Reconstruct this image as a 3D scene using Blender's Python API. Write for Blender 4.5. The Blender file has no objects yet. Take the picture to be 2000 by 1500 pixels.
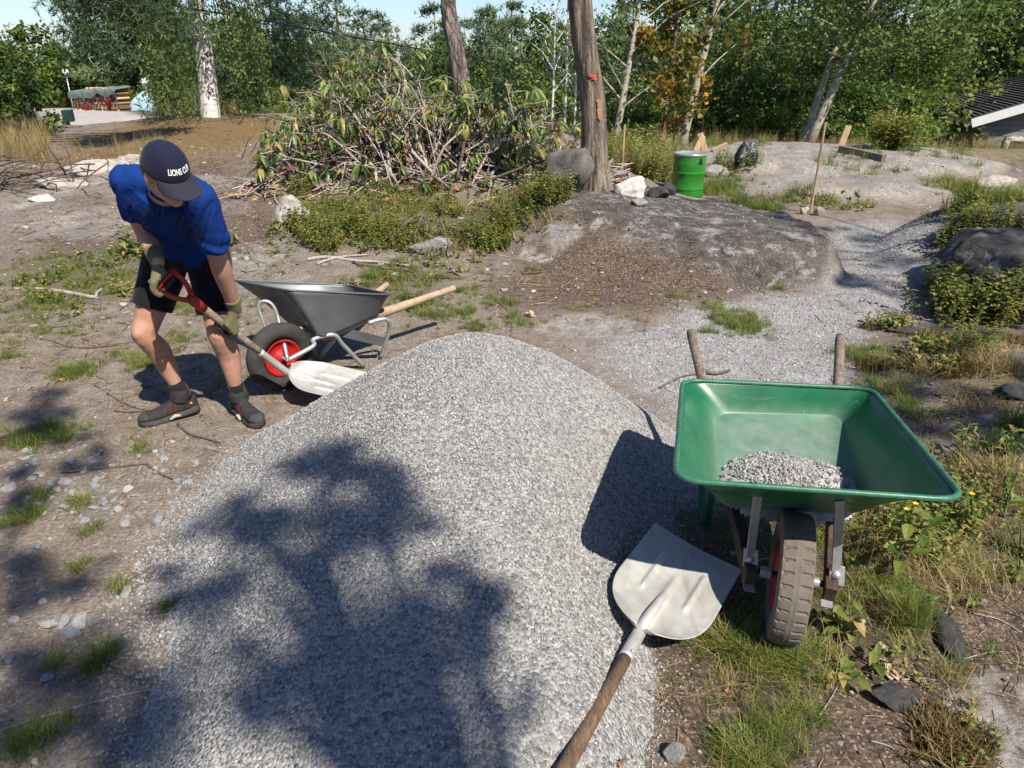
import bpy, bmesh, math, random
import numpy as np
from mathutils import Vector, Matrix, noise as mnoise
from mathutils.bvhtree import BVHTree

S = bpy.context.scene
COL = S.collection
R = math.radians
rng = np.random.default_rng(7)
random.seed(7)

# ------------------------------------------------------------------ camera
CAM_H, PITCH, F_PX = 1.65, R(25.0), 1387.0
cam_d = bpy.data.cameras.new('camera')
cam = bpy.data.objects.new('camera', cam_d)
COL.objects.link(cam)
cam.location = (0, 0, CAM_H)
cam.rotation_euler = (R(90) - PITCH, 0, 0)
cam_d.sensor_width = 36.0
cam_d.lens = F_PX / 2000 * 36.0
cam_d.clip_start = 0.05
cam_d.clip_end = 2000
S.camera = cam
# ------------------------------------------------------------------ sun and sky
SUN_EL = R(50.0)
SUN_AZ = np.array([0.57, -0.82]) / math.hypot(0.57, 0.82)      # horizontal direction towards the sun
SUN = np.array([SUN_AZ[0] * math.cos(SUN_EL), SUN_AZ[1] * math.cos(SUN_EL), math.sin(SUN_EL)])
sun_d = bpy.data.lights.new('sun', 'SUN')
sun_d.energy = 4.6
sun_d.angle = R(0.53)
sun_d.color = (1.0, 0.925, 0.82)
sun = bpy.data.objects.new('sun', sun_d)
COL.objects.link(sun)
sun.rotation_euler = Vector(-SUN).to_track_quat('-Z', 'Y').to_euler()
W = bpy.data.worlds.new('World')
S.world = W
W.use_nodes = True
wn = W.node_tree.nodes
sky = wn.new('ShaderNodeTexSky')
sky.sky_type = 'NISHITA'
sky.sun_disc = False
sky.sun_elevation = SUN_EL
sky.sun_rotation = math.atan2(SUN_AZ[0], SUN_AZ[1])
sky.air_density = 1.0
sky.dust_density = 0.4
sky.ozone_density = 2.5
bg = wn['Background']
bg.inputs[1].default_value = 0.07
tn = wn.new('ShaderNodeMix'); tn.data_type = 'RGBA'; tn.blend_type = 'MULTIPLY'; tn.inputs[0].default_value = 1.0
tn.inputs[7].default_value = (.86, .95, 1.16, 1)          # a slightly cooler summer sky
W.node_tree.links.new(sky.outputs[0], tn.inputs[6]); W.node_tree.links.new(tn.outputs[2], bg.inputs[0])
S.view_settings.view_transform = 'Standard'
S.view_settings.look = 'None'
S.view_settings.exposure = 0.92
S.view_settings.gamma = 1.0
S.render.engine = 'CYCLES'
S.cycles.use_denoising = True
S.cycles.max_bounces = 6
S.cycles.diffuse_bounces = 3
S.cycles.transparent_max_bounces = 8

# ------------------------------------------------------------------ rays through photograph pixels (2000 x 1500)
def ray(px, py):
    X, Y = (px - 1000) / F_PX, -(py - 750) / F_PX
    return np.array([X, math.cos(PITCH) + Y * math.sin(PITCH), -math.sin(PITCH) + Y * math.cos(PITCH)])

def at_z(px, py, z):
    d = ray(px, py)
    return d * ((z - CAM_H) / d[2]) + np.array([0, 0, CAM_H])

def at_y(px, py, y):
    d = ray(px, py)
    return d * (y / d[1]) + np.array([0, 0, CAM_H])

# ------------------------------------------------------------------ numeric helpers
def sstep(a, b, x):
    t = np.clip((x - a) / (b - a), 0, 1)
    return t * t * (3 - 2 * t)

def _hash(ix, iy, seed):
    h = (ix.astype(np.int64) * 374761393 + iy.astype(np.int64) * 668265263 + seed * 974711) & 0x7fffffff
    h = ((h ^ (h >> 13)) * 1274126177) & 0x7fffffff
    return ((h ^ (h >> 16)) & 0xffff) / 65535.0

def vnoise(x, y, seed=0):
    x = np.asarray(x, float); y = np.asarray(y, float)
    ix, iy = np.floor(x), np.floor(y)
    fx, fy = x - ix, y - iy
    fx = fx * fx * (3 - 2 * fx); fy = fy * fy * (3 - 2 * fy)
    a = _hash(ix, iy, seed); b = _hash(ix + 1, iy, seed); c = _hash(ix, iy + 1, seed); d = _hash(ix + 1, iy + 1, seed)
    return (a + (b - a) * fx) * (1 - fy) + (c + (d - c) * fx) * fy

def fbm(x, y, scale, octv=4, seed=0, gain=0.5):
    s = 0; amp = 1; tot = 0; f = scale
    for i in range(octv):
        s = s + amp * vnoise(x * f + 17.3 * i, y * f - 9.1 * i, seed + i)
        tot += amp; amp *= gain; f *= 2.03
    return s / tot

def poly_sd(x, y, poly):
    """signed distance to a closed polygon, positive inside"""
    x = np.asarray(x, float); y = np.asarray(y, float)
    P = np.asarray(poly, float)[:, :2]
    best = np.full(x.shape, 1e9); inside = np.zeros(x.shape, bool)
    n = len(P)
    for i in range(n):
        a, b = P[i], P[(i + 1) % n]
        e = b - a
        wx, wy = x - a[0], y - a[1]
        t = np.clip((wx * e[0] + wy * e[1]) / (e @ e + 1e-12), 0, 1)
        best = np.minimum(best, (wx - t * e[0]) ** 2 + (wy - t * e[1]) ** 2)
        c = (a[1] > y) != (b[1] > y)
        with np.errstate(divide='ignore', invalid='ignore'):
            xi = (b[0] - a[0]) * (y - a[1]) / (b[1] - a[1] + 1e-12) + a[0]
        inside ^= c & (x < xi)
    d = np.sqrt(best)
    return np.where(inside, d, -d)

# ------------------------------------------------------------------ terrain height
def ell(x, y, cx, cy, rx, ry, rot, sharp=2.0):
    c, s = math.cos(rot), math.sin(rot)
    u = ((x - cx) * c + (y - cy) * s) / rx
    v = (-(x - cx) * s + (y - cy) * c) / ry
    r = np.sqrt(u * u + v * v)
    return np.clip(1 - r ** sharp, 0, 1)

def height(x, y, fine=True):
    x = np.asarray(x, float); y = np.asarray(y, float)
    xn = np.where(y > 13, x * 13.0 / np.maximum(y, 13), x)
    pl = np.interp(y, [-60, 0, 4.3, 5, 7, 9, 11.5, 13, 14.5, 17, 22, 30, 45, 80, 200], [-.5, 0, 0, .06, .28, .42, .60, .68, .62, .2, 0, -.3, -2, -5, -8])
    pr = np.interp(y, [-60, 0, 14, 16, 19, 24, 32, 45, 80, 200], [-.5, 0, .05, -.35, -1.2, -2.4, -3.6, -5, -8, -10])
    lx = np.interp(xn, [-14, -9, -7, -5.5, -3.5, -1.5, 0.3, 1.3, 2.4], [.30, .50, .70, .92, 1, 1, .75, .25, 0])
    lxf = np.interp(xn, [-5.0, -3.2], [1, 0])
    far = sstep(14.5, 19, y)
    l = lx * (1 - far) + lxf * far
    z = l * pl + (1 - l) * pr
    if fine:
        near = 1 - sstep(20, 30, y)
        # black stained hump in the middle with a steep end towards the path
        wob = (fbm(x, y, 1.3, 3, 5) - .5)
        h1 = np.clip(ell(x + wob * .25, y + wob * .3, 1.45, 6.6, 1.9, 1.35, -0.12, 2.2), 0, 1)
        z = z + np.interp(x, [.3, 1.1, 1.7, 2.6], [.37, .36, .31, .31]) * (1 - (1 - h1) ** np.where(y < 6.6, np.interp(x, [1.3, 2.0], [1.5, 6.0]), 1.35)) * sstep(2.76, 2.52, x + wob * .35 + (y - 6.2) * .08)
        # dark hump on the right of the path
        wob2 = (fbm(x, y, 1.6, 3, 9) - .5)
        h2 = np.clip(ell(x + wob2 * .4, y + wob2 * .4, 5.1, 6.1, 1.9, 1.5, 0.25, 2.5), 0, 1)
        z = z + .40 * (1 - (1 - h2) ** 1.6)
        # pale flat bedrock sheets
        wob3 = (fbm(x, y, .8, 3, 13) - .5)
        h3 = np.clip(ell(x + wob3 * .8, y + wob3 * .5, 4.9, 11.6, 2.7, 1.55, -0.1, 3), 0, 1)
        z = z + .26 * (1 - (1 - h3) ** 2.0)
        h4 = np.clip(ell(x + wob3 * .7, y + wob3 * .5, 4.3, 9.35, 1.8, .75, -0.05, 2.5), 0, 1)
        z = z + .16 * (1 - (1 - h4) ** 2.0)
        # dug edge with a grassy bank behind it
        bank = sstep(6.6, 7.6, x + wob * .6) * sstep(16.5, 14, y)
        z = z + bank * (.08 * sstep(12.35, 12.75, y + wob3 * .5) - .24 * sstep(11.0, 11.7, y) * sstep(12.75, 12.3, y + wob3 * .5))
        z = z - .34 * sstep(6.4, 8.0, x + wob * .6) * sstep(13.0, 14.6, y) * sstep(22, 18, y)
        # low bank at the right in front
        z = z + .12 * sstep(1.75, 2.6, x + wob * .4) * sstep(4.4, 3.6, y) * sstep(0, 1.2, y)
        # mound under the heap of cut branches
        z = z + .35 * ell(x + wob * .5, y, -.35, 8.9, 2.6, 1.6, 0, 2)
        amp = np.clip(.018 + .004 * y, 0, .10)
        z = z + near * amp * (fbm(x, y, .9, 3, 21) - .5) * 1.6
        z = z + near * .030 * (fbm(x, y, 5.0, 3, 31) - .5)
        z = z + near * .012 * (fbm(x, y, 22.0, 2, 41) - .5)
    return z

def hz(x, y):
    return float(height(np.array([x]), np.array([y]))[0])

_T = np.concatenate([np.linspace(.8, 8, 500), np.linspace(8.03, 40, 700)])
def hit(px, py):
    """where the ray through a photograph pixel meets the terrain"""
    d = ray(px, py)
    p = d[None, :] * _T[:, None]
    z = p[:, 2] + CAM_H - height(p[:, 0], p[:, 1])
    k = np.argmax(z < 0)
    if z[k] >= 0:
        return np.array([d[0] * 38 / d[1], 38, hz(d[0] * 38 / d[1], 38)])
    t0, t1 = _T[k - 1], _T[k]
    f = z[k - 1] / (z[k - 1] - z[k] + 1e-12)
    t = t0 + (t1 - t0) * f
    q = d * t
    return np.array([q[0], q[1], hz(q[0], q[1])])

# ------------------------------------------------------------------ scene graph helpers
def tag(o, label=None, cat=None, group=None, kind=None):
    if label: o['label'] = label
    if cat: o['category'] = cat
    if group: o['group'] = group
    if kind: o['kind'] = kind
    return o

def thing(name, loc, label, cat, group=None):
    o = bpy.data.objects.new(name, None)
    o.empty_display_size = .1
    COL.objects.link(o)
    o.location = Vector(loc)
    return tag(o, label, cat, group)

def off(o):
    v = Vector((0, 0, 0))
    while o is not None:
        v += o.location; o = o.parent
    return np.array(v)

def mesh_data(name, v, f, m=None, smooth=False, attrs=None):
    me = bpy.data.meshes.new(name)
    v = np.asarray(v, float)
    if isinstance(f, np.ndarray):
        n, k = f.shape
        me.vertices.add(len(v)); me.vertices.foreach_set('co', v.ravel())
        me.loops.add(n * k); me.loops.foreach_set('vertex_index', f.astype(np.int32).ravel())
        me.polygons.add(n); me.polygons.foreach_set('loop_start', np.arange(0, n * k, k, dtype=np.int32))
        me.polygons.foreach_set('loop_total', np.full(n, k, dtype=np.int32))
        me.update(calc_edges=True)
        me.validate()
    else:
        me.from_pydata([tuple(p) for p in v], [], [tuple(int(i) for i in q) for q in f])
    if smooth:
        me.polygons.foreach_set('use_smooth', np.ones(len(me.polygons), bool))
    for k, a in (attrs or {}).items():
        at = me.attributes.new(k, 'FLOAT', 'POINT')
        at.data.foreach_set('value', np.asarray(a, np.float32))
    if m: me.materials.append(m)
    return me

def obj(name, me, parent=None, kind=None):
    o = bpy.data.objects.new(name, me)
    COL.objects.link(o)
    if parent is not None: o.parent = parent
    if kind: o['kind'] = kind
    return o

def copy_tree(o, loc, rz=0.0, sc=1.0, label=None, parent=None):
    c = o.copy(); COL.objects.link(c)
    if parent is not None:
        c.parent = parent
    else:
        c.location = loc; c.rotation_euler = (0, 0, rz)
        c.scale = (sc, sc, sc) if np.isscalar(sc) else sc
        if label: c['label'] = label
    for ch in o.children:
        copy_tree(ch, None, parent=c)
    return c

class G:
    """collects simple shapes in world coordinates and links them as one mesh"""
    def __init__(s):
        s.v = []; s.f = []; s.a = []; s.n = 0
    def add(s, v, f, a=0.0):
        v = np.asarray(v, float)
        s.v.append(v)
        s.f += [tuple(i + s.n for i in q) for q in f]
        s.a.append(np.full(len(v), a) if np.isscalar(a) else np.asarray(a))
        s.n += len(v)
        return s
    def tube(s, pts, rad, n=10, cap=True, a=0.0, sub=1, sx=1.0):
        P = np.asarray(pts, float)
        r = np.full(len(P), rad) if np.isscalar(rad) else np.asarray(rad, float)
        if sub > 1 and len(P) > 2: P, r = smooth_path(P, r, sub)
        T = np.gradient(P, axis=0); T /= np.linalg.norm(T, axis=1)[:, None] + 1e-12
        up = np.array([0, 0, 1.0]) if abs(T[0][2]) < .9 else np.array([1.0, 0, 0])
        u = np.cross(T[0], up); u /= np.linalg.norm(u)
        V = []
        ang = np.linspace(0, 2 * np.pi, n, endpoint=False)
        for i in range(len(P)):
            u = u - T[i] * (u @ T[i]); u /= np.linalg.norm(u) + 1e-12
            w = np.cross(T[i], u)
            V.append(P[i] + r[i] * (np.cos(ang)[:, None] * u * sx + np.sin(ang)[:, None] * w))
        V = np.concatenate(V)
        F = []
        for i in range(len(P) - 1):
            for k in range(n):
                F.append((i * n + k, i * n + (k + 1) % n, (i + 1) * n + (k + 1) % n, (i + 1) * n + k))
        if cap:
            F.append(tuple(range(n - 1, -1, -1))); F.append(tuple((len(P) - 1) * n + k for k in range(n)))
        return s.add(V, F, a)
    def box(s, c, ax, ay, az, hx, hy, hz_, a=0.0):
        c = np.asarray(c, float); ax, ay, az = [np.asarray(q, float) / np.linalg.norm(q) for q in (ax, ay, az)]
        V = [c + i * hx * ax + j * hy * ay + k * hz_ * az for i in (-1, 1) for j in (-1, 1) for k in (-1, 1)]
        F = [(0, 1, 3, 2), (4, 6, 7, 5), (0, 4, 5, 1), (2, 3, 7, 6), (0, 2, 6, 4), (1, 5, 7, 3)]
        return s.add(V, F, a)
    def bar(s, p, q, w, t, up=(0, 0, 1), a=0.0):
        p, q = np.asarray(p, float), np.asarray(q, float)
        d = q - p; L = np.linalg.norm(d); d /= L
        sd = np.cross(d, np.asarray(up, float)); sd /= np.linalg.norm(sd)
        return s.box((p + q) / 2, d, sd, np.cross(sd, d), L / 2, w / 2, t / 2, a)
    def lathe(s, prof, c=(0, 0, 0), axis=(0, 0, 1), n=32, a=0.0, cap=False):
        axis = np.asarray(axis, float) / np.linalg.norm(axis)
        up = np.array([1.0, 0, 0]) if abs(axis[0]) < .9 else np.array([0, 1.0, 0])
        u = np.cross(axis, up); u /= np.linalg.norm(u); w = np.cross(axis, u)
        ang = np.linspace(0, 2 * np.pi, n, endpoint=False)
        rd = np.cos(ang)[:, None] * u + np.sin(ang)[:, None] * w
        V = np.concatenate([np.asarray(c) + r * rd + h * axis for r, h in prof])
        F = [(i * n + k, i * n + (k + 1) % n, (i + 1) * n + (k + 1) % n, (i + 1) * n + k) for i in range(len(prof) - 1) for k in range(n)]
        if cap:
            F.append(tuple(range(n - 1, -1, -1))); F.append(tuple((len(prof) - 1) * n + k for k in range(n)))
        return s.add(V, F, a)
    def sphere(s, c, r, ax=None, n=12, a=0.0):
        """ellipsoid; r scalar or 3 radii along rows of ax"""
        r = np.full(3, r) if np.isscalar(r) else np.asarray(r, float)
        ax = np.eye(3) if ax is None else np.array([np.asarray(q, float) / np.linalg.norm(q) for q in ax])
        th = np.linspace(0, np.pi, n // 2 + 2)[1:-1]; ph = np.linspace(0, 2 * np.pi, n, endpoint=False)
        L = [[0, 0, 1.0]] + [[math.sin(t) * math.cos(p), math.sin(t) * math.sin(p), math.cos(t)] for t in th for p in ph] + [[0, 0, -1.0]]
        V = np.asarray(c) + (np.asarray(L) * r) @ ax
        m = len(th); F = []
        for k in range(n):
            F.append((0, 1 + k, 1 + (k + 1) % n))
            for i in range(m - 1):
                F.append((1 + i * n + k, 1 + (i + 1) * n + k, 1 + (i + 1) * n + (k + 1) % n, 1 + i * n + (k + 1) % n))
            F.append((1 + m * n, 1 + (m - 1) * n + (k + 1) % n, 1 + (m - 1) * n + k))
        return s.add(V, F, a)
    def mesh(s, name, m, smooth=False, o=(0, 0, 0)):
        return mesh_data(name, np.concatenate(s.v) - np.asarray(o), s.f, m, smooth, {'tint': np.concatenate(s.a)})
    def build(s, name, m, parent=None, smooth=False, bevel=0.0, kind=None, o=None):
        org = off(parent) if o is None else np.asarray(o, float)
        ob = obj(name, s.mesh(name, m, smooth, org), parent, kind)
        if parent is None and o is not None: ob.location = Vector(o)
        if bevel:
            md = ob.modifiers.new('edge', 'BEVEL'); md.width = bevel; md.segments = 2; md.limit_method = 'ANGLE'
        return ob

def smooth_path(P, r, sub):
    n = len(P); t = np.linspace(0, n - 1, (n - 1) * sub + 1)
    Q = []; rr = np.interp(t, np.arange(n), r)
    for x in t:
        i = min(int(x), n - 2); f = x - i
        p0, p1, p2, p3 = P[max(i - 1, 0)], P[i], P[i + 1], P[min(i + 2, n - 1)]
        Q.append(.5 * ((2 * p1) + (p2 - p0) * f + (2 * p0 - 5 * p1 + 4 * p2 - p3) * f * f + (3 * p1 - p0 - 3 * p2 + p3) * f ** 3))
    return np.array(Q), rr

def nrm(v):
    v = np.asarray(v, float); return v / (np.linalg.norm(v) + 1e-12)

def remeshed(g, name, m, parent, voxel, smooth_it=4, bumpfn=None, noise_amp=0.0):
    """union of overlapping closed shapes as one continuous skin"""
    org = off(parent)
    me = g.mesh(name, m, True, org)
    t = bpy.data.objects.new('temporary', me); COL.objects.link(t)
    md = t.modifiers.new('r', 'REMESH'); md.mode = 'VOXEL'; md.voxel_size = voxel; md.use_smooth_shade = True
    if smooth_it:
        ms = t.modifiers.new('s', 'SMOOTH'); ms.factor = .5; ms.iterations = smooth_it
    dg = bpy.context.evaluated_depsgraph_get()
    ev = t.evaluated_get(dg)
    m2 = bpy.data.meshes.new_from_object(ev)
    bpy.data.objects.remove(t); bpy.data.meshes.remove(me)
    m2.name = name
    n = len(m2.vertices)
    co = np.empty(n * 3); m2.vertices.foreach_get('co', co); co = co.reshape(-1, 3)
    if bumpfn is not None:
        no = np.empty(n * 3); m2.vertices.foreach_get('normal', no); no = no.reshape(-1, 3)
        co = co + no * bumpfn(co + org)[:, None]
        m2.vertices.foreach_set('co', co.ravel()); m2.update()
    m2.polygons.foreach_set('use_smooth', np.ones(len(m2.polygons), bool))
    m2.materials.clear(); m2.materials.append(m)
    return obj(name, m2, parent)

# ------------------------------------------------------------------ material helpers
class N:
    def __init__(s, name):
        s.m = bpy.data.materials.new(name); s.m.use_nodes = True
        s.t = s.m.node_tree; s.t.nodes.clear()
        s.out = s.t.nodes.new('ShaderNodeOutputMaterial')
    def n(s, typ, **kw):
        q = s.t.nodes.new(typ)
        for k, v in kw.items(): setattr(q, k, v)
        return q
    def set(s, sock, v):
        if v is None: return
        if hasattr(v, 'is_linked') or hasattr(v, 'links'): s.t.links.new(v, sock)
        else:
            if isinstance(v, (tuple, list)) and len(v) == 3 and sock.type == 'RGBA': v = (*v, 1)
            sock.default_value = v
    def coord(s, which='Object', scale=None):
        c = s.n('ShaderNodeTexCoord').outputs[which]
        if scale is not None:
            mp = s.n('ShaderNodeMapping'); s.t.links.new(c, mp.inputs[0]); mp.inputs['Scale'].default_value = scale
            c = mp.outputs[0]
        return c
    def noise(s, scale, detail=4, rough=.55, dist=0, vec=None, out=0):
        q = s.n('ShaderNodeTexNoise'); q.inputs['Scale'].default_value = scale; q.inputs['Detail'].default_value = detail
        q.inputs['Roughness'].default_value = rough; q.inputs['Distortion'].default_value = dist
        s.set(q.inputs['Vector'], vec if vec is not None else s.coord())
        return q.outputs[out]
    def voro(s, scale, feature='F1', out='Distance', vec=None, rand=1.0):
        q = s.n('ShaderNodeTexVoronoi', feature=feature); q.inputs['Scale'].default_value = scale; q.inputs['Randomness'].default_value = rand
        s.set(q.inputs['Vector'], vec if vec is not None else s.coord())
        return q.outputs[out]
    def ramp(s, fac, stops, interp='LINEAR'):
        q = s.n('ShaderNodeValToRGB'); q.color_ramp.interpolation = interp
        e = q.color_ramp.elements
        while len(e) < len(stops): e.new(.5)
        for el, (p, c) in zip(e, stops):
            el.position = p; el.color = (*c, 1) if not np.isscalar(c) else (c, c, c, 1)
        s.set(q.inputs[0], fac); return q.outputs[0]
    def mix(s, fac, a, b, mode='MIX'):
        q = s.n('ShaderNodeMix', data_type='RGBA', blend_type=mode)
        s.set(q.inputs[0], fac); s.set(q.inputs[6], a); s.set(q.inputs[7], b); return q.outputs[2]
    def math(s, op, a, b=None, clamp=False):
        q = s.n('ShaderNodeMath', operation=op, use_clamp=clamp); s.set(q.inputs[0], a)
        if b is not None: s.set(q.inputs[1], b)
        return q.outputs[0]
    def attr(s, name, out='Fac'):
        q = s.n('ShaderNodeAttribute', attribute_name=name); return q.outputs[out]
    def rand(s):
        return s.n('ShaderNodeObjectInfo').outputs['Random']
    def bump(s, h, strength=.5, dist=.01, normal=None):
        q = s.n('ShaderNodeBump'); q.inputs['Strength'].default_value = strength; q.inputs['Distance'].default_value = dist
        s.set(q.inputs['Height'], h)
        if normal is not None: s.set(q.inputs['Normal'], normal)
        return q.outputs[0]
    def done(s, col, rough=.8, metal=0.0, normal=None, spec=.5, coat=0.0, transl=0.0, trcol=None, alpha=None, sheen=0):
        p = s.n('ShaderNodeBsdfPrincipled')
        s.set(p.inputs['Base Color'], col); s.set(p.inputs['Roughness'], rough); s.set(p.inputs['Metallic'], metal)
        p.inputs['Specular IOR Level'].default_value = spec
        if coat: p.inputs['Coat Weight'].default_value = coat; p.inputs['Coat Roughness'].default_value = .08
        if sheen: p.inputs['Sheen Weight'].default_value = sheen
        if normal is not None: s.set(p.inputs['Normal'], normal)
        o = p.outputs[0]
        if transl:
            tr = s.n('ShaderNodeBsdfTranslucent'); s.set(tr.inputs[0], trcol if trcol is not None else col)
            mx = s.n('ShaderNodeMixShader'); mx.inputs[0].default_value = transl
            s.t.links.new(o, mx.inputs[1]); s.t.links.new(tr.outputs[0], mx.inputs[2]); o = mx.outputs[0]
        s.t.links.new(o, s.out.inputs[0])
        return s.m

def simple(name, c0, c1, scale=20, rough=.7, bump=.2, bscale=None, metal=0.0, spec=.4, dist=.004, detail=5, stretch=None, coat=0, rr=None, sheen=0):
    m = N(name); v = m.coord('Object', stretch) if stretch else m.coord()
    nz = m.noise(scale, detail, .6, 0, v)
    col = m.ramp(nz, [(.3, c0), (.7, c1)])
    b = m.bump(m.noise(bscale or scale * 3, 4, .6, 0, v), bump, dist) if bump else None
    rg = rough if rr is None else m.ramp(m.noise(scale * .7, 4, .6, 0, v), [(.3, rr[0]), (.7, rr[1])])
    return m.done(col, rg, metal, b, spec, coat, sheen=sheen)

def leafmat(name, stops, transl=.35, rough=.55, spec=.25):
    m = N(name)
    col = m.ramp(m.attr('tint'), stops)
    tc = m.mix(.5, col, (.30, .36, .05), 'MIX')
    return m.done(col, rough, 0, None, spec, 0, transl, tc)

def instmat(name, stops, rough=.85, bump=.3, bscale=60, transl=0, spec=.3):
    m = N(name)
    col = m.ramp(m.rand(), stops)
    nz = m.noise(bscale, 3)
    col = m.mix(m.ramp(nz, [(.35, .35), (.7, 0.)]), col, (.12, .12, .13), 'MULTIPLY') if not transl else col
    return m.done(col, rough, 0, m.bump(nz, bump, .003) if bump else None, spec, 0, transl)

# ------------------------------------------------------------------ scatter (geometry nodes; only for what nobody could count)
def scatter(name, pts, rot, scl, idx, protos, kind='stuff', parent=None):
    """many small copies of a few meshes on points, as one object"""
    org = off(parent)
    me = bpy.data.meshes.new(name)
    me.vertices.add(len(pts)); me.vertices.foreach_set('co', (np.asarray(pts) - org).ravel())
    for k, typ, dat in (('rot', 'FLOAT_VECTOR', np.asarray(rot, np.float32)), ('scl', 'FLOAT', np.asarray(scl, np.float32)), ('idx', 'INT', np.asarray(idx, np.int32))):
        at = me.attributes.new(k, typ, 'POINT')
        at.data.foreach_set('vector' if typ == 'FLOAT_VECTOR' else 'value', dat.ravel())
    me.update()
    o = obj(name, me, parent, kind)
    nt = bpy.data.node_groups.new(name, 'GeometryNodeTree')
    nt.interface.new_socket('Geometry', in_out='INPUT', socket_type='NodeSocketGeometry')
    nt.interface.new_socket('Geometry', in_out='OUTPUT', socket_type='NodeSocketGeometry')
    A = nt.nodes.new; L = nt.links.new
    gi, go = A('NodeGroupInput'), A('NodeGroupOutput')
    join = A('GeometryNodeJoinGeometry')
    for p in reversed(protos):
        oi = A('GeometryNodeObjectInfo'); oi.inputs[0].default_value = p
        g2 = A('GeometryNodeGeometryToInstance'); L(oi.outputs['Geometry'], g2.inputs[0]); L(g2.outputs[0], join.inputs[0])
    iop = A('GeometryNodeInstanceOnPoints')
    L(gi.outputs[0], iop.inputs['Points']); L(join.outputs[0], iop.inputs['Instance'])
    iop.inputs['Pick Instance'].default_value = True
    def na(nm, typ):
        q = A('GeometryNodeInputNamedAttribute'); q.data_type = typ; q.inputs[0].default_value = nm; return q.outputs[0]
    L(na('idx', 'INT'), iop.inputs['Instance Index'])
    e2r = A('FunctionNodeEulerToRotation'); L(na('rot', 'FLOAT_VECTOR'), e2r.inputs[0]); L(e2r.outputs[0], iop.inputs['Rotation'])
    L(na('scl', 'FLOAT'), iop.inputs['Scale'])
    L(iop.outputs[0], go.inputs[0])
    md = o.modifiers.new('copies', 'NODES'); md.node_group = nt
    return o

def proto(name, me):
    return bpy.data.objects.new(name, me)      # never linked: only a source for scatter()

def rock_mesh(name, m, seed, sub=2, rough=.35, flat=.75, angular=True):
    """angular broken stone of unit size"""
    bm = bmesh.new(); bmesh.ops.create_icosphere(bm, subdivisions=sub, radius=.5)
    rs = np.random.default_rng(seed)
    planes = [(nrm(rs.normal(size=3)), rs.uniform(.22, .44)) for _ in range(10)]
    for v in bm.verts:
        p = np.array(v.co)
        if angular:
            for n_, d_ in planes:
                e = p @ n_ - d_
                if e > 0: p = p - n_ * e
        p = p * (1 + rough * .5 * mnoise.noise(Vector(p * 3 + seed)) + (rough * .22 * mnoise.noise(Vector(p * 9 + seed)) + rough * .12 * mnoise.noise(Vector(p * 21 + seed)) if sub > 2 else 0))
        p[2] *= flat
        v.co = p
    me = bpy.data.meshes.new(name); bm.to_mesh(me); bm.free()
    if m: me.materials.append(m)
    if not angular or sub > 2: me.polygons.foreach_set('use_smooth', np.ones(len(me.polygons), bool))
    return me
# ================================================================== the ground
def pixpoly(L):
    return np.array([hit(*p) for p in L])

Z_PATH = pixpoly([(1120, 700), (1190, 650), (1330, 605), (1480, 580), (1585, 540), (1622, 490), (1640, 440), (1740, 432), (1850, 440), (1835, 480), (1790, 560), (1770, 610), (1700, 665), (1670, 720), (1690, 800), (1500, 900), (1350, 900), (1240, 790)])
Z_LITTER = pixpoly([(960, 520), (1040, 440), (1130, 385), (1180, 380), (1240, 470), (1500, 520), (1560, 530), (1480, 580), (1330, 600), (1150, 620), (1010, 590)])
Z_WEEDS = pixpoly([(600, 420), (640, 392), (700, 372), (860, 360), (1060, 380), (1075, 400), (1000, 455), (930, 500), (820, 480), (700, 470), (600, 470)])
Z_GRASSL = pixpoly([(0, 560), (60, 520), (130, 500), (270, 490), (285, 560), (240, 590), (120, 600), (0, 620)])
Z_GRASSM = pixpoly([(710, 545), (740, 525), (830, 530), (850, 560), (840, 600), (770, 600), (715, 580)])
Z_MOSS = pixpoly([(60, 330), (150, 270), (260, 238), (420, 226), (600, 222), (560, 260), (440, 300), (300, 320), (150, 345)])
Z_OUTC = pixpoly([(0, 410), (60, 375), (130, 350), (200, 322), (285, 308), (300, 330), (225, 352), (150, 375), (60, 410), (0, 440)])
Z_SLOPE = pixpoly([(0, 420), (130, 390), (300, 330), (440, 310), (530, 330), (600, 430), (600, 560), (450, 540), (300, 500), (0, 500)])
Z_RSOIL = pixpoly([(1640, 700), (1680, 660), (1800, 600), (2000, 600), (2000, 900), (1900, 930), (1820, 880), (1720, 770)])
Z_FACE = pixpoly([(1330, 470), (1480, 435), (1615, 440), (1632, 500), (1612, 545), (1540, 572), (1450, 560), (1370, 530)])
Z_RFRONT = np.array([(.36, .5), (.40, 1.3), (.44, 1.7), (.62, 2.1), (.9, 2.45), (1.4, 2.7), (1.9, 3.0), (3.2, 3.6), (3.4, 0.2), (.4, .2)])
Z_RGRASS = pixpoly([(1400, 1010), (1700, 990), (1880, 900), (2000, 900), (2000, 1090), (1850, 1140), (1700, 1250), (1600, 1300), (1420, 1300), (1400, 1180)])
Z_BANK = np.array([(6.2, 12.6), (8, 12.5), (14, 12.4), (14, 18), (5.6, 18), (5.2, 15)])
Z_DITCH = np.array([(6.4, 10.9), (8, 10.8), (14, 10.6), (14, 12.7), (6.8, 12.8)])
Z_STONES = pixpoly([(30, 960), (60, 880), (150, 865), (300, 880), (360, 930), (330, 1000), (250, 1030), (60, 1010)])
# (Z_ outlines are on the ground, in metres)

WP1, WP2, WP3, WP4 = [tuple(hit(*p)[:2]) for p in ((1072, 462), (1130, 440), (1180, 630), (560, 500))]
def axis(edges):
    out = [np.array([edges[0][0]])]
    for a, b, d0, d1 in edges:
        x = a; L = []
        while x < b - 1e-6:
            f = (x - a) / (b - a); x = min(b, x + d0 + (d1 - d0) * f); L.append(x)
        out.append(np.array(L))
    return np.concatenate(out)

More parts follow.
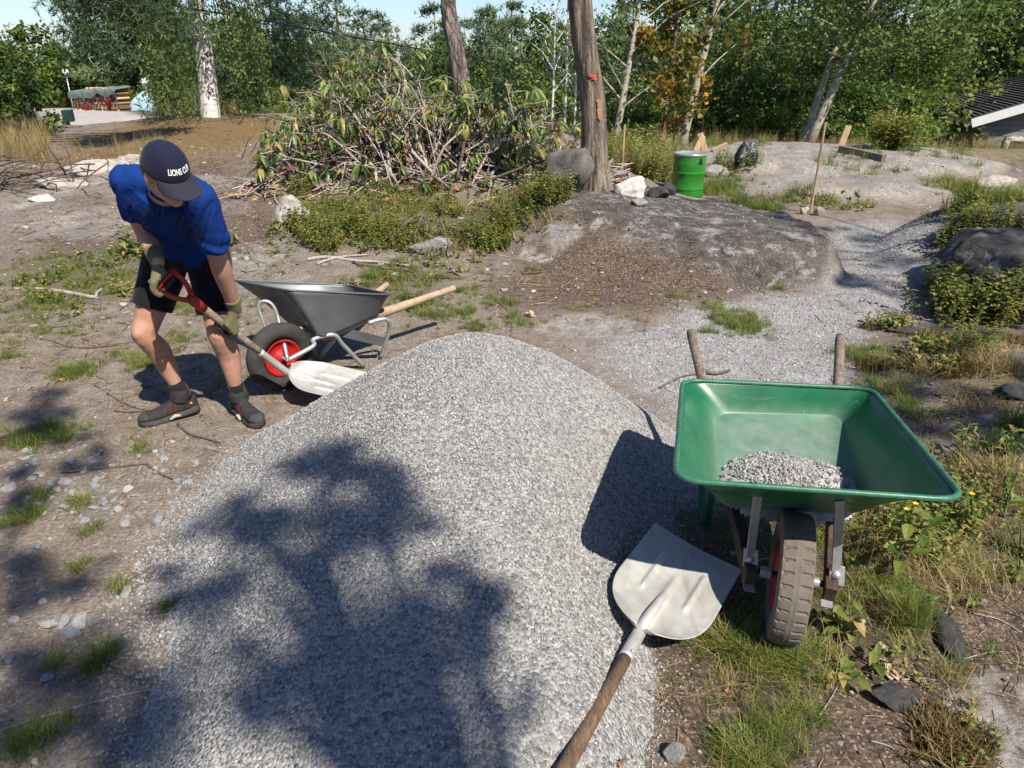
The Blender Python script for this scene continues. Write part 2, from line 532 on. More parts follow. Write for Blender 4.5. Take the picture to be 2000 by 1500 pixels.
ys = axis([(-40, -4, 6, 3), (-4, .6, 1, .05), (.6, 8, .026, .05), (8, 17, .05, .12), (17, 40, .12, 1.2), (40, 120, 2, 10), (120, 900, 20, 120)])
xr = axis([(0, 2.6, .027, .03), (2.6, 7, .03, .07), (7, 16, .07, .4), (16, 60, .6, 6), (60, 900, 10, 120)])
xs = np.concatenate([-xr[::-1], xr[1:]])
GX, GY = np.meshgrid(xs, ys)
gx, gy = GX.ravel(), GY.ravel()
gz = height(gx, gy)

def zone(poly, soft, wob=.25, x=None, y=None):
    x = gx if x is None else x; y = gy if y is None else y
    m = (x > poly[:, 0].min() - 2) & (x < poly[:, 0].max() + 2) & (y > poly[:, 1].min() - 2) & (y < poly[:, 1].max() + 2)
    out = np.zeros(x.shape)
    if m.any():
        sd = poly_sd(x[m], y[m], poly) + wob * 2 * (fbm(x[m], y[m], 2.2, 4, 77) - .5)
        out[m] = sstep(-soft, soft, sd)
    return out

def masks(x, y):
    M = {}
    M['path'] = zone(Z_PATH, .18, .22, x, y)
    h3 = ell(x + (fbm(x, y, .8, 3, 13) - .5) * .8, y + (fbm(x, y, .8, 3, 13) - .5) * .5, 4.9, 11.6, 2.7, 1.55, -0.1, 3)
    h4 = ell(x + (fbm(x, y, .8, 3, 13) - .5) * .7, y + (fbm(x, y, .8, 3, 13) - .5) * .5, 4.3, 9.35, 1.8, .75, -0.05, 2.5)
    rock = np.maximum(sstep(.0, .25, h3), sstep(.05, .35, h4) * .9)
    rock = np.maximum(rock, zone(Z_OUTC, .15, .3, x, y))
    rn = fbm(x, y, 1.1, 4, 61)
    rock = np.maximum(rock, zone(Z_SLOPE, .4, .3, x, y) * sstep(.42, .62, rn) * .75)
    rr = ell(x + (rn - .5) * .35, y + (rn - .5) * .3, 1.30, 1.25, .27, .2, .3, 2) + ell(x + (rn - .5) * .5, y + (rn - .5) * .4, 2.25, 2.75, .6, .28, .2, 2)
    rock = np.maximum(rock, sstep(.02, .3, rr) * sstep(.30, .52, fbm(x, y, 9, 3, 63)))
    for (cx_, cy_), rx_, ry_ in ((WP1, .28, .22), (WP2, .22, .16), (WP3, .5, .22), (WP4, .35, .2)):
        q_ = ell(x + (rn - .5) * .4, y + (rn - .5) * .4, cx_, cy_, rx_, ry_, .2, 2); rock = np.maximum(rock, sstep(.05, .4, q_) * sstep(.3, .5, fbm(x, y, 8, 3, 64)))
    M['rock'] = rock
    w1 = fbm(x, y, 1.3, 3, 5) - .5
    h1 = ell(x + w1 * .5, y + w1 * .5, 1.75, 6.75, 1.45, 1.45, -0.18, 2.2)
    h2 = ell(x, y, 5.1, 6.1, 1.9, 1.5, .25, 2.5)
    dark = np.maximum(sstep(.0, .35, h1), sstep(0, .3, h2))
    face = zone(Z_FACE, .07, .12, x, y)
    dark = np.maximum(dark, zone(Z_DITCH, .2, .3, x, y))
    dark = np.maximum(dark, zone(Z_RSOIL, .3, .3, x, y) * .55)
    M['path'] = M['path'] * (1 - face); M['dark'] = np.maximum(dark * (1 - M['path'] * .8), face * .95)
    M['moss'] = zone(Z_MOSS, .5, .5, x, y) + .5 * zone(Z_RSOIL, .3, .3, x, y) * sstep(.52, .66, fbm(x, y, 2.5, 3, 91))
    lit = np.maximum(zone(Z_LITTER, .3, .3, x, y), zone(Z_SLOPE, .5, .4, x, y) * (.55 + .45 * sstep(.35, .6, fbm(x, y, 1.7, 3, 93))))
    lit = np.maximum(lit, zone(Z_RFRONT, .12, .12, x, y))
    M['litter'] = lit
    gr = np.maximum(zone(Z_WEEDS, .25, .3, x, y), zone(Z_RGRASS, .2, .2, x, y) * .8)
    gr = np.maximum(gr, .6 * np.maximum(zone(Z_GRASSL, .25, .3, x, y), zone(Z_GRASSM, .25, .3, x, y)))
    gr = np.maximum(gr, sstep(14.5, 17, y) * .9)
    M['green'] = gr * (1 - M['path'])
    M['dry'] = zone(Z_BANK, .3, .3, x, y)
    return M

MK = masks(gx, gy)

def ground_material():
    m = N('ground')
    co = m.coord()
    big = m.noise(1.4, 4, .6, 0, co); mid = m.noise(9, 5, .62, 0, co); fine = m.noise(70, 4, .65, 0, co)
    grit = m.voro(150, 'F1', 'Color', co); gritd = m.voro(150, 'F1', 'Distance', co)
    grit2 = m.voro(55, 'F1', 'Color', co)
    sep = m.n('ShaderNodeSeparateColor'); m.set(sep.inputs[0], grit); g1 = sep.outputs[0]
    sep2 = m.n('ShaderNodeSeparateColor'); m.set(sep2.inputs[0], grit2); g2 = sep2.outputs[0]
    # dry sandy dirt with fine chips
    dirt = m.ramp(mid, [(.25, (.115, .085, .062)), (.5, (.20, .158, .12)), (.75, (.285, .24, .195))])
    dirt = m.mix(m.ramp(big, [(.4, 0.0), (.7, .55)]), dirt, (.27, .25, .235))
    dirt = m.mix(m.ramp(g1, [(.78, 0.), (.86, .5)]), dirt, m.ramp(g2, [(0, (.12, .10, .085)), (.5, (.30, .27, .24)), (1, (.5, .47, .43))]))
    dirt = m.mix(m.ramp(fine, [(.32, .75), (.56, 0.)]), dirt, (.075, .055, .04))
    dirt = m.mix(m.ramp(m.noise(3.2, 6, .7, .5, co), [(.52, 0.), (.66, .55)]), dirt, (.105, .08, .06))
    # brown needles and litter
    st1 = m.noise(45, 3, .6, 2.0, m.coord('Object', (1, .25, 1))); st2 = m.noise(45, 3, .6, 2.0, m.coord('Object', (.25, 1, 1)))
    lit = m.ramp(m.math('MAXIMUM', st1, st2), [(.45, (.045, .033, .026)), (.58, (.11, .078, .057)), (.70, (.21, .145, .095)), (.82, (.33, .27, .20))])
    lit = m.mix(m.ramp(g1, [(.90, 0.), (.93, .6)]), lit, (.32, .28, .24))
    col = m.mix(m.attr('litter'), dirt, lit)
    # gravel path
    grav = m.ramp(g1, [(0, (.13, .135, .145)), (.4, (.24, .24, .245)), (.75, (.33, .325, .32)), (1, (.46, .45, .43))])
    grav = m.mix(m.ramp(mid, [(.35, .45), (.65, 0.)]), grav, (.17, .145, .12))
    col = m.mix(m.attr('path'), col, grav)
    # black soil film and lichen over rock
    dk = m.ramp(mid, [(.3, (.032, .028, .025)), (.55, (.082, .072, .063)), (.75, (.15, .135, .118))])
    wh = m.ramp(m.noise(5.5, 6, .7, .6, co), [(.53, 0.), (.63, .8)])
    dk = m.mix(m.math('MULTIPLY', wh, m.ramp(fine, [(.4, .3), (.6, 1.)])), dk, (.34, .335, .33))
    dk = m.mix(m.ramp(g1, [(.93, 0.), (.95, .7)]), dk, (.26, .24, .22))
    col = m.mix(m.attr('dark'), col, dk)
    # bedrock
    rk = m.ramp(m.noise(3.0, 8, .68, .3, co), [(.3, (.17, .155, .14)), (.5, (.29, .265, .24)), (.7, (.40, .375, .34))])
    rk = m.mix(m.ramp(m.noise(28, 4, .6, 0, co), [(.42, .55), (.6, 0.)]), rk, (.10, .092, .085))
    rk = m.mix(m.ramp(m.noise(1.8, 3, .6, 0, co), [(.5, 0.), (.75, .5)]), rk, (.37, .28, .2))
    col = m.mix(m.attr('rock'), col, rk)
    # moss and dry moss
    ms = m.ramp(fine, [(.3, (.05, .032, .012)), (.5, (.15, .092, .030)), (.7, (.27, .18, .065))])
    mm = m.math('MULTIPLY', m.attr('moss'), m.ramp(mid, [(.32, .35), (.56, 1.)]))
    col = m.mix(mm, col, ms)
    gn = m.ramp(fine, [(.3, (.028, .026, .014)), (.55, (.060, .066, .026)), (.75, (.12, .115, .05))])
    col = m.mix(m.math('MULTIPLY', m.attr('green'), m.ramp(mid, [(.3, .35), (.6, .95)])), col, gn)
    dr = m.ramp(st2, [(.4, (.10, .08, .045)), (.65, (.24, .19, .11))])
    col = m.mix(m.attr('dry'), col, dr)
    rd = m.math('MULTIPLY', m.attr('road'), 1.0)
    col = m.mix(rd, col, m.ramp(mid, [(.3, (.33, .30, .27)), (.7, (.42, .385, .35))]))
    hgt = m.math('ADD', m.math('MULTIPLY', mid, 1.2), m.math('ADD', m.math('MULTIPLY', fine, .7), m.math('MULTIPLY', g1, .22)))
    return m.done(col, .93, 0, m.bump(hgt, .75, .022), .2)

Z_ROAD = np.array([(-16.9, 29), (-12.3, 24.5), (-8.2, 17.4), (-9.2, 15.6), (-10.6, 16.2), (-15.0, 23.8), (-19, 28)])
MK['road'] = zone(Z_ROAD, .12, .1)
nx, ny = len(xs), len(ys)
idx = np.arange(nx * ny).reshape(ny, nx)
gf = np.stack([idx[:-1, :-1], idx[:-1, 1:], idx[1:, 1:], idx[1:, :-1]], -1).reshape(-1, 4)
M_GROUND = ground_material()
ground = obj('ground', mesh_data('ground', np.stack([gx, gy, gz], -1), gf, M_GROUND, True, MK), None, 'structure')

# ================================================================== gravel pile
PILE = np.array([(-.90, .55), (-.98, 1.1), (-1.05, 1.56), (-1.25, 2.1), (-1.31, 2.55), (-1.23, 2.9), (-1.06, 3.1), (-.92, 3.3), (-.7, 3.55), (-.3, 3.72), (.15, 3.62), (.55, 3.32), (.80, 2.9), (.78, 2.55), (.64, 2.28), (.52, 2.02), (.44, 1.75), (.385, 1.465), (.35, 1.2), (.3, .8), (0, .42), (-.5, .38)])
APEX = np.array([-.15, 2.86]); PILE_H = .53
def pile_r(x, y):
    """0 at the top of the pile, 1 at its foot"""
    dx, dy = x - APEX[0], y - APEX[1]
    ang = np.arctan2(dy, dx)
    pa = np.arctan2(PILE[:, 1] - APEX[1], PILE[:, 0] - APEX[0]); pr = np.hypot(PILE[:, 0] - APEX[0], PILE[:, 1] - APEX[1])
    o = np.argsort(pa); pa, pr = pa[o], pr[o]
    pa = np.concatenate([pa - 2 * np.pi, pa, pa + 2 * np.pi]); pr = np.tile(pr, 3)
    return np.hypot(dx, dy) / np.interp(ang, pa, pr)

def pile_h(x, y):
    r = pile_r(x, y) * (1 + .10 * (fbm(x, y, 3.5, 3, 3) - .5))
    k = .15
    g = (math.sqrt(1 + k) - np.sqrt(r * r + k)) / (math.sqrt(1 + k) - math.sqrt(k))
    h = PILE_H * np.where(g > 0, g, g * .6)
    h = h + .05 * (fbm(x, y, 1.9, 3, 8) - .5) * np.clip(g * 4, 0, 1) + .012 * (fbm(x, y, 7, 2, 18) - .5)
    # shallow scoop where it has been dug
    h = h - .035 * np.exp(-(((x + .1) / .22) ** 2 + ((y - 2.15) / .12) ** 2)) 
    return h

def surf(x, y):
    """ground or pile, whichever is higher"""
    h = height(x, y)
    return np.where(pile_r(x, y) < 1.06, np.maximum(h, pile_h(x, y) + hbase(x, y)), h)
def hbase(x, y): return 0.0
def sz(x, y): return float(surf(np.array([x]), np.array([y]))[0])
def hit_s(px, py):
    d = ray(px, py); p = d[None, :] * _T[:, None]
    z = p[:, 2] + CAM_H - surf(p[:, 0], p[:, 1]); k = np.argmax(z < 0)
    if z[k] >= 0 or k == 0: return hit(px, py)
    t = _T[k - 1] + (_T[k] - _T[k - 1]) * z[k - 1] / (z[k - 1] - z[k] + 1e-12); q = d * t
    return np.array([q[0], q[1], CAM_H + q[2]])

def gravel_bed_material():
    m = N('gravel_bed')
    v = m.voro(95, 'F1', 'Color'); s = m.n('ShaderNodeSeparateColor'); m.set(s.inputs[0], v)
    col = m.ramp(s.outputs[0], [(0, (.12, .12, .12)), (.5, (.25, .245, .235)), (1, (.38, .37, .345))])
    h = m.voro(95, 'F1', 'Distance')
    return m.done(col, .9, 0, m.bump(h, .9, -.012), .2)
M_GBED = gravel_bed_material()
pxs = np.linspace(-1.55, 1.0, 150); pys = np.linspace(.2, 3.95, 210)
PX, PY = np.meshgrid(pxs, pys); pxr, pyr = PX.ravel(), PY.ravel()
pz = np.maximum(pile_h(pxr, pyr), height(pxr, pyr) - .06)
idx = np.arange(len(pxr)).reshape(len(pys), len(pxs))
pf = np.stack([idx[:-1, :-1], idx[:-1, 1:], idx[1:, 1:], idx[1:, :-1]], -1).reshape(-1, 4)
keep = (pile_r(pxr, pyr) < 1.10)[pf].all(1)
pile = thing('gravel_pile', (-.2, 2.2, 0), 'big heap of grey crushed gravel between the two wheelbarrows', 'gravel pile')
obj('heap_core', mesh_data('heap_core', np.stack([pxr, pyr, pz], -1) - off(pile), pf[keep], M_GBED, True), pile)

GRAV = [(0, (.17, .17, .172)), (.2, (.25, .249, .247)), (.5, (.335, .331, .32)), (.78, (.405, .398, .38)), (.95, (.48, .468, .44)), (1, (.41, .34, .25))]
M_STONE = instmat('gravel_stone', GRAV, .82, .3, 90)
stone_protos = [proto('gravel_stone', rock_mesh('gravel_stone', M_STONE, 100 + i, 1, .3, (.5, .7, .85, .6, .45, .7)[i])) for i in range(6)]

def gravel_points(n, x0, x1, y0, y1, accept):
    x = rng.uniform(x0, x1, n); y = rng.uniform(y0, y1, n)
    k = rng.random(n) < accept(x, y)
    return x[k], y[k]
def rand_rot(n, tilt=np.pi):
    return np.stack([rng.uniform(-tilt, tilt, n), rng.uniform(-tilt, tilt, n), rng.uniform(0, 2 * np.pi, n)], -1)

fz = lambda x, y: sstep(1.14, .93, pile_r(x, y) + .22 * (fbm(x, y, 7, 4, 55) - .5))
x, y = gravel_points(150000, -1.5, .95, .45, 3.75, fz)
s = .0052 + .0105 * rng.random(len(x)) ** 2.4
fine_zone = fbm(x, y, 1.6, 3, 70)
s *= np.where(fine_zone > .54, .78, 1.08)
z = np.maximum(pile_h(x, y), height(x, y)) + s * .12
scatter('gravel', np.stack([x, y, z], -1), rand_rot(len(x)), s, rng.integers(0, 6, len(x)), stone_protos, 'stuff', pile)

# loose gravel of the path
def path_acc(x, y):
    return zone(Z_PATH, .25, .25, x, y) * (pile_r(x, y) > 1.0)
x, y = gravel_points(60000, -.6, 5.6, 2.6, 7.6, path_acc)
s = (.008 + .014 * rng.random(len(x)) ** 2)
scatter('path_gravel', np.stack([x, y, height(x, y) + s * .1], -1), rand_rot(len(x)), s, rng.integers(0, 6, len(x)), stone_protos)

# small chips strewn over the dirt
M_CHIP = instmat('chip', [(0, (.10, .08, .065)), (.3, (.20, .17, .145)), (.6, (.27, .24, .21)), (.9, (.36, .34, .31)), (1, (.5, .47, .43))], .9, .3, 90)
chip_protos = [proto('chip', rock_mesh('chip', M_CHIP, 140 + i, 1, .3, (.4, .6, .5, .3)[i])) for i in range(4)]
def chip_acc(x, y):
    a = .25 + .75 * sstep(.4, .65, fbm(x, y, 2.0, 3, 66))
    return a * np.clip(3.5 / np.maximum(y, 1), .12, 1) ** .8 * (pile_r(x, y) > .98)
x, y = gravel_points(42000, -6.5, 6.5, .6, 12, lambda x, y: chip_acc(x, y) * (np.abs(x) < y * .85 + .5))
s = .006 + .022 * rng.random(len(x)) ** 4
s *= np.clip(y / 5, 1, 2.0)
scatter('ground_chips', np.stack([x, y, height(x, y) + s * .08], -1), rand_rot(len(x), .5), s, rng.integers(0, 4, len(x)), chip_protos)
# ================================================================== materials of tools and vehicles
def enamel_green():
    m = N('green_enamel')
    sc = m.noise(3.0, 6, .7, 1.5, m.coord('Object', (1, 1, 6)))
    col = m.ramp(m.noise(6, 4), [(.3, (.008, .085, .036)), (.7, (.012, .125, .055))])
    col = m.mix(m.ramp(sc, [(.60, 0.), (.68, .28)]), col, (.16, .25, .20))
    # dust lying in the bottom, streaks and spots up the walls
    dn = m.noise(18, 5, .65); dn2 = m.noise(160, 3, .6)
    d = m.math('MULTIPLY', m.attr('tint'), m.ramp(dn, [(.25, .55), (.7, 1.15)]))
    d = m.math('ADD', d, m.ramp(dn2, [(.70, 0.), (.76, .25)]), True)
    col = m.mix(d, col, (.27, .285, .265))
    s1 = m.noise(14, 3, .6, 0, m.coord('Object', (9, .6, 1.2))); s2 = m.noise(14, 3, .6, 0, m.coord('Object', (.5, 8, 1.5)))
    sc2 = m.math('MULTIPLY', m.ramp(m.math('MAXIMUM', s1, s2), [(.70, 0.), (.73, .55)]), m.ramp(m.noise(3, 3), [(.45, 0.), (.6, 1.)]))
    col = m.mix(sc2, col, (.22, .33, .27))
    rs = m.ramp(m.noise(26, 5, .7), [(.70, 0.), (.74, .9)])
    col = m.mix(rs, col, (.11, .055, .03))
    rg = m.mix(d, m.ramp(m.noise(9, 4), [(.3, .26), (.7, .46)]), (.9, .9, .9))
    return m.done(col, rg, 0, m.bump(m.noise(70, 3), .06, .002), .5)
M_GREEN = enamel_green()
M_GREENP = simple('green_paint', (.008, .085, .038), (.05, .16, .10), 34, .42, .15, detail=7)
M_DRUM = simple('drum_green', (.016, .14, .014), (.024, .175, .02), 6, .28, .03, coat=.2, rr=(.22, .38))
M_RED = simple('red_paint', (.30, .010, .009), (.42, .018, .014), 14, .42, .12, rr=(.3, .6))
M_REDSH = simple('red_lacquer', (.26, .012, .014), (.38, .025, .025), 10, .34, .1)
M_STEEL = simple('zinc_plated_steel', (.30, .31, .32), (.46, .47, .47), 25, .38, .12, metal=.55, rr=(.28, .55))
M_GALV = simple('galvanised_tray', (.075, .083, .087), (.13, .138, .142), 5, .45, .12, 40, metal=.35, rr=(.36, .62), spec=.5)
M_GALVIN = M_GALV
def blade_metal():
    m = N('aluminium_blade')
    n = m.noise(7, 6, .65, .4); s = m.noise(30, 3, .6, 0, m.coord('Object', (1, .12, 1))); g_ = m.noise(240, 3, .7)
    col = m.ramp(n, [(.3, (.36, .35, .32)), (.55, (.48, .47, .44)), (.72, (.56, .55, .52))])
    col = m.mix(m.ramp(s, [(.62, 0.), (.70, .45)]), col, (.26, .25, .23))
    col = m.mix(m.ramp(g_, [(.66, 0.), (.72, .5)]), col, (.22, .20, .175))
    col = m.mix(m.ramp(m.noise(3.5, 5, .7), [(.56, 0.), (.70, .5)]), col, (.34, .315, .27))
    return m.done(col, m.ramp(n, [(.3, .42), (.7, .7)]), .45, m.bump(s, .12, .002), .4)
M_ALU = blade_metal()
M_RUB = simple('black_rubber', (.018, .018, .018), (.045, .043, .040), 12, .85, .15, 80)
M_RUBD = simple('dusty_rubber', (.10, .085, .068), (.165, .14, .115), 15, .92, .25, 70)
M_BLACK = simple('black_print', (.008, .008, .008), (.012, .012, .012), 10, .5, 0)

def woodmat(name, a, b, c, sc=(1, 1, 1), f=22):
    m = N(name)
    n1 = m.noise(f, 6, .7, 1.2, m.coord('Object', sc)); n2 = m.noise(4, 4)
    col = m.ramp(n1, [(.3, a), (.5, b), (.72, c)])
    col = m.mix(m.ramp(n2, [(.35, .35), (.65, 0.)]), col, a)
    return m.done(col, .75, 0, m.bump(n1, .35, .003), .25)
M_WOODG = woodmat('grey_weathered_wood', (.06, .046, .036), (.17, .135, .105), (.33, .285, .235), (1.2, .4, .8), 60)
M_WOODS = woodmat('bleached_shaft_wood', (.09, .068, .05), (.26, .205, .155), (.42, .355, .285), (1.2, .4, .8), 60)
M_WOODB = woodmat('brown_shaft_wood', (.055, .034, .020), (.135, .088, .054), (.24, .175, .115), (1.4, .35, 1), 70)
M_WOODP = woodmat('pale_handle_wood', (.22, .155, .095), (.36, .28, .185), (.48, .40, .29), (.4, .5, 1.4), 50)
M_WOODD = woodmat('dark_beam_wood', (.022, .015, .011), (.06, .042, .030), (.12, .09, .065), (1, .3, 1), 50)
M_WOODN = woodmat('raw_stake_wood', (.30, .19, .105), (.42, .29, .17), (.52, .38, .24), (1, 1, .1), 30)

# ================================================================== shared builders
def ringquad(q, rad, n=6):
    """rounded quadrilateral through 4 corner points, rad = share of the shorter side cut at each corner"""
    q = np.asarray(q, float); out = []
    for i in range(4):
        p, a, b = q[i], q[i - 1], q[(i + 1) % 4]
        la, lb = np.linalg.norm(a - p), np.linalg.norm(b - p)
        r = min(rad, .48 * la, .48 * lb)
        A, B = p + (a - p) / la * r, p + (b - p) / lb * r
        for t in np.linspace(0, 1, n):
            out.append((1 - t) ** 2 * A + 2 * t * (1 - t) * p + t * t * B)
        nx_ = q[(i + 1) % 4]; C = nx_ + (p - nx_) / lb * min(rad, .48 * lb)
        for t in np.linspace(0, 1, 5)[1:-1]:
            out.append(B + (C - B) * t)
    return np.array(out)

def tray(parent, rim, floor_, mat_, rim_mat, rr=.07, fr=.06, rim_r=.008, dusty=1.0, lip_name='rim'):
    levels = [(0, 0), (.12, .10), (.3, .26), (.5, .46), (.68, .66), (.82, .83), (.90, .93), (.955, .985), (1, 1.03)]
    V = []; A = []
    R0, R1 = np.asarray(rim), np.asarray(floor_)
    for t, (ts, td) in zip(np.linspace(0, 1, len(levels)), levels):
        q = R0 + (R1 - R0) * min(ts, 1)
        zc = R0[:, 2] + (R1[:, 2] - R0[:, 2]) * min(td, 1.0)
        q = q.copy(); q[:, 2] = zc
        V.append(ringquad(q, rr + (fr - rr) * ts)); A.append(np.full(len(V[-1]), dusty * float(np.clip((td - .55) * .7, 0, .28))))
    c = V[-1].mean(0)
    for s in (.66, .33):
        V.append(c + (V[len(levels) - 1] - c) * s); A.append(np.full(len(V[-1]), dusty * .45))
    n = len(V[0]); L = len(V)
    F = [(i * n + k, i * n + (k + 1) % n, (i + 1) * n + (k + 1) % n, (i + 1) * n + k) for i in range(L - 1) for k in range(n)]
    g = G(); g.add(np.concatenate(V), F, np.concatenate(A))
    g.add([c], [], dusty * .55)
    g.f += [((L - 1) * n + k, (L - 1) * n + (k + 1) % n, L * n) for k in range(n)]
    o = g.build('tray', mat_, parent, True)
    md = o.modifiers.new('sheet', 'SOLIDIFY'); md.thickness = .003; md.offset = 0
    r = np.concatenate([V[0], V[0][:1]])
    g = G(); g.tube(r, rim_r, 8, False); g.build(lip_name, rim_mat, parent, True)
    return V

def wheel(parent, c, axis, r, w, rim_r, tread, m_t, m_r, hub_r=.028):
    axis = nrm(axis)
    up = np.array([0, 0, 1.0]); u = nrm(np.cross(axis, up)); v = np.cross(axis, u)
    na, npf = (272, 27) if tread == 'slots' else (96, 23)
    ang = np.linspace(0, 2 * np.pi, na, endpoint=False)
    t = np.linspace(0, 1, npf)
    # section of the carcass: bead - sidewall - shoulder - crown - shoulder - sidewall - bead
    if tread == 'slots':
        lat = np.interp(t, [0, .12, .26, .5, .74, .88, 1], [-.40, -.5, -.46, 0, .46, .5, .40]) * w
        rad = np.interp(t, [0, .12, .22, .30, .5, .70, .78, .88, 1], [rim_r, rim_r + (r - rim_r) * .45, r * .94, r * .975, r, r * .975, r * .94, rim_r + (r - rim_r) * .45, rim_r])
    else:
        a = np.interp(t, [0, 1], [-2.65, 2.65]); rc = (r - rim_r) / 2
        lat = np.sin(a) * w / 2; rad = rim_r + rc + np.cos(a) * rc
    V = np.zeros((na, npf, 3)); A = np.zeros((na, npf))
    for i, th in enumerate(ang):
        rr = rad.copy()
        if tread == 'slots':
            pitch = (th / (2 * np.pi) * 34 + .15 * lat / w) % 1
            la = np.abs(lat / w)
            sl = (pitch < .20) & (la > .09) & (la < .42) 
            cl = (la < .02)
            sd = ((pitch + .5) % 1 < .3) & (la >= .46)
            rr = rr - np.where(sl, .0055, 0) - np.where(cl, .0015, 0) - np.where(sd, .002, 0)
        else:
            la = np.abs(a)
            rr = rr - .0025 * (np.sin(a * 16) > .2) * (la < 1.25)
        V[i] = np.asarray(c) + rr[:, None] * (math.cos(th) * u + math.sin(th) * v) + lat[:, None] * axis
    F = [(i * npf + j, ((i + 1) % na) * npf + j, ((i + 1) % na) * npf + j + 1, i * npf + j + 1) for i in range(na) for j in range(npf - 1)]
    wh = obj('wheel', None, parent); wh.location = Vector(np.asarray(c) - off(parent))
    g = G(); g.add(V.reshape(-1, 3), F); g.build('tyre', m_t, wh, tread != 'slots')
    g = G()
    d = w * .38
    prof = [(rim_r + .004, d), (rim_r - .004, d * 1.05), (rim_r - .012, d * .85), (rim_r - .018, d * .45), (rim_r * .55, d * .30), (hub_r * 1.5, d * .35), (hub_r, d * .9), (0.001, d * .9)]
    g.lathe(prof, c, axis, 40); g.lathe([(a_, -b_) for a_, b_ in prof], c, axis, 40)
    g.build('wheel_disc', m_r, wh, True)
    return wh

def shovel_blade(parent, Nk, b, w, L, hw, mat_, curl=.028, ridges=True, rear=.36, flare=.0):
    b = nrm(b); w = nrm(np.asarray(w) - b * (np.dot(w, b))); n = np.cross(b, w)
    if n[2] < 0: n = -n
    nu, nv = 64, 73
    V = []
    for i in range(nu):
        u = i / (nu - 1)
        x = min(u / rear, 1)
        half = hw * max(.10, math.sqrt(max(0, 1 - (1 - x) ** 2.2))) * (1 + flare * max(0, u - .4))
        for j in range(nv):
            t = j / (nv - 1) * 2 - 1
            zz = curl * abs(t) ** 2.2 + curl * 1.1 * max(0, 1 - u / .28) ** 2 * (abs(t) ** .8) 
            if ridges:
                zz += .010 * math.exp(-((abs(t) - .45) / .045) ** 2) * sst(.34, .40, u) * (1 - sst(.72, .78, u))
                zz += .011 * math.exp(-(t * half / .013) ** 2) * (1 - sst(.45, .72, u))
            tip = 1.0 - .012 * (abs(t) ** 6)
            V.append(np.asarray(Nk) + b * (u * L * tip) + w * (half * t) + n * zz)
    F = [(i * nv + j, i * nv + j + 1, (i + 1) * nv + j + 1, (i + 1) * nv + j) for i in range(nu - 1) for j in range(nv - 1)]
    g = G(); g.add(V, F)
    o = g.build('blade', mat_, parent, True)
    md = o.modifiers.new('sheet', 'SOLIDIFY'); md.thickness = .0025; md.offset = 0
    return n

def sst(a, b, x):
    t = min(max((x - a) / (b - a), 0), 1); return t * t * (3 - 2 * t)

def rivet(g, p, n, r=.005):
    g.lathe([(0.0005, .004), (r * .7, .0032), (r, 0)], p, n, 10)

# ================================================================== green wheelbarrow
gw = thing('wheelbarrow', (.88, 1.95, 0), 'green wheelbarrow with dusty tray and brown tread tyre', 'wheelbarrow')
FL, FR, BL, BR = at_z(1319, 938, .65), at_z(1888, 978, .66), at_z(1333, 742, .545), at_z(1702, 759, .545)
fFL, fFR, fBL, fBR = np.array([.665, 1.90, .335]), np.array([1.10, 1.86, .335]), at_z(1398, 808, .44), at_z(1642, 811, .44)
GT = tray(gw, [FL, FR, BR, BL], [fFL, fFR, fBR, fBL], M_GREEN, M_GREENP, .075, .07, .0085)
gc = np.array([.845, 1.715, .2]); gax = nrm([.95, -.31, 0])
wheel(gw, gc, gax, .202, .096, .118, 'slots', M_RUBD, M_RED)
g = G(); g.tube([gc - gax * .135, gc + gax * .135], .010, 10); g.build('axle', M_RUB, gw, True)
g = G(); g.lathe([(.0001, -.052), (.017, -.052), (.017, -.085), (.0001, -.085)], gc, gax, 14); g.lathe([(.0001, .052), (.017, .052), (.017, .085), (.0001, .085)], gc, gax, 14); g.build('axle_bush', M_STEEL, gw)
hl, hr = at_z(1349, 648, .535), at_z(1641, 657, .535)
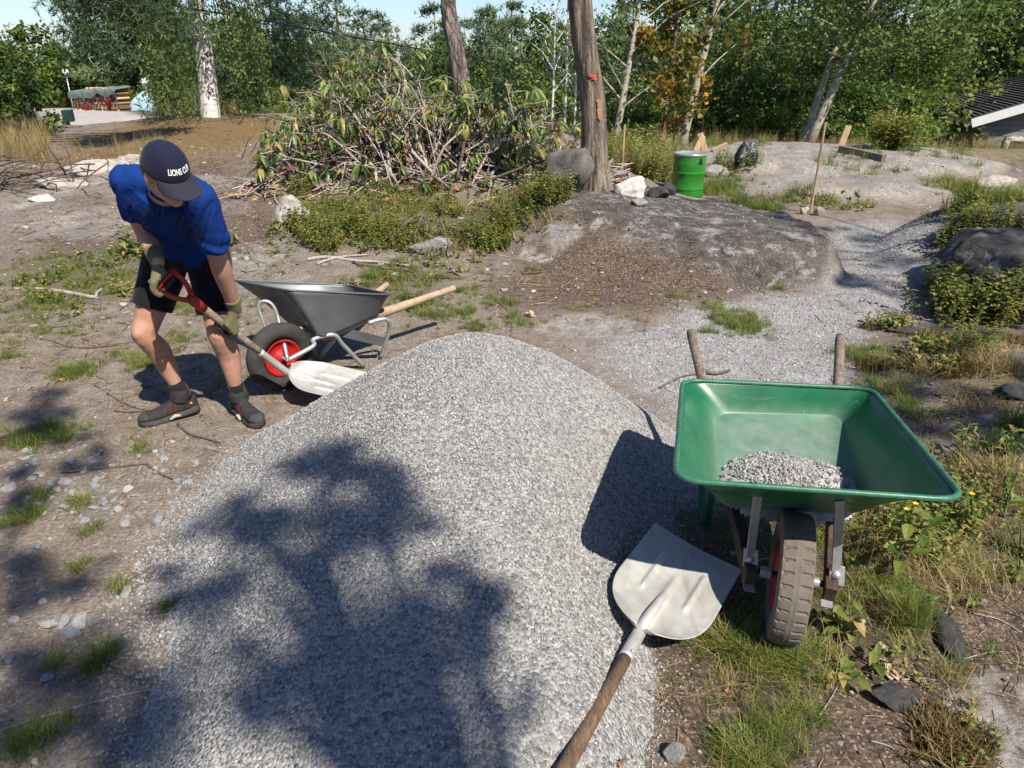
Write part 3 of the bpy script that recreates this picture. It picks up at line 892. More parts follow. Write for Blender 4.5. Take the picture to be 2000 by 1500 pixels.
for s, tip in ((-1, hl), (1, hr)):
    a0 = gc + gax * .118 * s
    d = nrm(tip - a0); m1 = a0 + d * (np.linalg.norm(tip - a0) * .60)
    g = G(); g.bar(a0 - d * .035, m1, .036, .058)
    hb = g.build('beam', M_WOODD, gw, bevel=.004)
    g = G(); L_ = np.linalg.norm(tip - m1)
    g.tube([m1 - d * .02, m1 + d * L_ * .3, m1 + d * L_ * .6, m1 + d * L_ * .95, tip, tip + d * .008], [.022, .021, .020, .0205, .018, .008], 12)
    g.build('handle', M_WOODG, gw, True)
    # plated strut from the tray front to the end of the beam
    top = (at_z(1481, 958, .50) if s < 0 else at_z(1640, 978, .50)); bot = a0 + d * .03 + np.array([0, -.022, .032])
    g = G(); v = nrm(bot - top); g.bar(top, bot - v * .01, .026, .007, (0, 1, .2)); 
    g.box(bot + np.array([0, -.006, 0]), gax, (0, .35, 1), (0, 1, -.35), .021, .030, .003)
    g.box(top + np.array([0, .012, .004]), gax, (0, 1, -.5), (0, .5, 1), .030, .020, .003)
    so = g.build('strut', M_STEEL, gw, bevel=.0012)
    g = G(); g.lathe([(.0001, .006), (.009, .006), (.010, .001), (.015, .001), (.015, 0)], bot + np.array([0, -.0095, 0]), (0, -1, .35), 12); g.build('bolt', M_STEEL, so, True)
    g = G(); e = a0 - d * .04; g.box(e + np.array([0, .01, -.031]), gax, d, np.cross(gax, d), .016, .02, .002); g.build('end_plate', M_STEEL, gw)
    # leg
    t0 = (fBL if s < 0 else fBR) * .6 + (fFL if s < 0 else fFR) * .4
    ft = at_z(1376, 1028, .0) if s < 0 else np.array([1.20, 2.16, .0])
    ft[2] = hz(ft[0], ft[1]) + .01
    g = G(); g.tube([t0 + np.array([0, -.10, -.055]), t0 + np.array([-.0, -.02, -.05]), ft + np.array([0, -.03, .05]), ft, ft + np.array([0, .05, 0]), ft + np.array([0, .14, .22]), t0 + np.array([0, .17, -.03])], .013, 10, sub=4)
    g.build('leg', M_GREENP, gw, True)
g = G(); g.tube([np.array([.70, 2.28, .20]), np.array([1.19, 2.21, .20])], .011, 8); g.build('cross_brace', M_GREENP, gw, True)
# two rusty bolt heads in the tray
for px, py in ((1402, 847), (1634, 862)):
    p = at_z(px, py, .385)
    g = G(); g.lathe([(.0001, .004), (.007, .003), (.009, -.004)], p, (0, .1, 1), 10)
    g.build('bolt', simple('rust', (.10, .035, .015), (.20, .08, .03), 60, .9, .2), gw, True)

# leftover gravel lying in the tray (a thing of its own)
hp = thing('gravel_heap', (.88, 1.93, .34), 'small heap of dusty gravel left in the green wheelbarrow tray', 'gravel heap')
hx, hy = np.meshgrid(np.linspace(-1, 1, 40), np.linspace(-1, 1, 40))
hxr, hyr = hx.ravel(), hy.ravel()
def heap_pt(a, b):
    x = .905 + a * .235 + b * .012; y = 1.965 + b * .16 - a * .01
    fl = .337 + (y - 1.88) * .21
    r = np.sqrt(a * a + b * b) * (1 + .25 * (fbm(a * 2, b * 2, 1.5, 2, 12) - .5))
    h = np.maximum(0, 1 - r) ** .8 * .082
    return x, y, fl + h - .006 * (r > .97)
X, Y, Z = heap_pt(hxr, hyr)
ii = np.arange(1600).reshape(40, 40)
ff = np.stack([ii[:-1, :-1], ii[:-1, 1:], ii[1:, 1:], ii[1:, :-1]], -1).reshape(-1, 4)
ff = ff[(np.hypot(hxr, hyr) < 1.02)[ff].all(1)]
M_FINES = simple('gravel_fines', (.20, .20, .195), (.40, .395, .38), 60, .95, .5, 120)
obj('heap_core', mesh_data('heap_core', np.stack([X, Y, Z], -1) - off(hp), ff, M_FINES, True), hp)
a, b = rng.normal(0, .46, 3400), rng.normal(0, .46, 3400)
k = (np.hypot(a, b) < 1.0) & (b > -.62) & (np.abs(a) < .86) & (rng.random(3400) < np.where(a < .35, .95, .35)); a, b = a[k], b[k]
X, Y, Z = heap_pt(a, b); s = .006 + .010 * rng.random(len(a)) ** 2
scatter('gravel', np.stack([X, Y, Z + s * .2 + .003], -1), rand_rot(len(a)), s, rng.integers(0, 6, len(a)), stone_protos, 'stuff', hp)

# ================================================================== grey wheelbarrow behind the person
bw = thing('wheelbarrow', (-1.05, 3.75, 0), 'grey metal wheelbarrow with red wheel disc beside the person', 'wheelbarrow')
NL, NR, FLr, FRr = at_z(561, 567, .55), at_z(768, 576, .42), at_z(450, 546, .48), at_z(684, 557, .39)
b1, b2 = at_z(628, 660, .265), at_z(744, 612, .285)
b3, b4 = b1 + np.array([-.25, .25, -.005]), b2 + np.array([-.20, .21, -.01])
BT = tray(bw, [NL, NR, FRr, FLr], [b1, b2, b4, b3], M_GALV, M_GALV, .05, .05, .0055, 0.0)
bax = nrm([.715, -.70, 0]); bc = np.array([-1.235, 3.49, .186])
wheel(bw, bc, bax, .186, .088, .098, 'ribs', M_RUB, M_RED, .022)
g = G(); g.tube([bc - bax * .085, bc + bax * .085], .008, 10); g.build('axle', M_STEEL, bw, True)
nax, fax = bc + bax * .078, bc - bax * .078
tipn, tipf = at_z(889, 562, .335), at_z(757, 555, .295)
bn = at_z(752, 606, .30)
for tip, st in ((tipn, b1 * .78 + b3 * .22 + np.array([.04, .01, -.024])), (tipf, b3 * .8 + b1 * .2 + np.array([.04, .0, -.024]))):
    mid = (b2 * .90 + b4 * .10 if tip is tipn else b4 * .85 + b2 * .15) + np.array([0, 0, -.012])
    d = nrm(tip - mid)
    g = G(); g.bar(st, mid, .035, .035); g.tube([mid - d * .01, mid + d * .10, mid + (tip - mid) * .55, tip - d * .01, tip], [.030, .027, .021, .019, .012], 12)
    g.build('handle', M_WOODP, bw, True)
up_n = at_z(651, 654, .262); ft1 = at_z(711, 719, 0); ft2 = at_z(744, 703, 0)
k1 = at_z(759, 648, .19); k2 = at_z(748, 623, .285); k3 = at_z(719, 631, .275)
ft1[2] = hz(*ft1[:2]) + .012; ft2[2] = hz(*ft2[:2]) + .012
g = G(); g.tube([nax, nax + (up_n - nax) * .55, up_n + np.array([-.10, -.04, -.012]), up_n, up_n * .7 + ft1 * .3, ft1], .0125, 10, sub=5); g.build('leg', M_STEEL, bw, True)
g = G(); g.tube([k3, k2, (k2 + k1) / 2 + np.array([.02, 0, .02]), k1, ft2], .0125, 10, sub=5); g.build('leg', M_STEEL, bw, True)
f1, f2, f3, f4 = at_z(590, 640, .30), at_z(606, 668, .16), at_z(622, 702, .015), at_z(655, 660, .235)
g = G(); g.tube([fax, f1, f2, f3, f3 * .7 + f4 * .3, f4], .0115, 10, sub=5); g.build('leg', M_STEEL, bw, True)
p1, p2 = at_z(668, 648, .235), at_z(748, 668, .13)
g = G(); g.bar(p1, p2, .004, .055, (0, 0, 1)); g.build('cross_plate', M_GALV, bw)
h1, h2, h3, h4 = at_z(546, 632, .34), at_z(534, 598, .43), at_z(517, 588, .46), at_z(505, 600, .43)
g = G(); g.tube([nax, h1, h2, h3, h4, fax + np.array([-.02, .02, .10]), fax], .0095, 10, sub=5); g.build('wheel_hoop', M_STEEL, bw, True)

# ================================================================== shovel lying against the pile
ls = thing('shovel', (.50, 1.75, .08), 'shovel with broad pale metal blade and brown wooden shaft lying on the pile', 'shovel')
Nk = at_z(1246, 1240, .105)
TL, TR = at_z(1291, 1018, .135), at_z(1434, 1130, .075)
tipm = (TL + TR) / 2
bdir = tipm - Nk; wdir = TR - TL
shovel_blade(ls, Nk + nrm(bdir) * .005, bdir, wdir, np.linalg.norm(bdir) * 1.0, np.linalg.norm(wdir) / 2 * 1.02, M_ALU, .015, True, .42)
sh_end = at_z(1098, 1510, .165)
sd_ = nrm(Nk - sh_end)
g = G(); b_ = nrm(bdir)
g.tube([Nk - sd_ * .115, Nk - sd_ * .05, Nk + sd_ * .02, Nk + b_ * .08 + np.array([0, 0, .012]), Nk + b_ * .20 + np.array([0, 0, .006]), Nk + b_ * .27 + np.array([0, 0, -.004])], [.0205, .0205, .020, .0165, .011, .004], 14, sub=4)
sk = g.build('socket', M_ALU, ls, True)
g = G(); rivet(g, Nk - sd_ * .095 + np.array([.012, -.006, .019]), (.4, -.2, .9)); g.build('rivet', M_STEEL, sk, True)
far = sh_end - sd_ * .32
g = G(); g.tube([Nk - sd_ * .10, Nk - sd_ * .3, sh_end, far], [.0185, .0195, .020, .019], 14); g.build('shaft', M_WOODB, ls, True)
sdw = nrm(np.cross(sd_, [0, 0, 1]))
g = G(); g.tube([far, far - sd_ * .03 + sdw * .02, far - sd_ * .07 + sdw * .05, far - sd_ * .12 + sdw * .055], .010, 10, sub=3); g.tube([far, far - sd_ * .03 - sdw * .02, far - sd_ * .07 - sdw * .05, far - sd_ * .12 - sdw * .055], .010, 10, sub=3)
g.tube([far - sd_ * .12 + sdw * .06, far - sd_ * .12 - sdw * .06], .014, 12); g.build('grip', M_REDSH, ls, True)

# ================================================================== shovel in the person's hands
hs = thing('shovel', (-1.2, 3.2, .3), 'red gripped shovel held by the person, blade pushed into the gravel', 'shovel')
HN = at_z(566, 732, .145)
GRIP = np.array([-1.437, 2.85, .80])
hd = nrm(HN - GRIP)                     # down the shaft
hb_ = nrm([.90, -.06, -.20]); hw_ = np.array([.22, .93, .10])
hn = shovel_blade(hs, HN, hb_, hw_, .40, .142, M_ALU, .026, True, .40)
g = G(); g.tube([HN - hd * .25, HN - hd * .12, HN - hd * .02 + hb_ * .01, HN + hb_ * .05 + hn * .012, HN + hb_ * .11 + hn * .006, HN + hb_ * .15 - hn * .002], [.0175, .0185, .019, .017, .012, .004], 14, sub=4)
sk = g.build('socket', M_ALU, hs, True)
for t in (.22, .15):
    g = G(); rivet(g, HN - hd * t + np.array([.006, -.017, .006]), (.3, -.9, .3)); g.build('rivet', M_STEEL, sk, True)
gs = GRIP + hd * .20
g = G(); g.tube([HN - hd * .16, HN - hd * .35, gs + hd * .02, gs], [.0165, .018, .0185, .0185], 14); g.build('shaft', M_WOODS, hs, True)
GX_ = nrm(np.cross(hd, [0.25, .9, .3])); GX_ = nrm(np.array([.52, .55, .42]) - hd * np.dot([.52, .55, .42], hd))
gp = hs
g = G()
g.tube([gs + hd * .03, gs - hd * .03, gs - hd * .06], [.021, .023, .021], 14)
for s in (-1, 1):
    g.tube([gs - hd * .04, gs - hd * .075 + GX_ * .022 * s, gs - hd * .13 + GX_ * .042 * s, GRIP + GX_ * .047 * s], [.015, .0115, .0105, .0105], 12, sub=4)
g.tube([GRIP - GX_ * .055, GRIP + GX_ * .055], .0135, 14)
g.build('grip', M_REDSH, hs, True)

# ================================================================== drum, stakes, timber
db = hit(1338, 404); db[2] = hz(*db[:2]) - .01
db = at_y(1339, 399, 8.75); db[2] = CAM_H + ray(1339, 399)[2] / ray(1339, 399)[1] * 8.75
dr = thing('drum', db, 'small bright green metal drum with bare rim on the rock', 'drum')
dh, drr = .60, .187
prof = [(.0001, 0), (drr - .008, 0), (drr, .008)]
def rib(z, h=.007, w=.016): return [(drr, z - w), (drr + h, z - w * .25), (drr + h, z + w * .25), (drr, z + w)]
for z in (.145, .165): prof += [(drr, z - .009), (drr + .003, z), (drr, z + .009)]
prof += rib(.20) + rib(.385)
for z in (.425, .45, .475): prof += [(drr, z - .010), (drr + .0035, z), (drr, z + .010)]
prof += [(drr, .585)]
tilt = nrm([.0, -.0, 1])
g = G(); g.lathe(prof, db, tilt, 56); o = g.build('body', M_DRUM, dr, True)
g = G(); g.lathe([(drr + .001, .575), (drr + .006, .580), (drr + .008, .592), (drr + .004, .602), (drr - .004, .602), (drr - .010, .590), (.0001, .588)], db, tilt, 56); g.build('lid', M_STEEL, dr, True)
# black warning triangle on the front
tc = math.atan2(-db[1], -db[0]) + .72
Vt, Ft = [], []
for i, (u0, z0) in enumerate([(-.034, .490), (.034, .490), (.008, .560), (-.008, .560)]):
    for k in (0,): Vt.append(db + np.array([math.cos(tc + u0 / drr) * (drr + .0045), math.sin(tc + u0 / drr) * (drr + .0045), z0]))
Vt2 = []
for j in range(6):
    t = j / 5; L_, R_ = Vt[0] * (1 - t) + Vt[3] * t, Vt[1] * (1 - t) + Vt[2] * t
    for i in range(7):
        p = L_ * (1 - i / 6) + R_ * (i / 6); q = p - db; z = q[2]; q[2] = 0; q = nrm(q) * (drr + .0045); q[2] = z; Vt2.append(db + q)
Ft = [(j * 7 + i, j * 7 + i + 1, (j + 1) * 7 + i + 1, (j + 1) * 7 + i) for j in range(5) for i in range(6)]
g = G(); g.add(Vt2, Ft); g.build('warning_triangle', M_BLACK, dr)

def stake(px0, py0, px1, py1, y, label, r=.014):
    a = at_y(px0, py0, y); b = at_y(px1, py1, y + .02); a[2] -= .15
    t = thing('stake', a, label, 'stake')
    d = nrm(b - a); g = G(); g.tube([a, (a + b) / 2 + np.array([.004, .004, 0]), b], [r, r * .97, r * .95], 8); g.build('shaft', M_WOODN, t)
    g = G(); g.tube([b - d * .012, b + d * .001, b + d * .004], [r * .99, r * .99, r * .6], 8); g.build('cut_end', M_WOODP, t)
pk = hit(1583, 414)
stake(1583, 416, 1612, 240, pk[1], 'tall orange-brown wooden stake leaning beside small stones near the path')
pk = hit(1213, 366)
stake(1212, 362, 1220, 244, 9.4, 'thin wooden stake beside the white rock near the big trunk')
stake(1736, 272, 1751, 212, 14.6, 'far thin wooden stake standing in the bush before the house', .016)

def plank(name, a, b, w, t, label, cat, mat_=None, up=(0, 0, 1)):
    o = (np.asarray(a) + np.asarray(b)) / 2
    g = G(); g.bar(a, b, w, t, up)
    ob = g.build(name, mat_ or M_WOODP, None, bevel=.004, o=o); return tag(ob, label, cat)
P = lambda px, py, dz=0.0: (lambda h: np.array([h[0], h[1], h[2] + dz]))(hit(px, py))
a, b = P(1640, 297, .05), P(1725, 316, .05)
plank('timber_beam', a, b, .09, .09, 'long weathered timber beam lying across the pale bedrock', 'beam', M_WOODG)
a = P(1640, 290, -.05); b = a + np.array([.10, .05, .38]); plank('plank', a, b, .09, .025, 'short upright brown plank stuck beside the timber beam', 'plank', M_WOODN, (.4, .9, 0))
w0 = P(1380, 300)
for i, (dx, dz, tx, tz) in enumerate(((-.18, .04, .1, .22), (-.02, .03, -.10, .26), (.10, .02, .22, .10))):
    lab = ['split wood piece leaning left on the rock behind the drum', 'steepest split wood piece on the rock behind the drum', 'flat pale wood piece on the rock behind the drum'][i]
    a = w0 + np.array([dx, .02 * i, dz]); plank('wood_piece', a, a + np.array([tx, .03, tz]), .09, .05, lab, 'wood piece', M_WOODN if i < 2 else M_WOODP, (0, 1, .3))
# ================================================================== person
def skinmat():
    m = N('skin')
    n = m.noise(14, 5, .6); f = m.noise(120, 3)
    col = m.ramp(n, [(.3, (.33, .165, .11)), (.5, (.40, .22, .15)), (.72, (.45, .265, .19))])
    col = m.mix(m.ramp(m.noise(5, 4), [(.5, 0.), (.72, .5)]), col, (.36, .15, .10))
    col = m.mix(m.ramp(f, [(.62, 0.), (.75, .35)]), col, (.25, .12, .08))
    p = m.n('ShaderNodeBsdfPrincipled')
    m.set(p.inputs['Base Color'], col); p.inputs['Roughness'].default_value = .5
    p.inputs['Subsurface Weight'].default_value = .12; p.inputs['Subsurface Radius'].default_value = (.012, .005, .003); p.inputs['Subsurface Scale'].default_value = .6
    p.inputs['Specular IOR Level'].default_value = .35
    m.set(p.inputs['Normal'], m.bump(f, .06, .002))
    m.t.links.new(p.outputs[0], m.out.inputs[0]); return m.m
M_SKIN = skinmat()

def cloth(name, a, b, weave=900, rough=.9, sheen=.1, bump=.25):
    m = N(name)
    col = m.ramp(m.noise(7, 4), [(.3, a), (.7, b)])
    h = m.math('ADD', m.noise(26, 3, .5, .8), m.math('MULTIPLY', m.noise(weave, 2), .12))
    return m.done(col, rough, 0, m.bump(h, bump, .008), .15, sheen=sheen)
M_SHIRT = cloth('blue_cotton', (.004, .024, .13), (.006, .034, .18), sheen=0, bump=.6)
M_SHORT = cloth('black_cloth', (.006, .006, .007), (.011, .011, .012))
M_CAP = cloth('navy_cloth', (.008, .009, .026), (.013, .014, .034), 700, .85, .05, .15)
M_BRIM = cloth('dark_brim_cloth', (.016, .017, .028), (.023, .024, .036), 700, .85, .05, .1)
M_WHITE = simple('white_stitching', (.70, .70, .70), (.80, .80, .80), 60, .8, .1)
M_PRINT = simple('dark_shirt_print', (.006, .012, .05), (.009, .016, .06), 60, .7, .1)
M_GLOVE = cloth('olive_glove', (.095, .09, .045), (.15, .14, .075), 500, .9, .05)
M_GLOVEB = simple('black_glove_grip', (.010, .010, .010), (.022, .022, .022), 60, .7, .2)
M_SOCK = cloth('black_sock', (.009, .009, .010), (.015, .015, .016))
M_SHOE = simple('black_shoe_fabric', (.014, .012, .012), (.032, .027, .026), 50, .85, .4)
M_SOLE = simple('grey_black_sole', (.022, .022, .021), (.05, .048, .045), 30, .8, .3)
M_PALE = simple('pale_sole_insert', (.25, .26, .20), (.34, .35, .28), 30, .8, .1)
M_REDL = simple('red_lace', (.16, .018, .022), (.24, .025, .03), 30, .7, 0)
M_ORNG = simple('orange_badge', (.55, .25, .02), (.65, .30, .02), 30, .6, 0)
M_EYE = simple('eye', (.55, .55, .55), (.7, .7, .7), 10, .2, 0)

J = dict(
    hipR=np.array([-1.585, 3.25, .83]), hipL=np.array([-1.415, 3.26, .83]),
    kneeR=np.array([-1.715, 3.10, .468]), kneeL=np.array([-1.372, 3.12, .455]),
    ankR=np.array([-1.655, 3.20, .125]), ankL=np.array([-1.366, 3.19, .115]),
    shR=at_y(242, 356, 2.85), shL=at_y(396, 392, 2.79),
    elR=at_y(283, 452, 3.01), elL=at_y(425, 503, 2.93),
    wrR=np.array([-1.470, 2.88, .875]), wrL=np.array([-1.262, 3.075, .600]),
    pelvis=np.array([-1.50, 3.26, .86]), waist=np.array([-1.465, 3.15, .985]), chest=np.array([-1.40, 2.96, 1.105]), neck=at_y(322, 360, 2.79),
    head=at_y(324, 337, 2.60))
HF = nrm([.72, -.46, -.52]); HU = np.array([.20, -.34, .90]); HU = nrm(HU - HF * (HU @ HF)); HS = np.cross(HF, HU)      # face, crown, side
person = thing('person', ((J['ankR'] + J['ankL']) / 2)[:2].tolist() + [0], 'person in blue t-shirt, black shorts and navy cap bending over a shovel', 'person')

# the body: one continuous skin
g = G()
def limb(pts, rad, n=14, sub=5): 
    g.tube(pts, rad, n, True, sub=sub)
    g.sphere(pts[0], rad[0], n=12); g.sphere(pts[-1], rad[-1], n=12)
def along(a, b, t, o=(0, 0, 0)): return a + (b - a) * t + np.asarray(o)
for s in 'RL':
    h, k, a = J['hip' + s], J['knee' + s], J['ank' + s]
    back = np.array([0, .022, 0])
    limb([h, along(h, k, .5, (0, -.008, 0)), along(h, k, .85), k, along(k, a, .12), along(k, a, .32, back), along(k, a, .55, back * .7), along(k, a, .82), a, a + np.array([0, 0, -.05])],
         [.088, .077, .060, .056, .051, .056, .048, .035, .034, .034])
    g.sphere(k + np.array([-.005 if s == 'R' else .003, -.022, .006]), .040)      # kneecap
    S_, e, w = J['sh' + s], J['el' + s], J['wr' + s]
    limb([S_, along(S_, e, .4), along(S_, e, .85), e, along(e, w, .25), along(e, w, .65), w, along(w, e, -.12)], [.044, .044, .041, .040, .043, .034, .0265, .026])
limb([J['pelvis'], J['waist'], J['chest'], J['neck']], [.12, .10, .10, .06])
nk = J['neck']; hc = J['head']
limb([nk + np.array([0, .03, -.02]), nk + (hc - nk) * .35, hc - HF * .03 - HU * .05], [.062, .055, .055])
# head: skull, jaw, nose, brow, ears
AX = [HS, HF, HU]
g.sphere(hc + HU * .02 - HF * .01, (.065, .083, .084), AX, 20)
g.sphere(hc - HU * .045 + HF * .03, (.050, .060, .060), AX, 16)
g.sphere(hc - HU * .090 + HF * .056, (.024, .022, .018), AX, 12)
g.sphere(hc - HU * .028 + HF * .088, (.012, .020, .020), AX, 10)
g.sphere(hc - HU * .014 + HF * .080, (.009, .014, .026), AX, 10)
g.sphere(hc + HU * .018 + HF * .071, (.043, .014, .012), AX, 12)
for s in (-1, 1):
    g.sphere(hc + HS * .067 * s - HF * .006 - HU * .012, (.008, .019, .030), AX, 12)
    g.sphere(hc + HS * .032 * s + HF * .064 - HU * .022, (.018, .016, .016), AX, 10)
g.sphere(hc - HU * .057 + HF * .081, (.020, .008, .006), AX, 10); g.sphere(hc - HU * .068 + HF * .078, (.017, .008, .006), AX, 10)
body = remeshed(g, 'body', M_SKIN, person, .0065, 4)
for s in (-1, 1):
    g = G(); g.sphere(hc + HS * .028 * s + HF * .074 + HU * .002, .009, n=10); g.build('eye', M_EYE, person, True)
M_HAIR = simple('dark_blond_hair', (.05, .032, .018), (.11, .072, .042), 80, .6, .5, 150)
g = G(); g.sphere(hc + HU * .008 - HF * .030, (.068, .069, .075), AX, 20)
remeshed(g, 'hair', M_HAIR, person, .008, 2)

# t-shirt
g = G()
lat = nrm(J['shL'] - J['shR'])
def ringloft(g, cs, axs, rx, ry, n=24, lat=lat, power=2.4):
    V = []
    ang = np.linspace(0, 2 * np.pi, n, endpoint=False)
    c_, s_ = np.cos(ang), np.sin(ang)
    cx = np.sign(c_) * np.abs(c_) ** (2 / power); sy = np.sign(s_) * np.abs(s_) ** (2 / power)
    for c, a, x, y, l in zip(cs, axs, rx, ry, lat if isinstance(lat, list) else [lat] * len(cs)):
        a = nrm(a); l = nrm(np.asarray(l) - a * (np.asarray(l) @ a)); f = np.cross(a, l)
        V.append(np.asarray(c) + x * cx[:, None] * l + y * sy[:, None] * f)
    F = [(i * n + k, i * n + (k + 1) % n, (i + 1) * n + (k + 1) % n, (i + 1) * n + k) for i in range(len(cs) - 1) for k in range(n)]
    F.append(tuple(range(n - 1, -1, -1))); F.append(tuple((len(cs) - 1) * n + k for k in range(n)))
    g.add(np.concatenate(V), F)
shm = (J['shR'] + J['shL']) / 2
lowl = np.array([1, .03, 0])
cs = [np.array([-1.49, 3.23, .79]), np.array([-1.48, 3.20, .875]), np.array([-1.457, 3.125, .97]), np.array([-1.425, 3.03, 1.045]), np.array([-1.39, 2.94, 1.10]), np.array([-1.365, 2.88, 1.14]), np.array([-1.345, 2.83, 1.165])]
ax = [np.array([0, -.25, 1]), np.array([.08, -.5, .9]), np.array([.2, -.75, .7]), np.array([.3, -.8, .5])] + [np.array([.32, -.82, .42])] * 3
ll = [lowl, lowl, lowl * .7 + lat * .3, lat, lat, lat, lat]
ringloft(g, cs, ax, [.176, .170, .172, .186, .192, .170, .118], [.108, .105, .115, .130, .132, .116, .08], lat=ll)
def sleeve(S_, E_, k0, r0, r1, n=16):
    a, b = S_, S_ + (E_ - S_) * k0
    g.tube([a, a + (b - a) * .5, b], [r0 * .97, (r0 + r1) / 2, r1], n, True, sub=3)
    g.sphere(a, r0 * .98, n=14)
inn = nrm(shm - J['shR'])
sleeve(J['shR'] + inn * .015 + np.array([0, 0, .01]), J['elR'] + np.array([.012, -.035, 0]), .62, .066, .064)
sleeve(J['shL'] - inn * .0 + np.array([-.01, 0, .01]), J['elL'] + np.array([.006, 0, 0]), .80, .066, .068)
for S_ in (J['shR'], J['shL']): g.tube([J['neck'] + np.array([0, .03, -.02]), (J['neck'] + S_) / 2 + np.array([0, .02, .005]), S_ + np.array([0, 0, .01])], [.056, .060, .064], 14, sub=3)
g.sphere(shm + np.array([.0, .03, .015]), (.14, .078, .055), [lat, nrm(np.cross([0, 0, 1], lat)), [0, 0, 1]], 16)
def wrinkle(p):
    x, y, z = p[:, 0], p[:, 1], p[:, 2]
    q = (x - z * .55) * 1.0; r_ = y + z * .4
    a = .008 * (fbm(q * 1.0, r_ * .30, 16, 3, 4) - .5) + .004 * (fbm(x * .6 + z, y + z * .2, 26, 2, 9) - .5)
    rdg_ = np.abs(fbm(q * 1.1 + .3 * y, r_ * .28, 20, 2, 44) - .5)
    a = a - .007 * np.exp(-(rdg_ / .045) ** 2)
    # folds that fan out from the armpits and hang across the belly
    b = .0045 * np.sin((z * 70 + x * 38) + 5 * fbm(x, z, 9, 2, 2)) * sstep(1.05, .90, z)
    return a + b
shirt = remeshed(g, 't_shirt', M_SHIRT, person, .0085, 5, wrinkle)
# collar
g = G(); nb = J['neck'] + (hc - J['neck']) * .12 + np.array([0, .012, -.006])
na_ = nrm(hc - HU * .1 - (J['neck'] + np.array([0, .05, -.04])))
u_ = nrm(np.cross(na_, [0, 0, 1])); v_ = np.cross(na_, u_)
g.tube([nb + (.066 * math.cos(t) * u_ + .062 * math.sin(t) * v_) for t in np.linspace(0, 2 * np.pi, 33)], .0075, 8, False); g.build('collar', M_SHIRT, shirt, True)

# shorts
g = G()
pc = np.array([-1.5, 3.245, .845])
ringloft(g, [pc + np.array([0, .01, -.09]), pc + np.array([0, .0, -.03]), pc + np.array([0, 0, .05]), pc + np.array([.01, -.03, .10])], [np.array([0, -.1, 1])] * 4, [.150, .172, .168, .160], [.118, .132, .128, .118], lat=[1, .03, 0] and np.array([1, .03, 0]))
for s, k in (('R', .70), ('L', .76)):
    h, kn = J['hip' + s], J['knee' + s]
    b = h + (kn - h) * k
    g.tube([h + np.array([0, 0, .03]), h + (kn - h) * .25, h + (kn - h) * .5, b], [.100, .100, .094, .092], 18, True, sub=3)
def wr2(p):
    return .009 * (fbm(p[:, 0] * 1.2, p[:, 2] * .5 + p[:, 1], 18, 3, 14) - .5)
shorts = remeshed(g, 'shorts', M_SHORT, person, .008, 4, wr2)

# cap
cc = hc + HU * .026
cr = (.0715, .088, .086)
def cap_pt(th, ph, k=1.0):
    """th from the crown down, ph round from the front"""
    return cc + k * (cr[0] * math.sin(th) * math.sin(ph) * HS + cr[1] * math.sin(th) * math.cos(ph) * HF * (1.0 if math.cos(ph) > 0 else 1.0) + cr[2] * math.cos(th) * HU * (1.06 if math.cos(ph) > .3 else 1.03))
capo = obj('cap', None, person)
V = []; F = []; nth, nph = 20, 48
for i in range(nth):
    th = i / (nth - 1) * 1.62
    for j in range(nph):
        ph = 2 * math.pi * j / nph
        kk = 1.0 - .004 * math.exp(-((((ph / (2 * math.pi) * 6) % 1) - .5) / .04) ** 2) * min(1, th) + .004 * (vnoise(np.array([th * 3]), np.array([math.cos(ph) * 2 + 5]), 3)[0] - .5)
        V.append(cap_pt(th + (.06 if math.cos(ph) < 0 else 0) * i / nth, ph + math.pi / 6, kk))
for i in range(nth - 1):
    for j in range(nph): F.append((i * nph + j, i * nph + (j + 1) % nph, (i + 1) * nph + (j + 1) % nph, (i + 1) * nph + j))
g = G(); g.add(V, F); o = g.build('crown', M_CAP, capo, True); md = o.modifiers.new('cloth', 'SOLIDIFY'); md.thickness = .003; md.offset = 1
# brim: curved peak that grows out of the front of the rim
V = []; nb_, nw = 12, 25
for i in range(nb_):
    t = i / (nb_ - 1)
    for j in range(nw):
        ph = (j / (nw - 1) * 2 - 1) * 1.10
        e = cap_pt(1.60, ph, 1.005)
        ext = .076 * (1 - (abs(ph) / 1.14) ** 2.6) ** .6 if abs(ph) < 1.14 else 0
        fw = nrm(HF * 1.0 + HS * math.sin(ph) * .18)
        V.append(e + fw * ext * t - HU * (.016 * t + .020 * (math.sin(ph) ** 2) * t ))
F = [(i * nw + j, i * nw + j + 1, (i + 1) * nw + j + 1, (i + 1) * nw + j) for i in range(nb_ - 1) for j in range(nw - 1)]
g = G(); g.add(V, F); o = g.build('brim', M_BRIM, capo, True); md = o.modifiers.new('cloth', 'SOLIDIFY'); md.thickness = .004; md.offset = 0
g = G(); g.sphere(cap_pt(0, 0, 1.012), (.0075, .0075, .004), AX, 10); g.build('button', M_CAP, capo, True)

def text_mesh(txt, size, bold=.0, extr=.0):
    cu = bpy.data.curves.new('lettering', 'FONT'); cu.body = txt; cu.size = size; cu.offset = bold; cu.align_x = 'CENTER'; cu.resolution_u = 3
    t = bpy.data.objects.new('lettering', cu); COL.objects.link(t)
    dg = bpy.context.evaluated_depsgraph_get()
    me = bpy.data.meshes.new_from_object(t.evaluated_get(dg))
    bpy.data.objects.remove(t)
    bm = bmesh.new(); bm.from_mesh(me)
    bmesh.ops.triangulate(bm, faces=bm.faces[:])
    bmesh.ops.subdivide_edges(bm, edges=[e for e in bm.edges if e.calc_length() > size * .12], cuts=2, use_grid_fill=False)
    bmesh.ops.triangulate(bm, faces=bm.faces[:])
    bm.to_mesh(me); bm.free(); return me
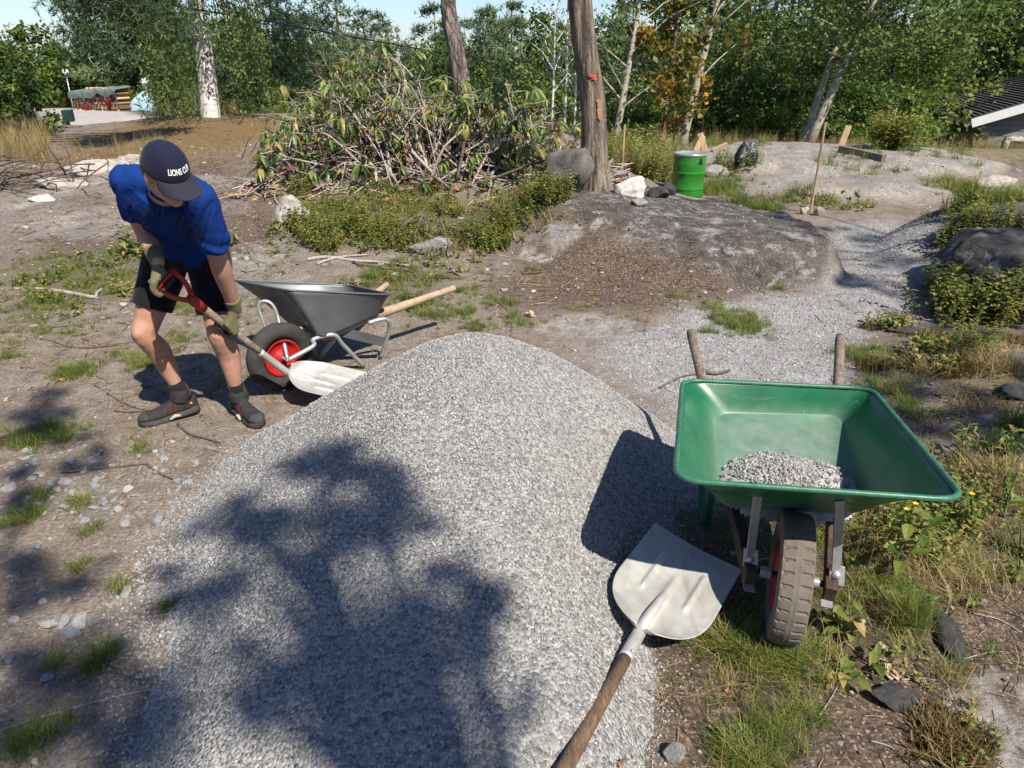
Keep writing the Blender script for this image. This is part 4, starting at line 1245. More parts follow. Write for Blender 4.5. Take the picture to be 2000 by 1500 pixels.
# cap lettering, wrapped round the front panel
me = text_mesh('LIONS CUP', .0245, .0007)
co = np.empty(len(me.vertices) * 3); me.vertices.foreach_get('co', co); co = co.reshape(-1, 3)
wdt = co[:, 0].max() - co[:, 0].min(); sc_ = .088 / wdt
out = np.array([cap_pt(1.24 - q[1] * 1.25 / .098, -(q[0] * sc_) / .075, 1.055) for q in co]) - off(capo)
me.vertices.foreach_set('co', out.ravel()); me.update(); me.materials.clear(); me.materials.append(M_WHITE)
obj('lettering', me, capo)

# shirt print: dark arched letters across the chest
dg = bpy.context.evaluated_depsgraph_get(); dg.update()
bv = BVHTree.FromObject(shirt, dg)
pl = off(shirt)
me = text_mesh('NY TEAM', .075, .0022)
co = np.empty(len(me.vertices) * 3); me.vertices.foreach_get('co', co); co = co.reshape(-1, 3)
pc_ = at_y(343, 436, 2.80); lx_ = nrm(at_y(385, 455, 2.80) - at_y(300, 412, 2.80)); ndir = nrm(ray(345, 432)); ly_ = nrm(np.cross(lx_, ndir)); ly_ = ly_ if ly_[2] > 0 else -ly_
W_ = co[:, 0].max(); out = []
for q in co:
    x = q[0] / W_ * .115; y = q[1] * .85 + .028 * (1 - (q[0] / W_) ** 2) - .03
    p = pc_ + lx_ * x + ly_ * y - ndir * .5
    hitp = bv.ray_cast(Vector(p - pl), Vector(ndir), 2)
    out.append((np.array(hitp[0]) - ndir * .0022) if hitp[0] is not None else p - pl + ndir * .6)
me.vertices.foreach_set('co', np.array(out).ravel()); me.update(); me.materials.clear(); me.materials.append(M_PRINT)
obj('lettering', me, shirt)

# gloves: palm and five bent fingers closed round the tool
def glove(wrist, elbow, c, ax, palm_dir, rad, thumb_side, name='glove'):
    """c: point on the tool, ax: tool axis (towards the index finger), palm_dir: from the tool to the palm"""
    ax = nrm(ax); pd = nrm(palm_dir - ax * (np.dot(palm_dir, ax))); cd = np.cross(ax, pd)
    if thumb_side < 0: cd = -cd
    fore = nrm(wrist - elbow)
    g = G(); g2 = G()
    fr = .0098
    L = [.9, 1.0, .95, .8]
    for i in range(4):
        o_ = c + ax * (.030 - i * .0205)
        R_ = rad + fr * .95
        pts, rr = [], []
        for t in np.linspace(-.1, 1, 8):
            th = R(8) + t * R(222) * (.86 + .14 * L[i])
            k = R_ + .012 * max(0, .3 - t)
            pts.append(o_ + k * (math.cos(th) * pd + math.sin(th) * cd)); rr.append(fr * (1.08 - .16 * max(t, 0)))
        g.tube(pts[:6], rr[:6], 10, True, sub=3); g.sphere(pts[0], rr[0] * 1.15, n=10); g.sphere(pts[5], rr[5], n=10)
        g2.tube(pts[5:], rr[5:], 10, True, sub=3); g2.sphere(pts[-1], rr[-1], n=10)
        kn = o_ + (rad + fr * 2.1) * (math.cos(R(16)) * pd + math.sin(R(16)) * cd); g.sphere(kn, .0118, n=10)
    # palm from the knuckles to the wrist
    pc2 = c + pd * (rad + .014) - cd * .012
    w2 = wrist + fore * .0
    for k in (-.028, -.010, .010, .028):
        a0 = c + ax * k + pd * (rad + .014) + cd * .006
        g.tube([a0, pc2 + ax * k * .95 - cd * .014 + pd * .003, (pc2 + ax * k * .6 + w2) / 2 - cd * .004, w2 + ax * k * .35], [.0145, .0165, .018, .021], 12, True, sub=3)
        g.sphere(a0, .0145, n=10)
    # thumb leaves the side of the palm and closes the other way round
    th0 = pc2 + ax * .030 - cd * .012
    q1 = c + ax * .052 - cd * (rad + .006) + pd * .012; q2 = c + ax * .056 - cd * (rad + .008) - pd * .016; q3 = c + ax * .046 - cd * (rad * .4) - pd * (rad + .010)
    g.tube([th0, q1, q2, q3], [.0165, .0135, .0115, .0098], 10, True, sub=4); g.sphere(q3, .0098, n=10); g.sphere(th0, .017, n=10)
    # cuff
    g.tube([w2 + fore * .015, w2 - fore * .02, w2 - fore * .058], [.030, .033, .036], 16, True)
    gl = remeshed(g, name, M_GLOVE, person, .0042, 2, lambda p: .0012 * (fbm(p[:, 0] + p[:, 2], p[:, 1], 60, 2, 3) - .5))
    remeshed(g2, 'rubber_fingertip', M_GLOVEB, gl, .0038, 2)
    g = G(); b0 = pc2 + pd * .014 + ax * .012; g.lathe([(.0001, .003), (.006, .003), (.007, 0)], b0, pd, 12); g.build('strap_button', M_GLOVEB, gl, True)
HL = GRIP + (HN - GRIP) * .43
# left hand on the shaft, back of the hand outwards to his left
glove(J['wrL'], J['elL'], HL, hd, np.array([.80, -.45, .45]), .0180, -1)
# right hand round the grip bar
glove(J['wrR'], J['elR'], GRIP + GX_ * -.012, -GX_, np.array([-.55, -.35, .80]), .0145, 1)

# shoes and socks
def shoe(ank, toe_dir, tilt, s):
    f = nrm([toe_dir[0], toe_dir[1], tilt]); l = nrm(np.cross([0, 0, 1], f)); u = np.cross(f, l)
    base = np.array([ank[0], ank[1], 0]); base[2] = max(hz(*base[:2]), sz(*base[:2])) + .012 + max(0, -tilt) * .06
    o_ = base - f * .072
    L = .288
    so = obj('shoe', None, person)
    # outline half widths along the foot: inner/outer
    ts = np.linspace(0, 1, 24)
    hw = np.interp(ts, [0, .03, .1, .25, .45, .62, .75, .88, .96, 1], [.012, .027, .036, .036, .036, .046, .049, .043, .026, .006])
    cxs = np.interp(ts, [0, .4, .7, 1], [0, 0, .004 * s, -.004 * s])
    topz = np.interp(ts, [0, .05, .15, .30, .42, .55, .70, .85, .95, 1], [.075, .098, .108, .104, .094, .078, .066, .060, .044, .022])
    def sect(t, c, hw_, z0, z1, n=16, pw=2.6):
        a = np.linspace(0, 2 * np.pi, n, endpoint=False); ca, sa = np.cos(a), np.sin(a)
        x = np.sign(ca) * np.abs(ca) ** (2 / pw) * hw_; z = (z0 + z1) / 2 + np.sign(sa) * np.abs(sa) ** (2 / pw) * (z1 - z0) / 2
        x = x * (1 - .22 * np.clip((z - z0) / (z1 - z0 + 1e-6), 0, 1) ** 1.5)
        return o_ + f * (t * L) + np.outer(x + c, l) + np.outer(z, u)
    def loft(rows, n=16):
        V = np.concatenate(rows); m = len(rows)
        F = [(i * n + k, (i + 1) * n + k, (i + 1) * n + (k + 1) % n, i * n + (k + 1) % n) for i in range(m - 1) for k in range(n)]
        F.append(tuple(range(n))); F.append(tuple((m - 1) * n + k for k in range(n - 1, -1, -1)))
        return V, F
    toe_up = lambda t: .016 * max(0, t - .72) / .28
    g = G(); g.add(*loft([sect(t, c, w_ * .96, .018 + toe_up(t), z + toe_up(t)) for t, c, w_, z in zip(ts, cxs, hw, topz)]))
    g.tube([ank + np.array([0, 0, .01]) - f * .0, ank * .5 + (o_ + f * .075 + u * .09) * .5, o_ + f * .08 + u * .075], [.044, .047, .045], 16)
    remeshed(g, 'upper', M_SHOE, so, .0055, 2, lambda p: .0022 * (fbm(p[:, 0] * 1.3 + p[:, 2], p[:, 1] * 1.2, 45, 2, 6) - .5))
    g = G(); g.add(*loft([sect(t, c, w_ * 1.07, -.004 + toe_up(t) * .9, .030 + toe_up(t) + (.012 if t < .15 else 0), pw=4) for t, c, w_ in zip(ts, cxs, hw)]))
    g.build('sole', M_SOLE, so, True)
    k = [i for i, t in enumerate(ts) if t > .80]
    g = G(); g.add(*loft([sect(ts[i], cxs[i], hw[i] * 1.03, .02 + toe_up(ts[i]), topz[i] + .004 + toe_up(ts[i])) for i in k])); g.build('toe_cap', M_SOLE, so, True)
    for i, t in enumerate((.36, .45, .54)):
        for sd in (1, -1):
            z1 = np.interp(t, ts, topz); w_ = np.interp(t, ts, hw)
            g = G(); g.tube([o_ + f * ((t + .035) * L) + l * sd * w_ * .96 + u * .036, o_ + f * ((t + .01) * L) + l * sd * w_ * .90 + u * (z1 * .64), o_ + f * (t * L) + l * sd * w_ * .62 + u * (z1 * .92)], .0014, 6, sub=3)
            g.build('red_lace', M_REDL, so, True)
    for sd in (1, -1):
        g = G(); g.tube([o_ + f * (.34 * L) + l * sd * .0385 + u * .012, o_ + f * (.42 * L) + l * sd * .0385 + u * .020, o_ + f * (.52 * L) + l * sd * .043 + u * .011], [.006, .010, .005], 8, sub=3); g.build('sole_insert', M_PALE, so, True)
        g = G(); g.lathe([(.0001, .003), (.006, .003), (.006, 0)], o_ + f * (.12 * L) + l * sd * .0355 + u * .062, l * sd, 12); g.build('orange_badge', M_ORNG, so)
    g = G(); kn = J['knee' + ('R' if s < 0 else 'L')]; ld = nrm(kn - ank)
    g.tube([ank - ld * .05, ank + ld * .0, ank + ld * .03, ank + ld * .062], [.041, .0385, .038, .0375], 18)
    g.build('sock', M_SOCK, person, True)
shoe(J['ankR'], np.array([-.74, -.48]), -.08, -1)
shoe(J['ankL'], np.array([.66, -.68]), -.03, 1)
# ================================================================== foliage helpers
def leaf_shape(base, d, n, L, w, droop=.15, fold=.15):
    """one leaf: 6 vertices, folded along its rib and bent down"""
    d = nrm(d); s = nrm(np.cross(d, n)); n = np.cross(s, d)
    m1 = base + d * L * .40 - n * droop * L * .12; tip = base + d * L - n * droop * L
    m2 = base + d * L * .75 - n * droop * L * .5
    return np.array([base, m1 + s * w * .5 + n * fold * w, m2 + s * w * .33 + n * fold * w * .6, tip, m2 - s * w * .33 + n * fold * w * .6, m1 - s * w * .5 + n * fold * w, m1, m2])
LEAF_F = [(0, 6, 1), (1, 6, 7, 2), (2, 7, 3), (0, 5, 6), (5, 4, 7, 6), (4, 3, 7)]

def fol(name, stops, transl=.35, rough=.5, var=.35, spec=.3):
    m = N(name)
    t = m.math('ADD', m.attr('tint'), m.math('MULTIPLY', m.math('SUBTRACT', m.rand(), .5), var), True)
    col = m.ramp(t, stops)
    return m.done(col, rough, 0, None, spec, 0, transl, m.mix(.45, col, (.26, .34, .04)))
M_GRASS = fol('grass_blades', [(0, (.045, .080, .014)), (.4, (.12, .17, .030)), (.7, (.22, .245, .06)), (1, (.36, .30, .13))], .4, .5, .6)
M_STRAW = fol('dry_straw', [(0, (.14, .10, .035)), (.5, (.30, .22, .10)), (1, (.45, .36, .19))], .25)
M_WEED = fol('weed_leaves', [(0, (.05, .09, .018)), (.4, (.13, .175, .035)), (.72, (.25, .26, .065)), (1, (.36, .25, .09))], .4, .5, .6)
M_RHODO = fol('leathery_leaves', [(0, (.045, .085, .018)), (.45, (.105, .165, .035)), (.8, (.20, .23, .06)), (1, (.34, .22, .08))], .2, .45, .95, .45)
M_DEADL = fol('dead_leaves', [(0, (.07, .035, .018)), (.4, (.17, .085, .04)), (.75, (.30, .17, .07)), (1, (.40, .27, .14))], .2, .8, .6)
M_REDLF = fol('red_dead_leaves', [(0, (.06, .008, .008)), (1, (.17, .022, .016))], .2, .7)
M_YEL = simple('yellow_petals', (.55, .38, .01), (.7, .5, .02), 30, .6, 0)
M_TWIG = woodmat('twig_bark', (.045, .033, .026), (.12, .09, .07), (.23, .19, .155), (1, 1, 1), 40)
M_PALET = woodmat('pale_twig_bark', (.20, .16, .14), (.36, .305, .27), (.50, .45, .41), (1, 1, 1), 30)

def tuft(name, n, h0, h1, spread, w, m_, lean=.5, seed=0, tint=(.2, .8)):
    r = np.random.default_rng(seed); g = G()
    V, F, A = [], [], []; k = 0
    for i in range(n):
        a = r.uniform(0, 2 * np.pi); b = np.array([r.normal(0, spread), r.normal(0, spread), -.01])
        h = r.uniform(h0, h1); ln = lean * r.uniform(.2, 1.2); o = np.array([math.cos(a), math.sin(a), 0]); s = np.array([-o[1], o[0], 0])
        ww = w * r.uniform(.7, 1.3)
        p = [b + o * ln * h * t * t + np.array([0, 0, h * (t - .28 * ln * t * t)]) for t in (0, .4, .75, 1)]
        V += [p[0] - s * ww, p[0] + s * ww, p[1] - s * ww * .85, p[1] + s * ww * .85, p[2] - s * ww * .5, p[2] + s * ww * .5, p[3]]
        F += [(k, k + 1, k + 3, k + 2), (k + 2, k + 3, k + 5, k + 4), (k + 4, k + 5, k + 6)]
        A += [r.uniform(*tint)] * 7; k += 7
    g.add(V, F, np.array(A)); return proto(name, g.mesh(name, m_))

def weed(name, seed, h, nl, L, w, m_=None, stems=3, spread=.03):
    r = np.random.default_rng(seed); V, F, A = [], [], []; k = 0; g = G()
    for s in range(stems):
        b = np.array([r.normal(0, spread), r.normal(0, spread), 0]); tip = b + np.array([r.normal(0, h * .25), r.normal(0, h * .25), h * r.uniform(.7, 1.1)])
        g.tube([b, (b + tip) / 2 + np.array([r.normal(0, .006), 0, 0]), tip], [.0022, .0018, .0008], 4, False, a=.4)
        for i in range(nl):
            t = .2 + .8 * i / max(nl - 1, 1); a = r.uniform(0, 6.28) if i % 2 == 0 else a + np.pi + r.normal(0, .4)
            p = b + (tip - b) * t; d = np.array([math.cos(a), math.sin(a), r.uniform(-.1, .7)])
            lv = leaf_shape(p, d, np.array([0, 0, 1.0]), L * r.uniform(.6, 1.1) * (1.1 - .4 * t), w * r.uniform(.7, 1.2), r.uniform(.1, .5))
            g.add(lv, LEAF_F, np.full(8, r.uniform(.3, .95)))
    return proto(name, g.mesh(name, m_ or M_WEED))

P_GREEN = [tuft('grass_tuft', 34, .04, .11, .022, .0014, M_GRASS, 1.2, i) for i in range(4)]
P_LONG = [tuft('long_grass', 30, .14, .32, .03, .0022, M_GRASS, .8, 20 + i, (.2, .9)) for i in range(3)]
P_STRAW = [tuft('straw', 26, .25, .62, .04, .0022, M_STRAW, .45, 30 + i) for i in range(3)]
P_FLAT = [tuft('dead_grass', 24, .05, .16, .03, .0014, M_STRAW, 1.5, 40 + i) for i in range(3)]
P_WEED = [weed('weed', 50 + i, .12 + .03 * i, 8, .042, .017) for i in range(5)]
P_CLOV = [weed('low_weed', 60 + i, .045, 5, .026, .016, None, 4, .03) for i in range(3)]
P_WEEDB = [weed('tall_weed', 70 + i, .30, 13, .07, .026, None, 3, .05) for i in range(3)]

def sow(name, groups, kind='stuff'):
    """groups: list of (protos, x, y, scale array)"""
    protos, pts, sc, ix = [], [], [], []
    for pr, x, y, s in groups:
        if not len(x): continue
        i0 = len(protos); protos += pr
        pts.append(np.stack([x, y, surf(x, y)], -1)); sc.append(s); ix.append(i0 + rng.integers(0, len(pr), len(x)))
    pts, sc, ix = np.concatenate(pts), np.concatenate(sc), np.concatenate(ix)
    n = len(pts); rot = np.stack([rng.normal(0, .12, n), rng.normal(0, .12, n), rng.uniform(0, 6.28, n)], -1)
    return scatter(name, pts, rot, sc, ix, protos, kind)

def in_zone(poly, n, soft=.2, dens=None, nscale=3.0, thr=.45):
    lo, hi = poly[:, :2].min(0) - soft, poly[:, :2].max(0) + soft
    x, y = rng.uniform(lo[0], hi[0], n), rng.uniform(lo[1], hi[1], n)
    k = (rng.random(n) < zone(poly, soft, .2, x, y)) & (fbm(x, y, nscale, 3, 201) > thr - .12 * rng.random(n)) & (pile_r(x, y) > 1.02)
    return x[k], y[k]
def blob(px, py, rx, n, flat=1.0):
    c = hit_s(px, py); s = rx / F_PX * (c[1] * .9063 + (CAM_H - c[2]) * .4226)
    return c[0] + rng.normal(0, s * .55, n), c[1] + rng.normal(0, s * .55 * flat, n)
def U(n, a, b): return rng.uniform(a, b, n)

# weeds band below the cut branches
g1 = []
x, y = in_zone(Z_WEEDS, 1250, .5, thr=.53); g1.append((P_WEED, x, y, U(len(x), .3, 1.05)))
x, y = in_zone(Z_WEEDS, 700, .5, thr=.52); g1.append((P_CLOV, x, y, U(len(x), 1.0, 2.2)))
x, y = in_zone(Z_WEEDS, 350, .3, thr=.5); g1.append((P_FLAT, x, y, U(len(x), .8, 1.6)))
for px, py, r, n in ((600, 450, 35, 70), (640, 480, 40, 60), (590, 380, 20, 25), (690, 450, 40, 60), (1000, 440, 40, 50), (950, 480, 40, 50), (760, 470, 50, 70)):
    x, y = blob(px, py, r, n); g1.append((P_WEED, x, y, U(n, .6, 1.3)))
for px, py, r, n in ((1085, 392, 22, 26), (1055, 392, 25, 30)):
    x, y = blob(px, py, r, n); g1.append((P_WEEDB, x, y, U(n, .5, .9)))
sow('low_weeds', g1)
# grass in the dirt
g2 = []
for Zp, n in ((Z_GRASSL, 800), (Z_GRASSM, 620)):
    x, y = in_zone(Zp, n, .3, thr=.47); g2.append((P_GREEN, x, y, U(len(x), .4, 1.05)))
    x, y = in_zone(Zp, n // 5, .3, thr=.47); g2.append((P_CLOV, x, y, U(len(x), .9, 1.8)))
for px, py, r, n in ((145, 725, 36, 70), (85, 855, 60, 90), (280, 712, 30, 40), (360, 600, 40, 24), (350, 665, 40, 24), (195, 1292, 26, 16), (110, 1295, 18, 10), (1435, 628, 50, 130), (1455, 640, 40, 60), (1690, 690, 40, 55), (1680, 705, 30, 30),
                     (820, 600, 40, 40), (850, 615, 30, 26), (900, 605, 35, 30), (930, 640, 30, 18), (1010, 630, 24, 18), (780, 540, 60, 70), (910, 570, 30, 18), (980, 590, 30, 16), (1325, 580, 12, 8), (1385, 650, 14, 8), (720, 540, 20, 20),
                     (40, 650, 60, 26), (150, 640, 60, 26), (240, 690, 40, 14), (20, 700, 30, 14), (90, 600, 60, 36), (200, 560, 50, 50), (70, 1010, 24, 12), (150, 985, 22, 12), (270, 880, 20, 9), (20, 1020, 30, 14), (160, 1105, 16, 7), (230, 1150, 14, 6), (75, 975, 16, 7), (60, 1440, 40, 22), (330, 1185, 10, 5), (180, 1040, 12, 5),
                     (1510, 560, 20, 10), (1390, 600, 24, 16), (1720, 705, 30, 22)):
    x, y = blob(px, py, r, n); g2.append((P_GREEN, x, y, U(n, .35, .85)))
n = 260
x, y = rng.uniform(-4.5, -.8, n), rng.uniform(2.6, 5.6, n); k = (fbm(x, y, 1.5, 3, 300) > .53) & (pile_r(x, y) > 1.1); g2.append((P_GREEN, x[k], y[k], U(k.sum(), .35, .8)))
x, y = rng.uniform(-3.5, 1.2, n), rng.uniform(4.2, 6.2, n); k = (fbm(x, y, 1.5, 3, 301) > .54) & (pile_r(x, y) > 1.1); g2.append((P_GREEN, x[k], y[k], U(k.sum(), .35, .8)))
sow('grass', g2)
# right foreground: thin grass, dead stalks, low leaves
g3 = []
x, y = in_zone(Z_RGRASS, 1000, .25, thr=.47); g3.append((P_GREEN, x, y, U(len(x), .35, .9)))
x, y = in_zone(Z_RGRASS, 150, .25, thr=.5); g3.append((P_LONG, x, y, U(len(x), .25, .5)))
x, y = in_zone(Z_RFRONT, 520, .15, thr=.52); g3.append((P_FLAT, x, y, U(len(x), .5, 1.0)))
x, y = in_zone(Z_RFRONT, 500, .15, thr=.56); g3.append((P_GREEN, x, y, U(len(x), .4, .9)))
x, y = in_zone(Z_RFRONT, 600, .15, thr=.50); g3.append((P_CLOV, x, y, U(len(x), .4, .9)))
for px, py, r, n, pr, a, b in ((1450, 1270, 50, 60, P_GREEN, .7, 1.2), (1540, 1290, 40, 50, P_GREEN, .7, 1.2), (1770, 1215, 30, 60, P_LONG, .30, .5), (1500, 1440, 60, 26, P_LONG, .2, .4), (1440, 1480, 50, 40, P_GREEN, .5, 1.0), (1560, 1400, 40, 16, P_GREEN, .4, .9),
                               (1940, 940, 30, 50, P_FLAT, .8, 1.3), (1740, 760, 60, 26, P_GREEN, .6, 1.1), (1780, 800, 40, 14, P_GREEN, .6, 1.0), (1720, 1050, 60, 30, P_FLAT, .6, 1.1), (1850, 1130, 60, 24, P_FLAT, .5, .9), (1780, 1060, 70, 60, P_WEED, .5, .9), (1850, 1000, 60, 50, P_WEED, .5, .9), (1930, 880, 60, 34, P_GREEN, .7, 1.2), (1990, 840, 30, 14, P_LONG, .4, .8),
                               (1900, 470, 40, 70, P_WEEDB, .5, .9), (1960, 560, 60, 50, P_WEEDB, .4, 1.0), (1890, 590, 50, 34, P_WEEDB, .4, 1.0), (1860, 620, 40, 40, P_WEED, .8, 1.4), (1980, 480, 40, 60, P_WEEDB, .5, .9), (1870, 610, 50, 26, P_WEEDB, .4, 1.1), (1930, 625, 50, 26, P_WEEDB, .4, 1.1), (1850, 560, 25, 26, P_WEEDB, .4, .8), (1985, 620, 30, 40, P_WEEDB, .6, 1.1),
                               (1750, 640, 20, 16, P_CLOV, 1, 2), (1830, 700, 50, 40, P_CLOV, 1, 2), (1900, 690, 50, 40, P_WEED, .5, 1.0), (1820, 720, 40, 26, P_FLAT, .7, 1.2), (1950, 720, 60, 40, P_FLAT, .7, 1.2)):
    x, y = blob(px, py, r, n); g3.append((pr, x, y, U(n, a, b)))
M_MOSS = fol('brown_moss_blades', [(0, (.045, .028, .010)), (.5, (.11, .070, .022)), (1, (.20, .14, .05))], .2)
P_MOSS = [tuft('moss', 40, .015, .05, .018, .0022, M_MOSS, 1.0, 90 + i) for i in range(3)]
for px, py, r, n in ((1855, 1445, 50, 90), (1715, 712, 26, 60), (1870, 715, 40, 90), (1800, 700, 30, 40), (1960, 665, 40, 60), (1700, 640, 14, 14), (1830, 660, 40, 60)):
    x, y = blob(px, py, r, n); g3.append((P_MOSS, x, y, U(n, .7, 1.5)))
sow('bank_grass', g3)
# beyond: dry grass and undergrowth
g4 = []
def fan(n, px0, px1, py0, py1):
    """points on the ground seen between these columns and rows"""
    q = np.array([hit(rng.uniform(px0, px1), rng.uniform(py0, py1)) for _ in range(n)]); return q[:, 0], q[:, 1]
x, y = fan(240, -30, 95, 240, 320); g4.append((P_STRAW, x, y, U(len(x), .45, .9)))
x, y = fan(40, 130, 330, 270, 340); g4.append((P_STRAW, x, y, U(len(x), .25, .6)))
x, y = fan(45, 420, 600, 228, 320); g4.append((P_STRAW, x, y, U(len(x), .25, .5)))
x = rng.uniform(-9.2, -5.6, 260); y = rng.uniform(18, 25, 260); k = poly_sd(x, y, Z_ROAD) < -.3; g4.append((P_STRAW, x[k], y[k], U(k.sum(), .8, 1.5)))
x = rng.uniform(5.4, 13, 900); y = rng.uniform(13, 17, 900); k = x / y < .85; g4.append((P_STRAW, x[k], y[k], U(k.sum(), .3, .6)))
x = rng.uniform(1.2, 5.2, 600); y = rng.uniform(9.6, 16, 600); k = (x / y < .22) | (y > 13.6); g4.append((P_STRAW, x[k], y[k], U(k.sum(), .35, .9)))
sow('dry_grass', g4)
g5 = []
x = rng.uniform(.95, 2.3, 230); y = rng.uniform(9.3, 12.5, 230); k = (x / y > .13) & (x / y < .225); g5.append((P_WEEDB, x[k], y[k], U(k.sum(), .5, 1.7))); g5.append((P_STRAW, x[k] + .1, y[k] + .05, U(k.sum(), .4, .9)))
x = rng.uniform(2.4, 9, 500); y = rng.uniform(8.3, 13, 500); k = (fbm(x, y, .8, 3, 310) > .53); g5.append((P_GREEN, x[k], y[k], U(k.sum(), 1, 2.2)))
for px, py, r, n, pr, a, b in ((1400, 370, 50, 90, P_GREEN, 1, 2), (1480, 405, 40, 60, P_GREEN, 1, 1.8), (1420, 330, 40, 40, P_WEED, .8, 1.5), (1880, 370, 50, 90, P_GREEN, 1, 2), (1960, 390, 50, 70, P_GREEN, 1, 2), (1880, 410, 40, 40, P_WEED, .8, 1.4), (1740, 290, 30, 50, P_WEEDB, 1, 2), (1720, 280, 30, 40, P_WEEDB, .8, 1.6), (1260, 330, 40, 40, P_STRAW, .4, .7), (1560, 390, 30, 20, P_GREEN, 1, 1.6), (1620, 400, 60, 30, P_CLOV, 1, 2)):
    x, y = blob(px, py, r, n); g5.append((pr, x, y, U(n, a, b)))
x = rng.uniform(-20, 24, 3500); y = rng.uniform(16, 34, 3500); k = (np.abs(x / y) < .9) & (poly_sd(x, y, Z_ROAD) < -.4) & ~((x / y > -.66) & (x / y < -.47) & (y < 29)); g5.append((P_WEEDB, x[k], y[k], U(k.sum(), 1.2, 3.2)))
sow('undergrowth', g5)

# ================================================================== stones
M_BOULP = simple('pale_granite', (.20, .175, .15), (.45, .41, .36), 7, .9, .6, 22, dist=.02)
M_BOULG = simple('grey_granite', (.13, .125, .118), (.30, .285, .265), 6, .9, .6, 20, dist=.02)
M_BOULD2 = simple('mossy_grey_stone', (.055, .055, .048), (.15, .14, .12), 5, .9, .6, 20, dist=.02)
M_BOULD = simple('dark_stone', (.018, .018, .018), (.06, .058, .056), 6, .85, .6, 20, dist=.015)
M_BOULW = simple('white_quartz_stone', (.30, .28, .25), (.60, .57, .53), 6, .85, .5, 20, dist=.015)
def specked():
    m = N('black_white_speckled_stone'); n = m.noise(9, 6, .75, .5)
    return m.done(m.ramp(n, [(.48, (.035, .036, .038)), (.56, (.12, .12, .12)), (.62, (.55, .54, .52))]), .85, 0, m.bump(n, .5, .02), .3)
M_BOULS = specked()
def boulder(px, py, y, sx, sy, sz_, m_, label, seed, rz=0, sink=.15, name='boulder', cat='boulder', ang=True, tilt=(0, 0), sub=4):
    me = rock_mesh(name, m_, seed, sub, .35, 1.0, ang)
    me.polygons.foreach_set('use_smooth', np.ones(len(me.polygons), bool)) if not ang else None
    o = obj(name, me); h = hit(px, py) if y is None else at_y(px, py, y); z = hz(h[0], h[1])
    o.location = (h[0], h[1], z + sz_ * (.5 - sink)); o.scale = (sx, sy, sz_); o.rotation_euler = (*tilt, rz)
    return tag(o, label, cat)
boulder(577, 442, None, .60, .40, .34, M_BOULP, 'pale squarish boulder at the edge of the weeds', 301, .15, .22)
boulder(840, 492, None, .38, .32, .20, M_BOULG, 'grey boulder lying under exposed roots below the weeds', 302, .4, .3)
boulder(1104, 372, None, .42, .5, .66, M_BOULD2, 'mossy grey boulder leaning against the foot of the thick trunk', 303, .9, .30, tilt=(.2, .35))
boulder(1234, 380, None, .34, .24, .24, M_BOULW, 'white stone at the edge of the black hump near the drum', 304, .3, .25)
boulder(1290, 385, None, .26, .18, .15, M_BOULD, 'dark broken stone between the white stone and the drum', 305, .3, .25)
boulder(1306, 378, None, .2, .2, .22, M_BOULD, 'dark upright stone touching the drum', 306, .8, .25)
boulder(1453, 325, None, .40, .30, .50, M_BOULS, 'black and white speckled stone standing on the pale bedrock', 307, .5, .12, tilt=(.1, -.15))
boulder(1395, 345, None, .42, .3, .22, M_BOULG, 'low rounded stone right of the drum', 308, .2, .3, ang=False)
boulder(1568, 418, None, .13, .12, .11, M_BOULP, 'pinkish stone left of the foot of the leaning stake', 309, .2, .2)
boulder(1600, 420, None, .15, .13, .12, M_BOULP, 'squared pale stone right of the foot of the leaning stake', 310, .9, .2)
boulder(1945, 362, None, .55, .4, .22, M_BOULP, 'pale flat stone at the foot of the dug edge', 311, .2, .35)
boulder(1250, 402, None, .20, .13, .08, M_BOULG, 'flat grey slab on top of the black hump', 312, .2, .2)
boulder(200, 335, None, .9, .35, .25, M_BOULP, 'long pale slab along the edge of the mossy slope', 313, .35, .4)
boulder(120, 365, None, .6, .3, .18, M_BOULP, 'pale broken slab beside the dark brushwood', 314, .3, .4)
boulder(262, 322, None, .5, .3, .2, M_BOULP, 'pale slab behind the shoulder of the person', 315, .2, .4)
boulder(88, 392, None, .32, .2, .12, M_BOULW, 'whitish flat stone in front of the brushwood', 316, .2, .35)
boulder(640, 470, None, .30, .2, .14, M_BOULG, 'flat grey stone right below the pale boulder', 317, .2, .3)
boulder(668, 455, None, .16, .13, .10, M_BOULP, 'small tan stone among weeds right of the pale boulder', 318, .8, .3)
boulder(1735, 1368, None, .175, .105, .06, M_BOULD, 'flat dark stone lying right of the wheel among dead leaves', 319, -.12, .25)
boulder(1580, 1322, None, .055, .05, .045, M_BOULS, 'small dark and white stone below the brown wheel', 320, .3, .2)
boulder(1318, 1480, None, .075, .06, .05, M_BOULG, 'grey stone at the end of the gravel beside the shaft', 321, .3, .2)
boulder(1765, 648, None, .24, .12, .06, M_BOULD, 'dark bark-like slab at the edge of the path', 322, -.2, .2)
boulder(1990, 770, None, .2, .14, .08, M_BOULD, 'dark stone half sunk in the shady bank', 323, .2, .3)
def stained():
    m = N('stained_dark_rock'); co = m.coord('Object', (1, 1, 2.2)); n = m.noise(3.2, 8, .7, .6, co); w = m.noise(4.5, 7, .75, 1.0, m.coord('Object', (1, 1, .7)))
    col = m.ramp(n, [(.3, (.020, .019, .018)), (.5, (.055, .052, .048)), (.72, (.13, .12, .11))])
    col = m.mix(m.ramp(w, [(.55, 0.), (.66, .8)]), col, (.36, .355, .35))
    return m.done(col, .9, 0, m.bump(n, .8, .04), .25)
M_STAIN = stained()
boulder(1945, 560, None, 1.1, .9, .72, M_STAIN, 'large dark rock right of the path half covered by plants', 332, .3, .40, 'rock_outcrop', 'rock', True, (0, 0), 5)
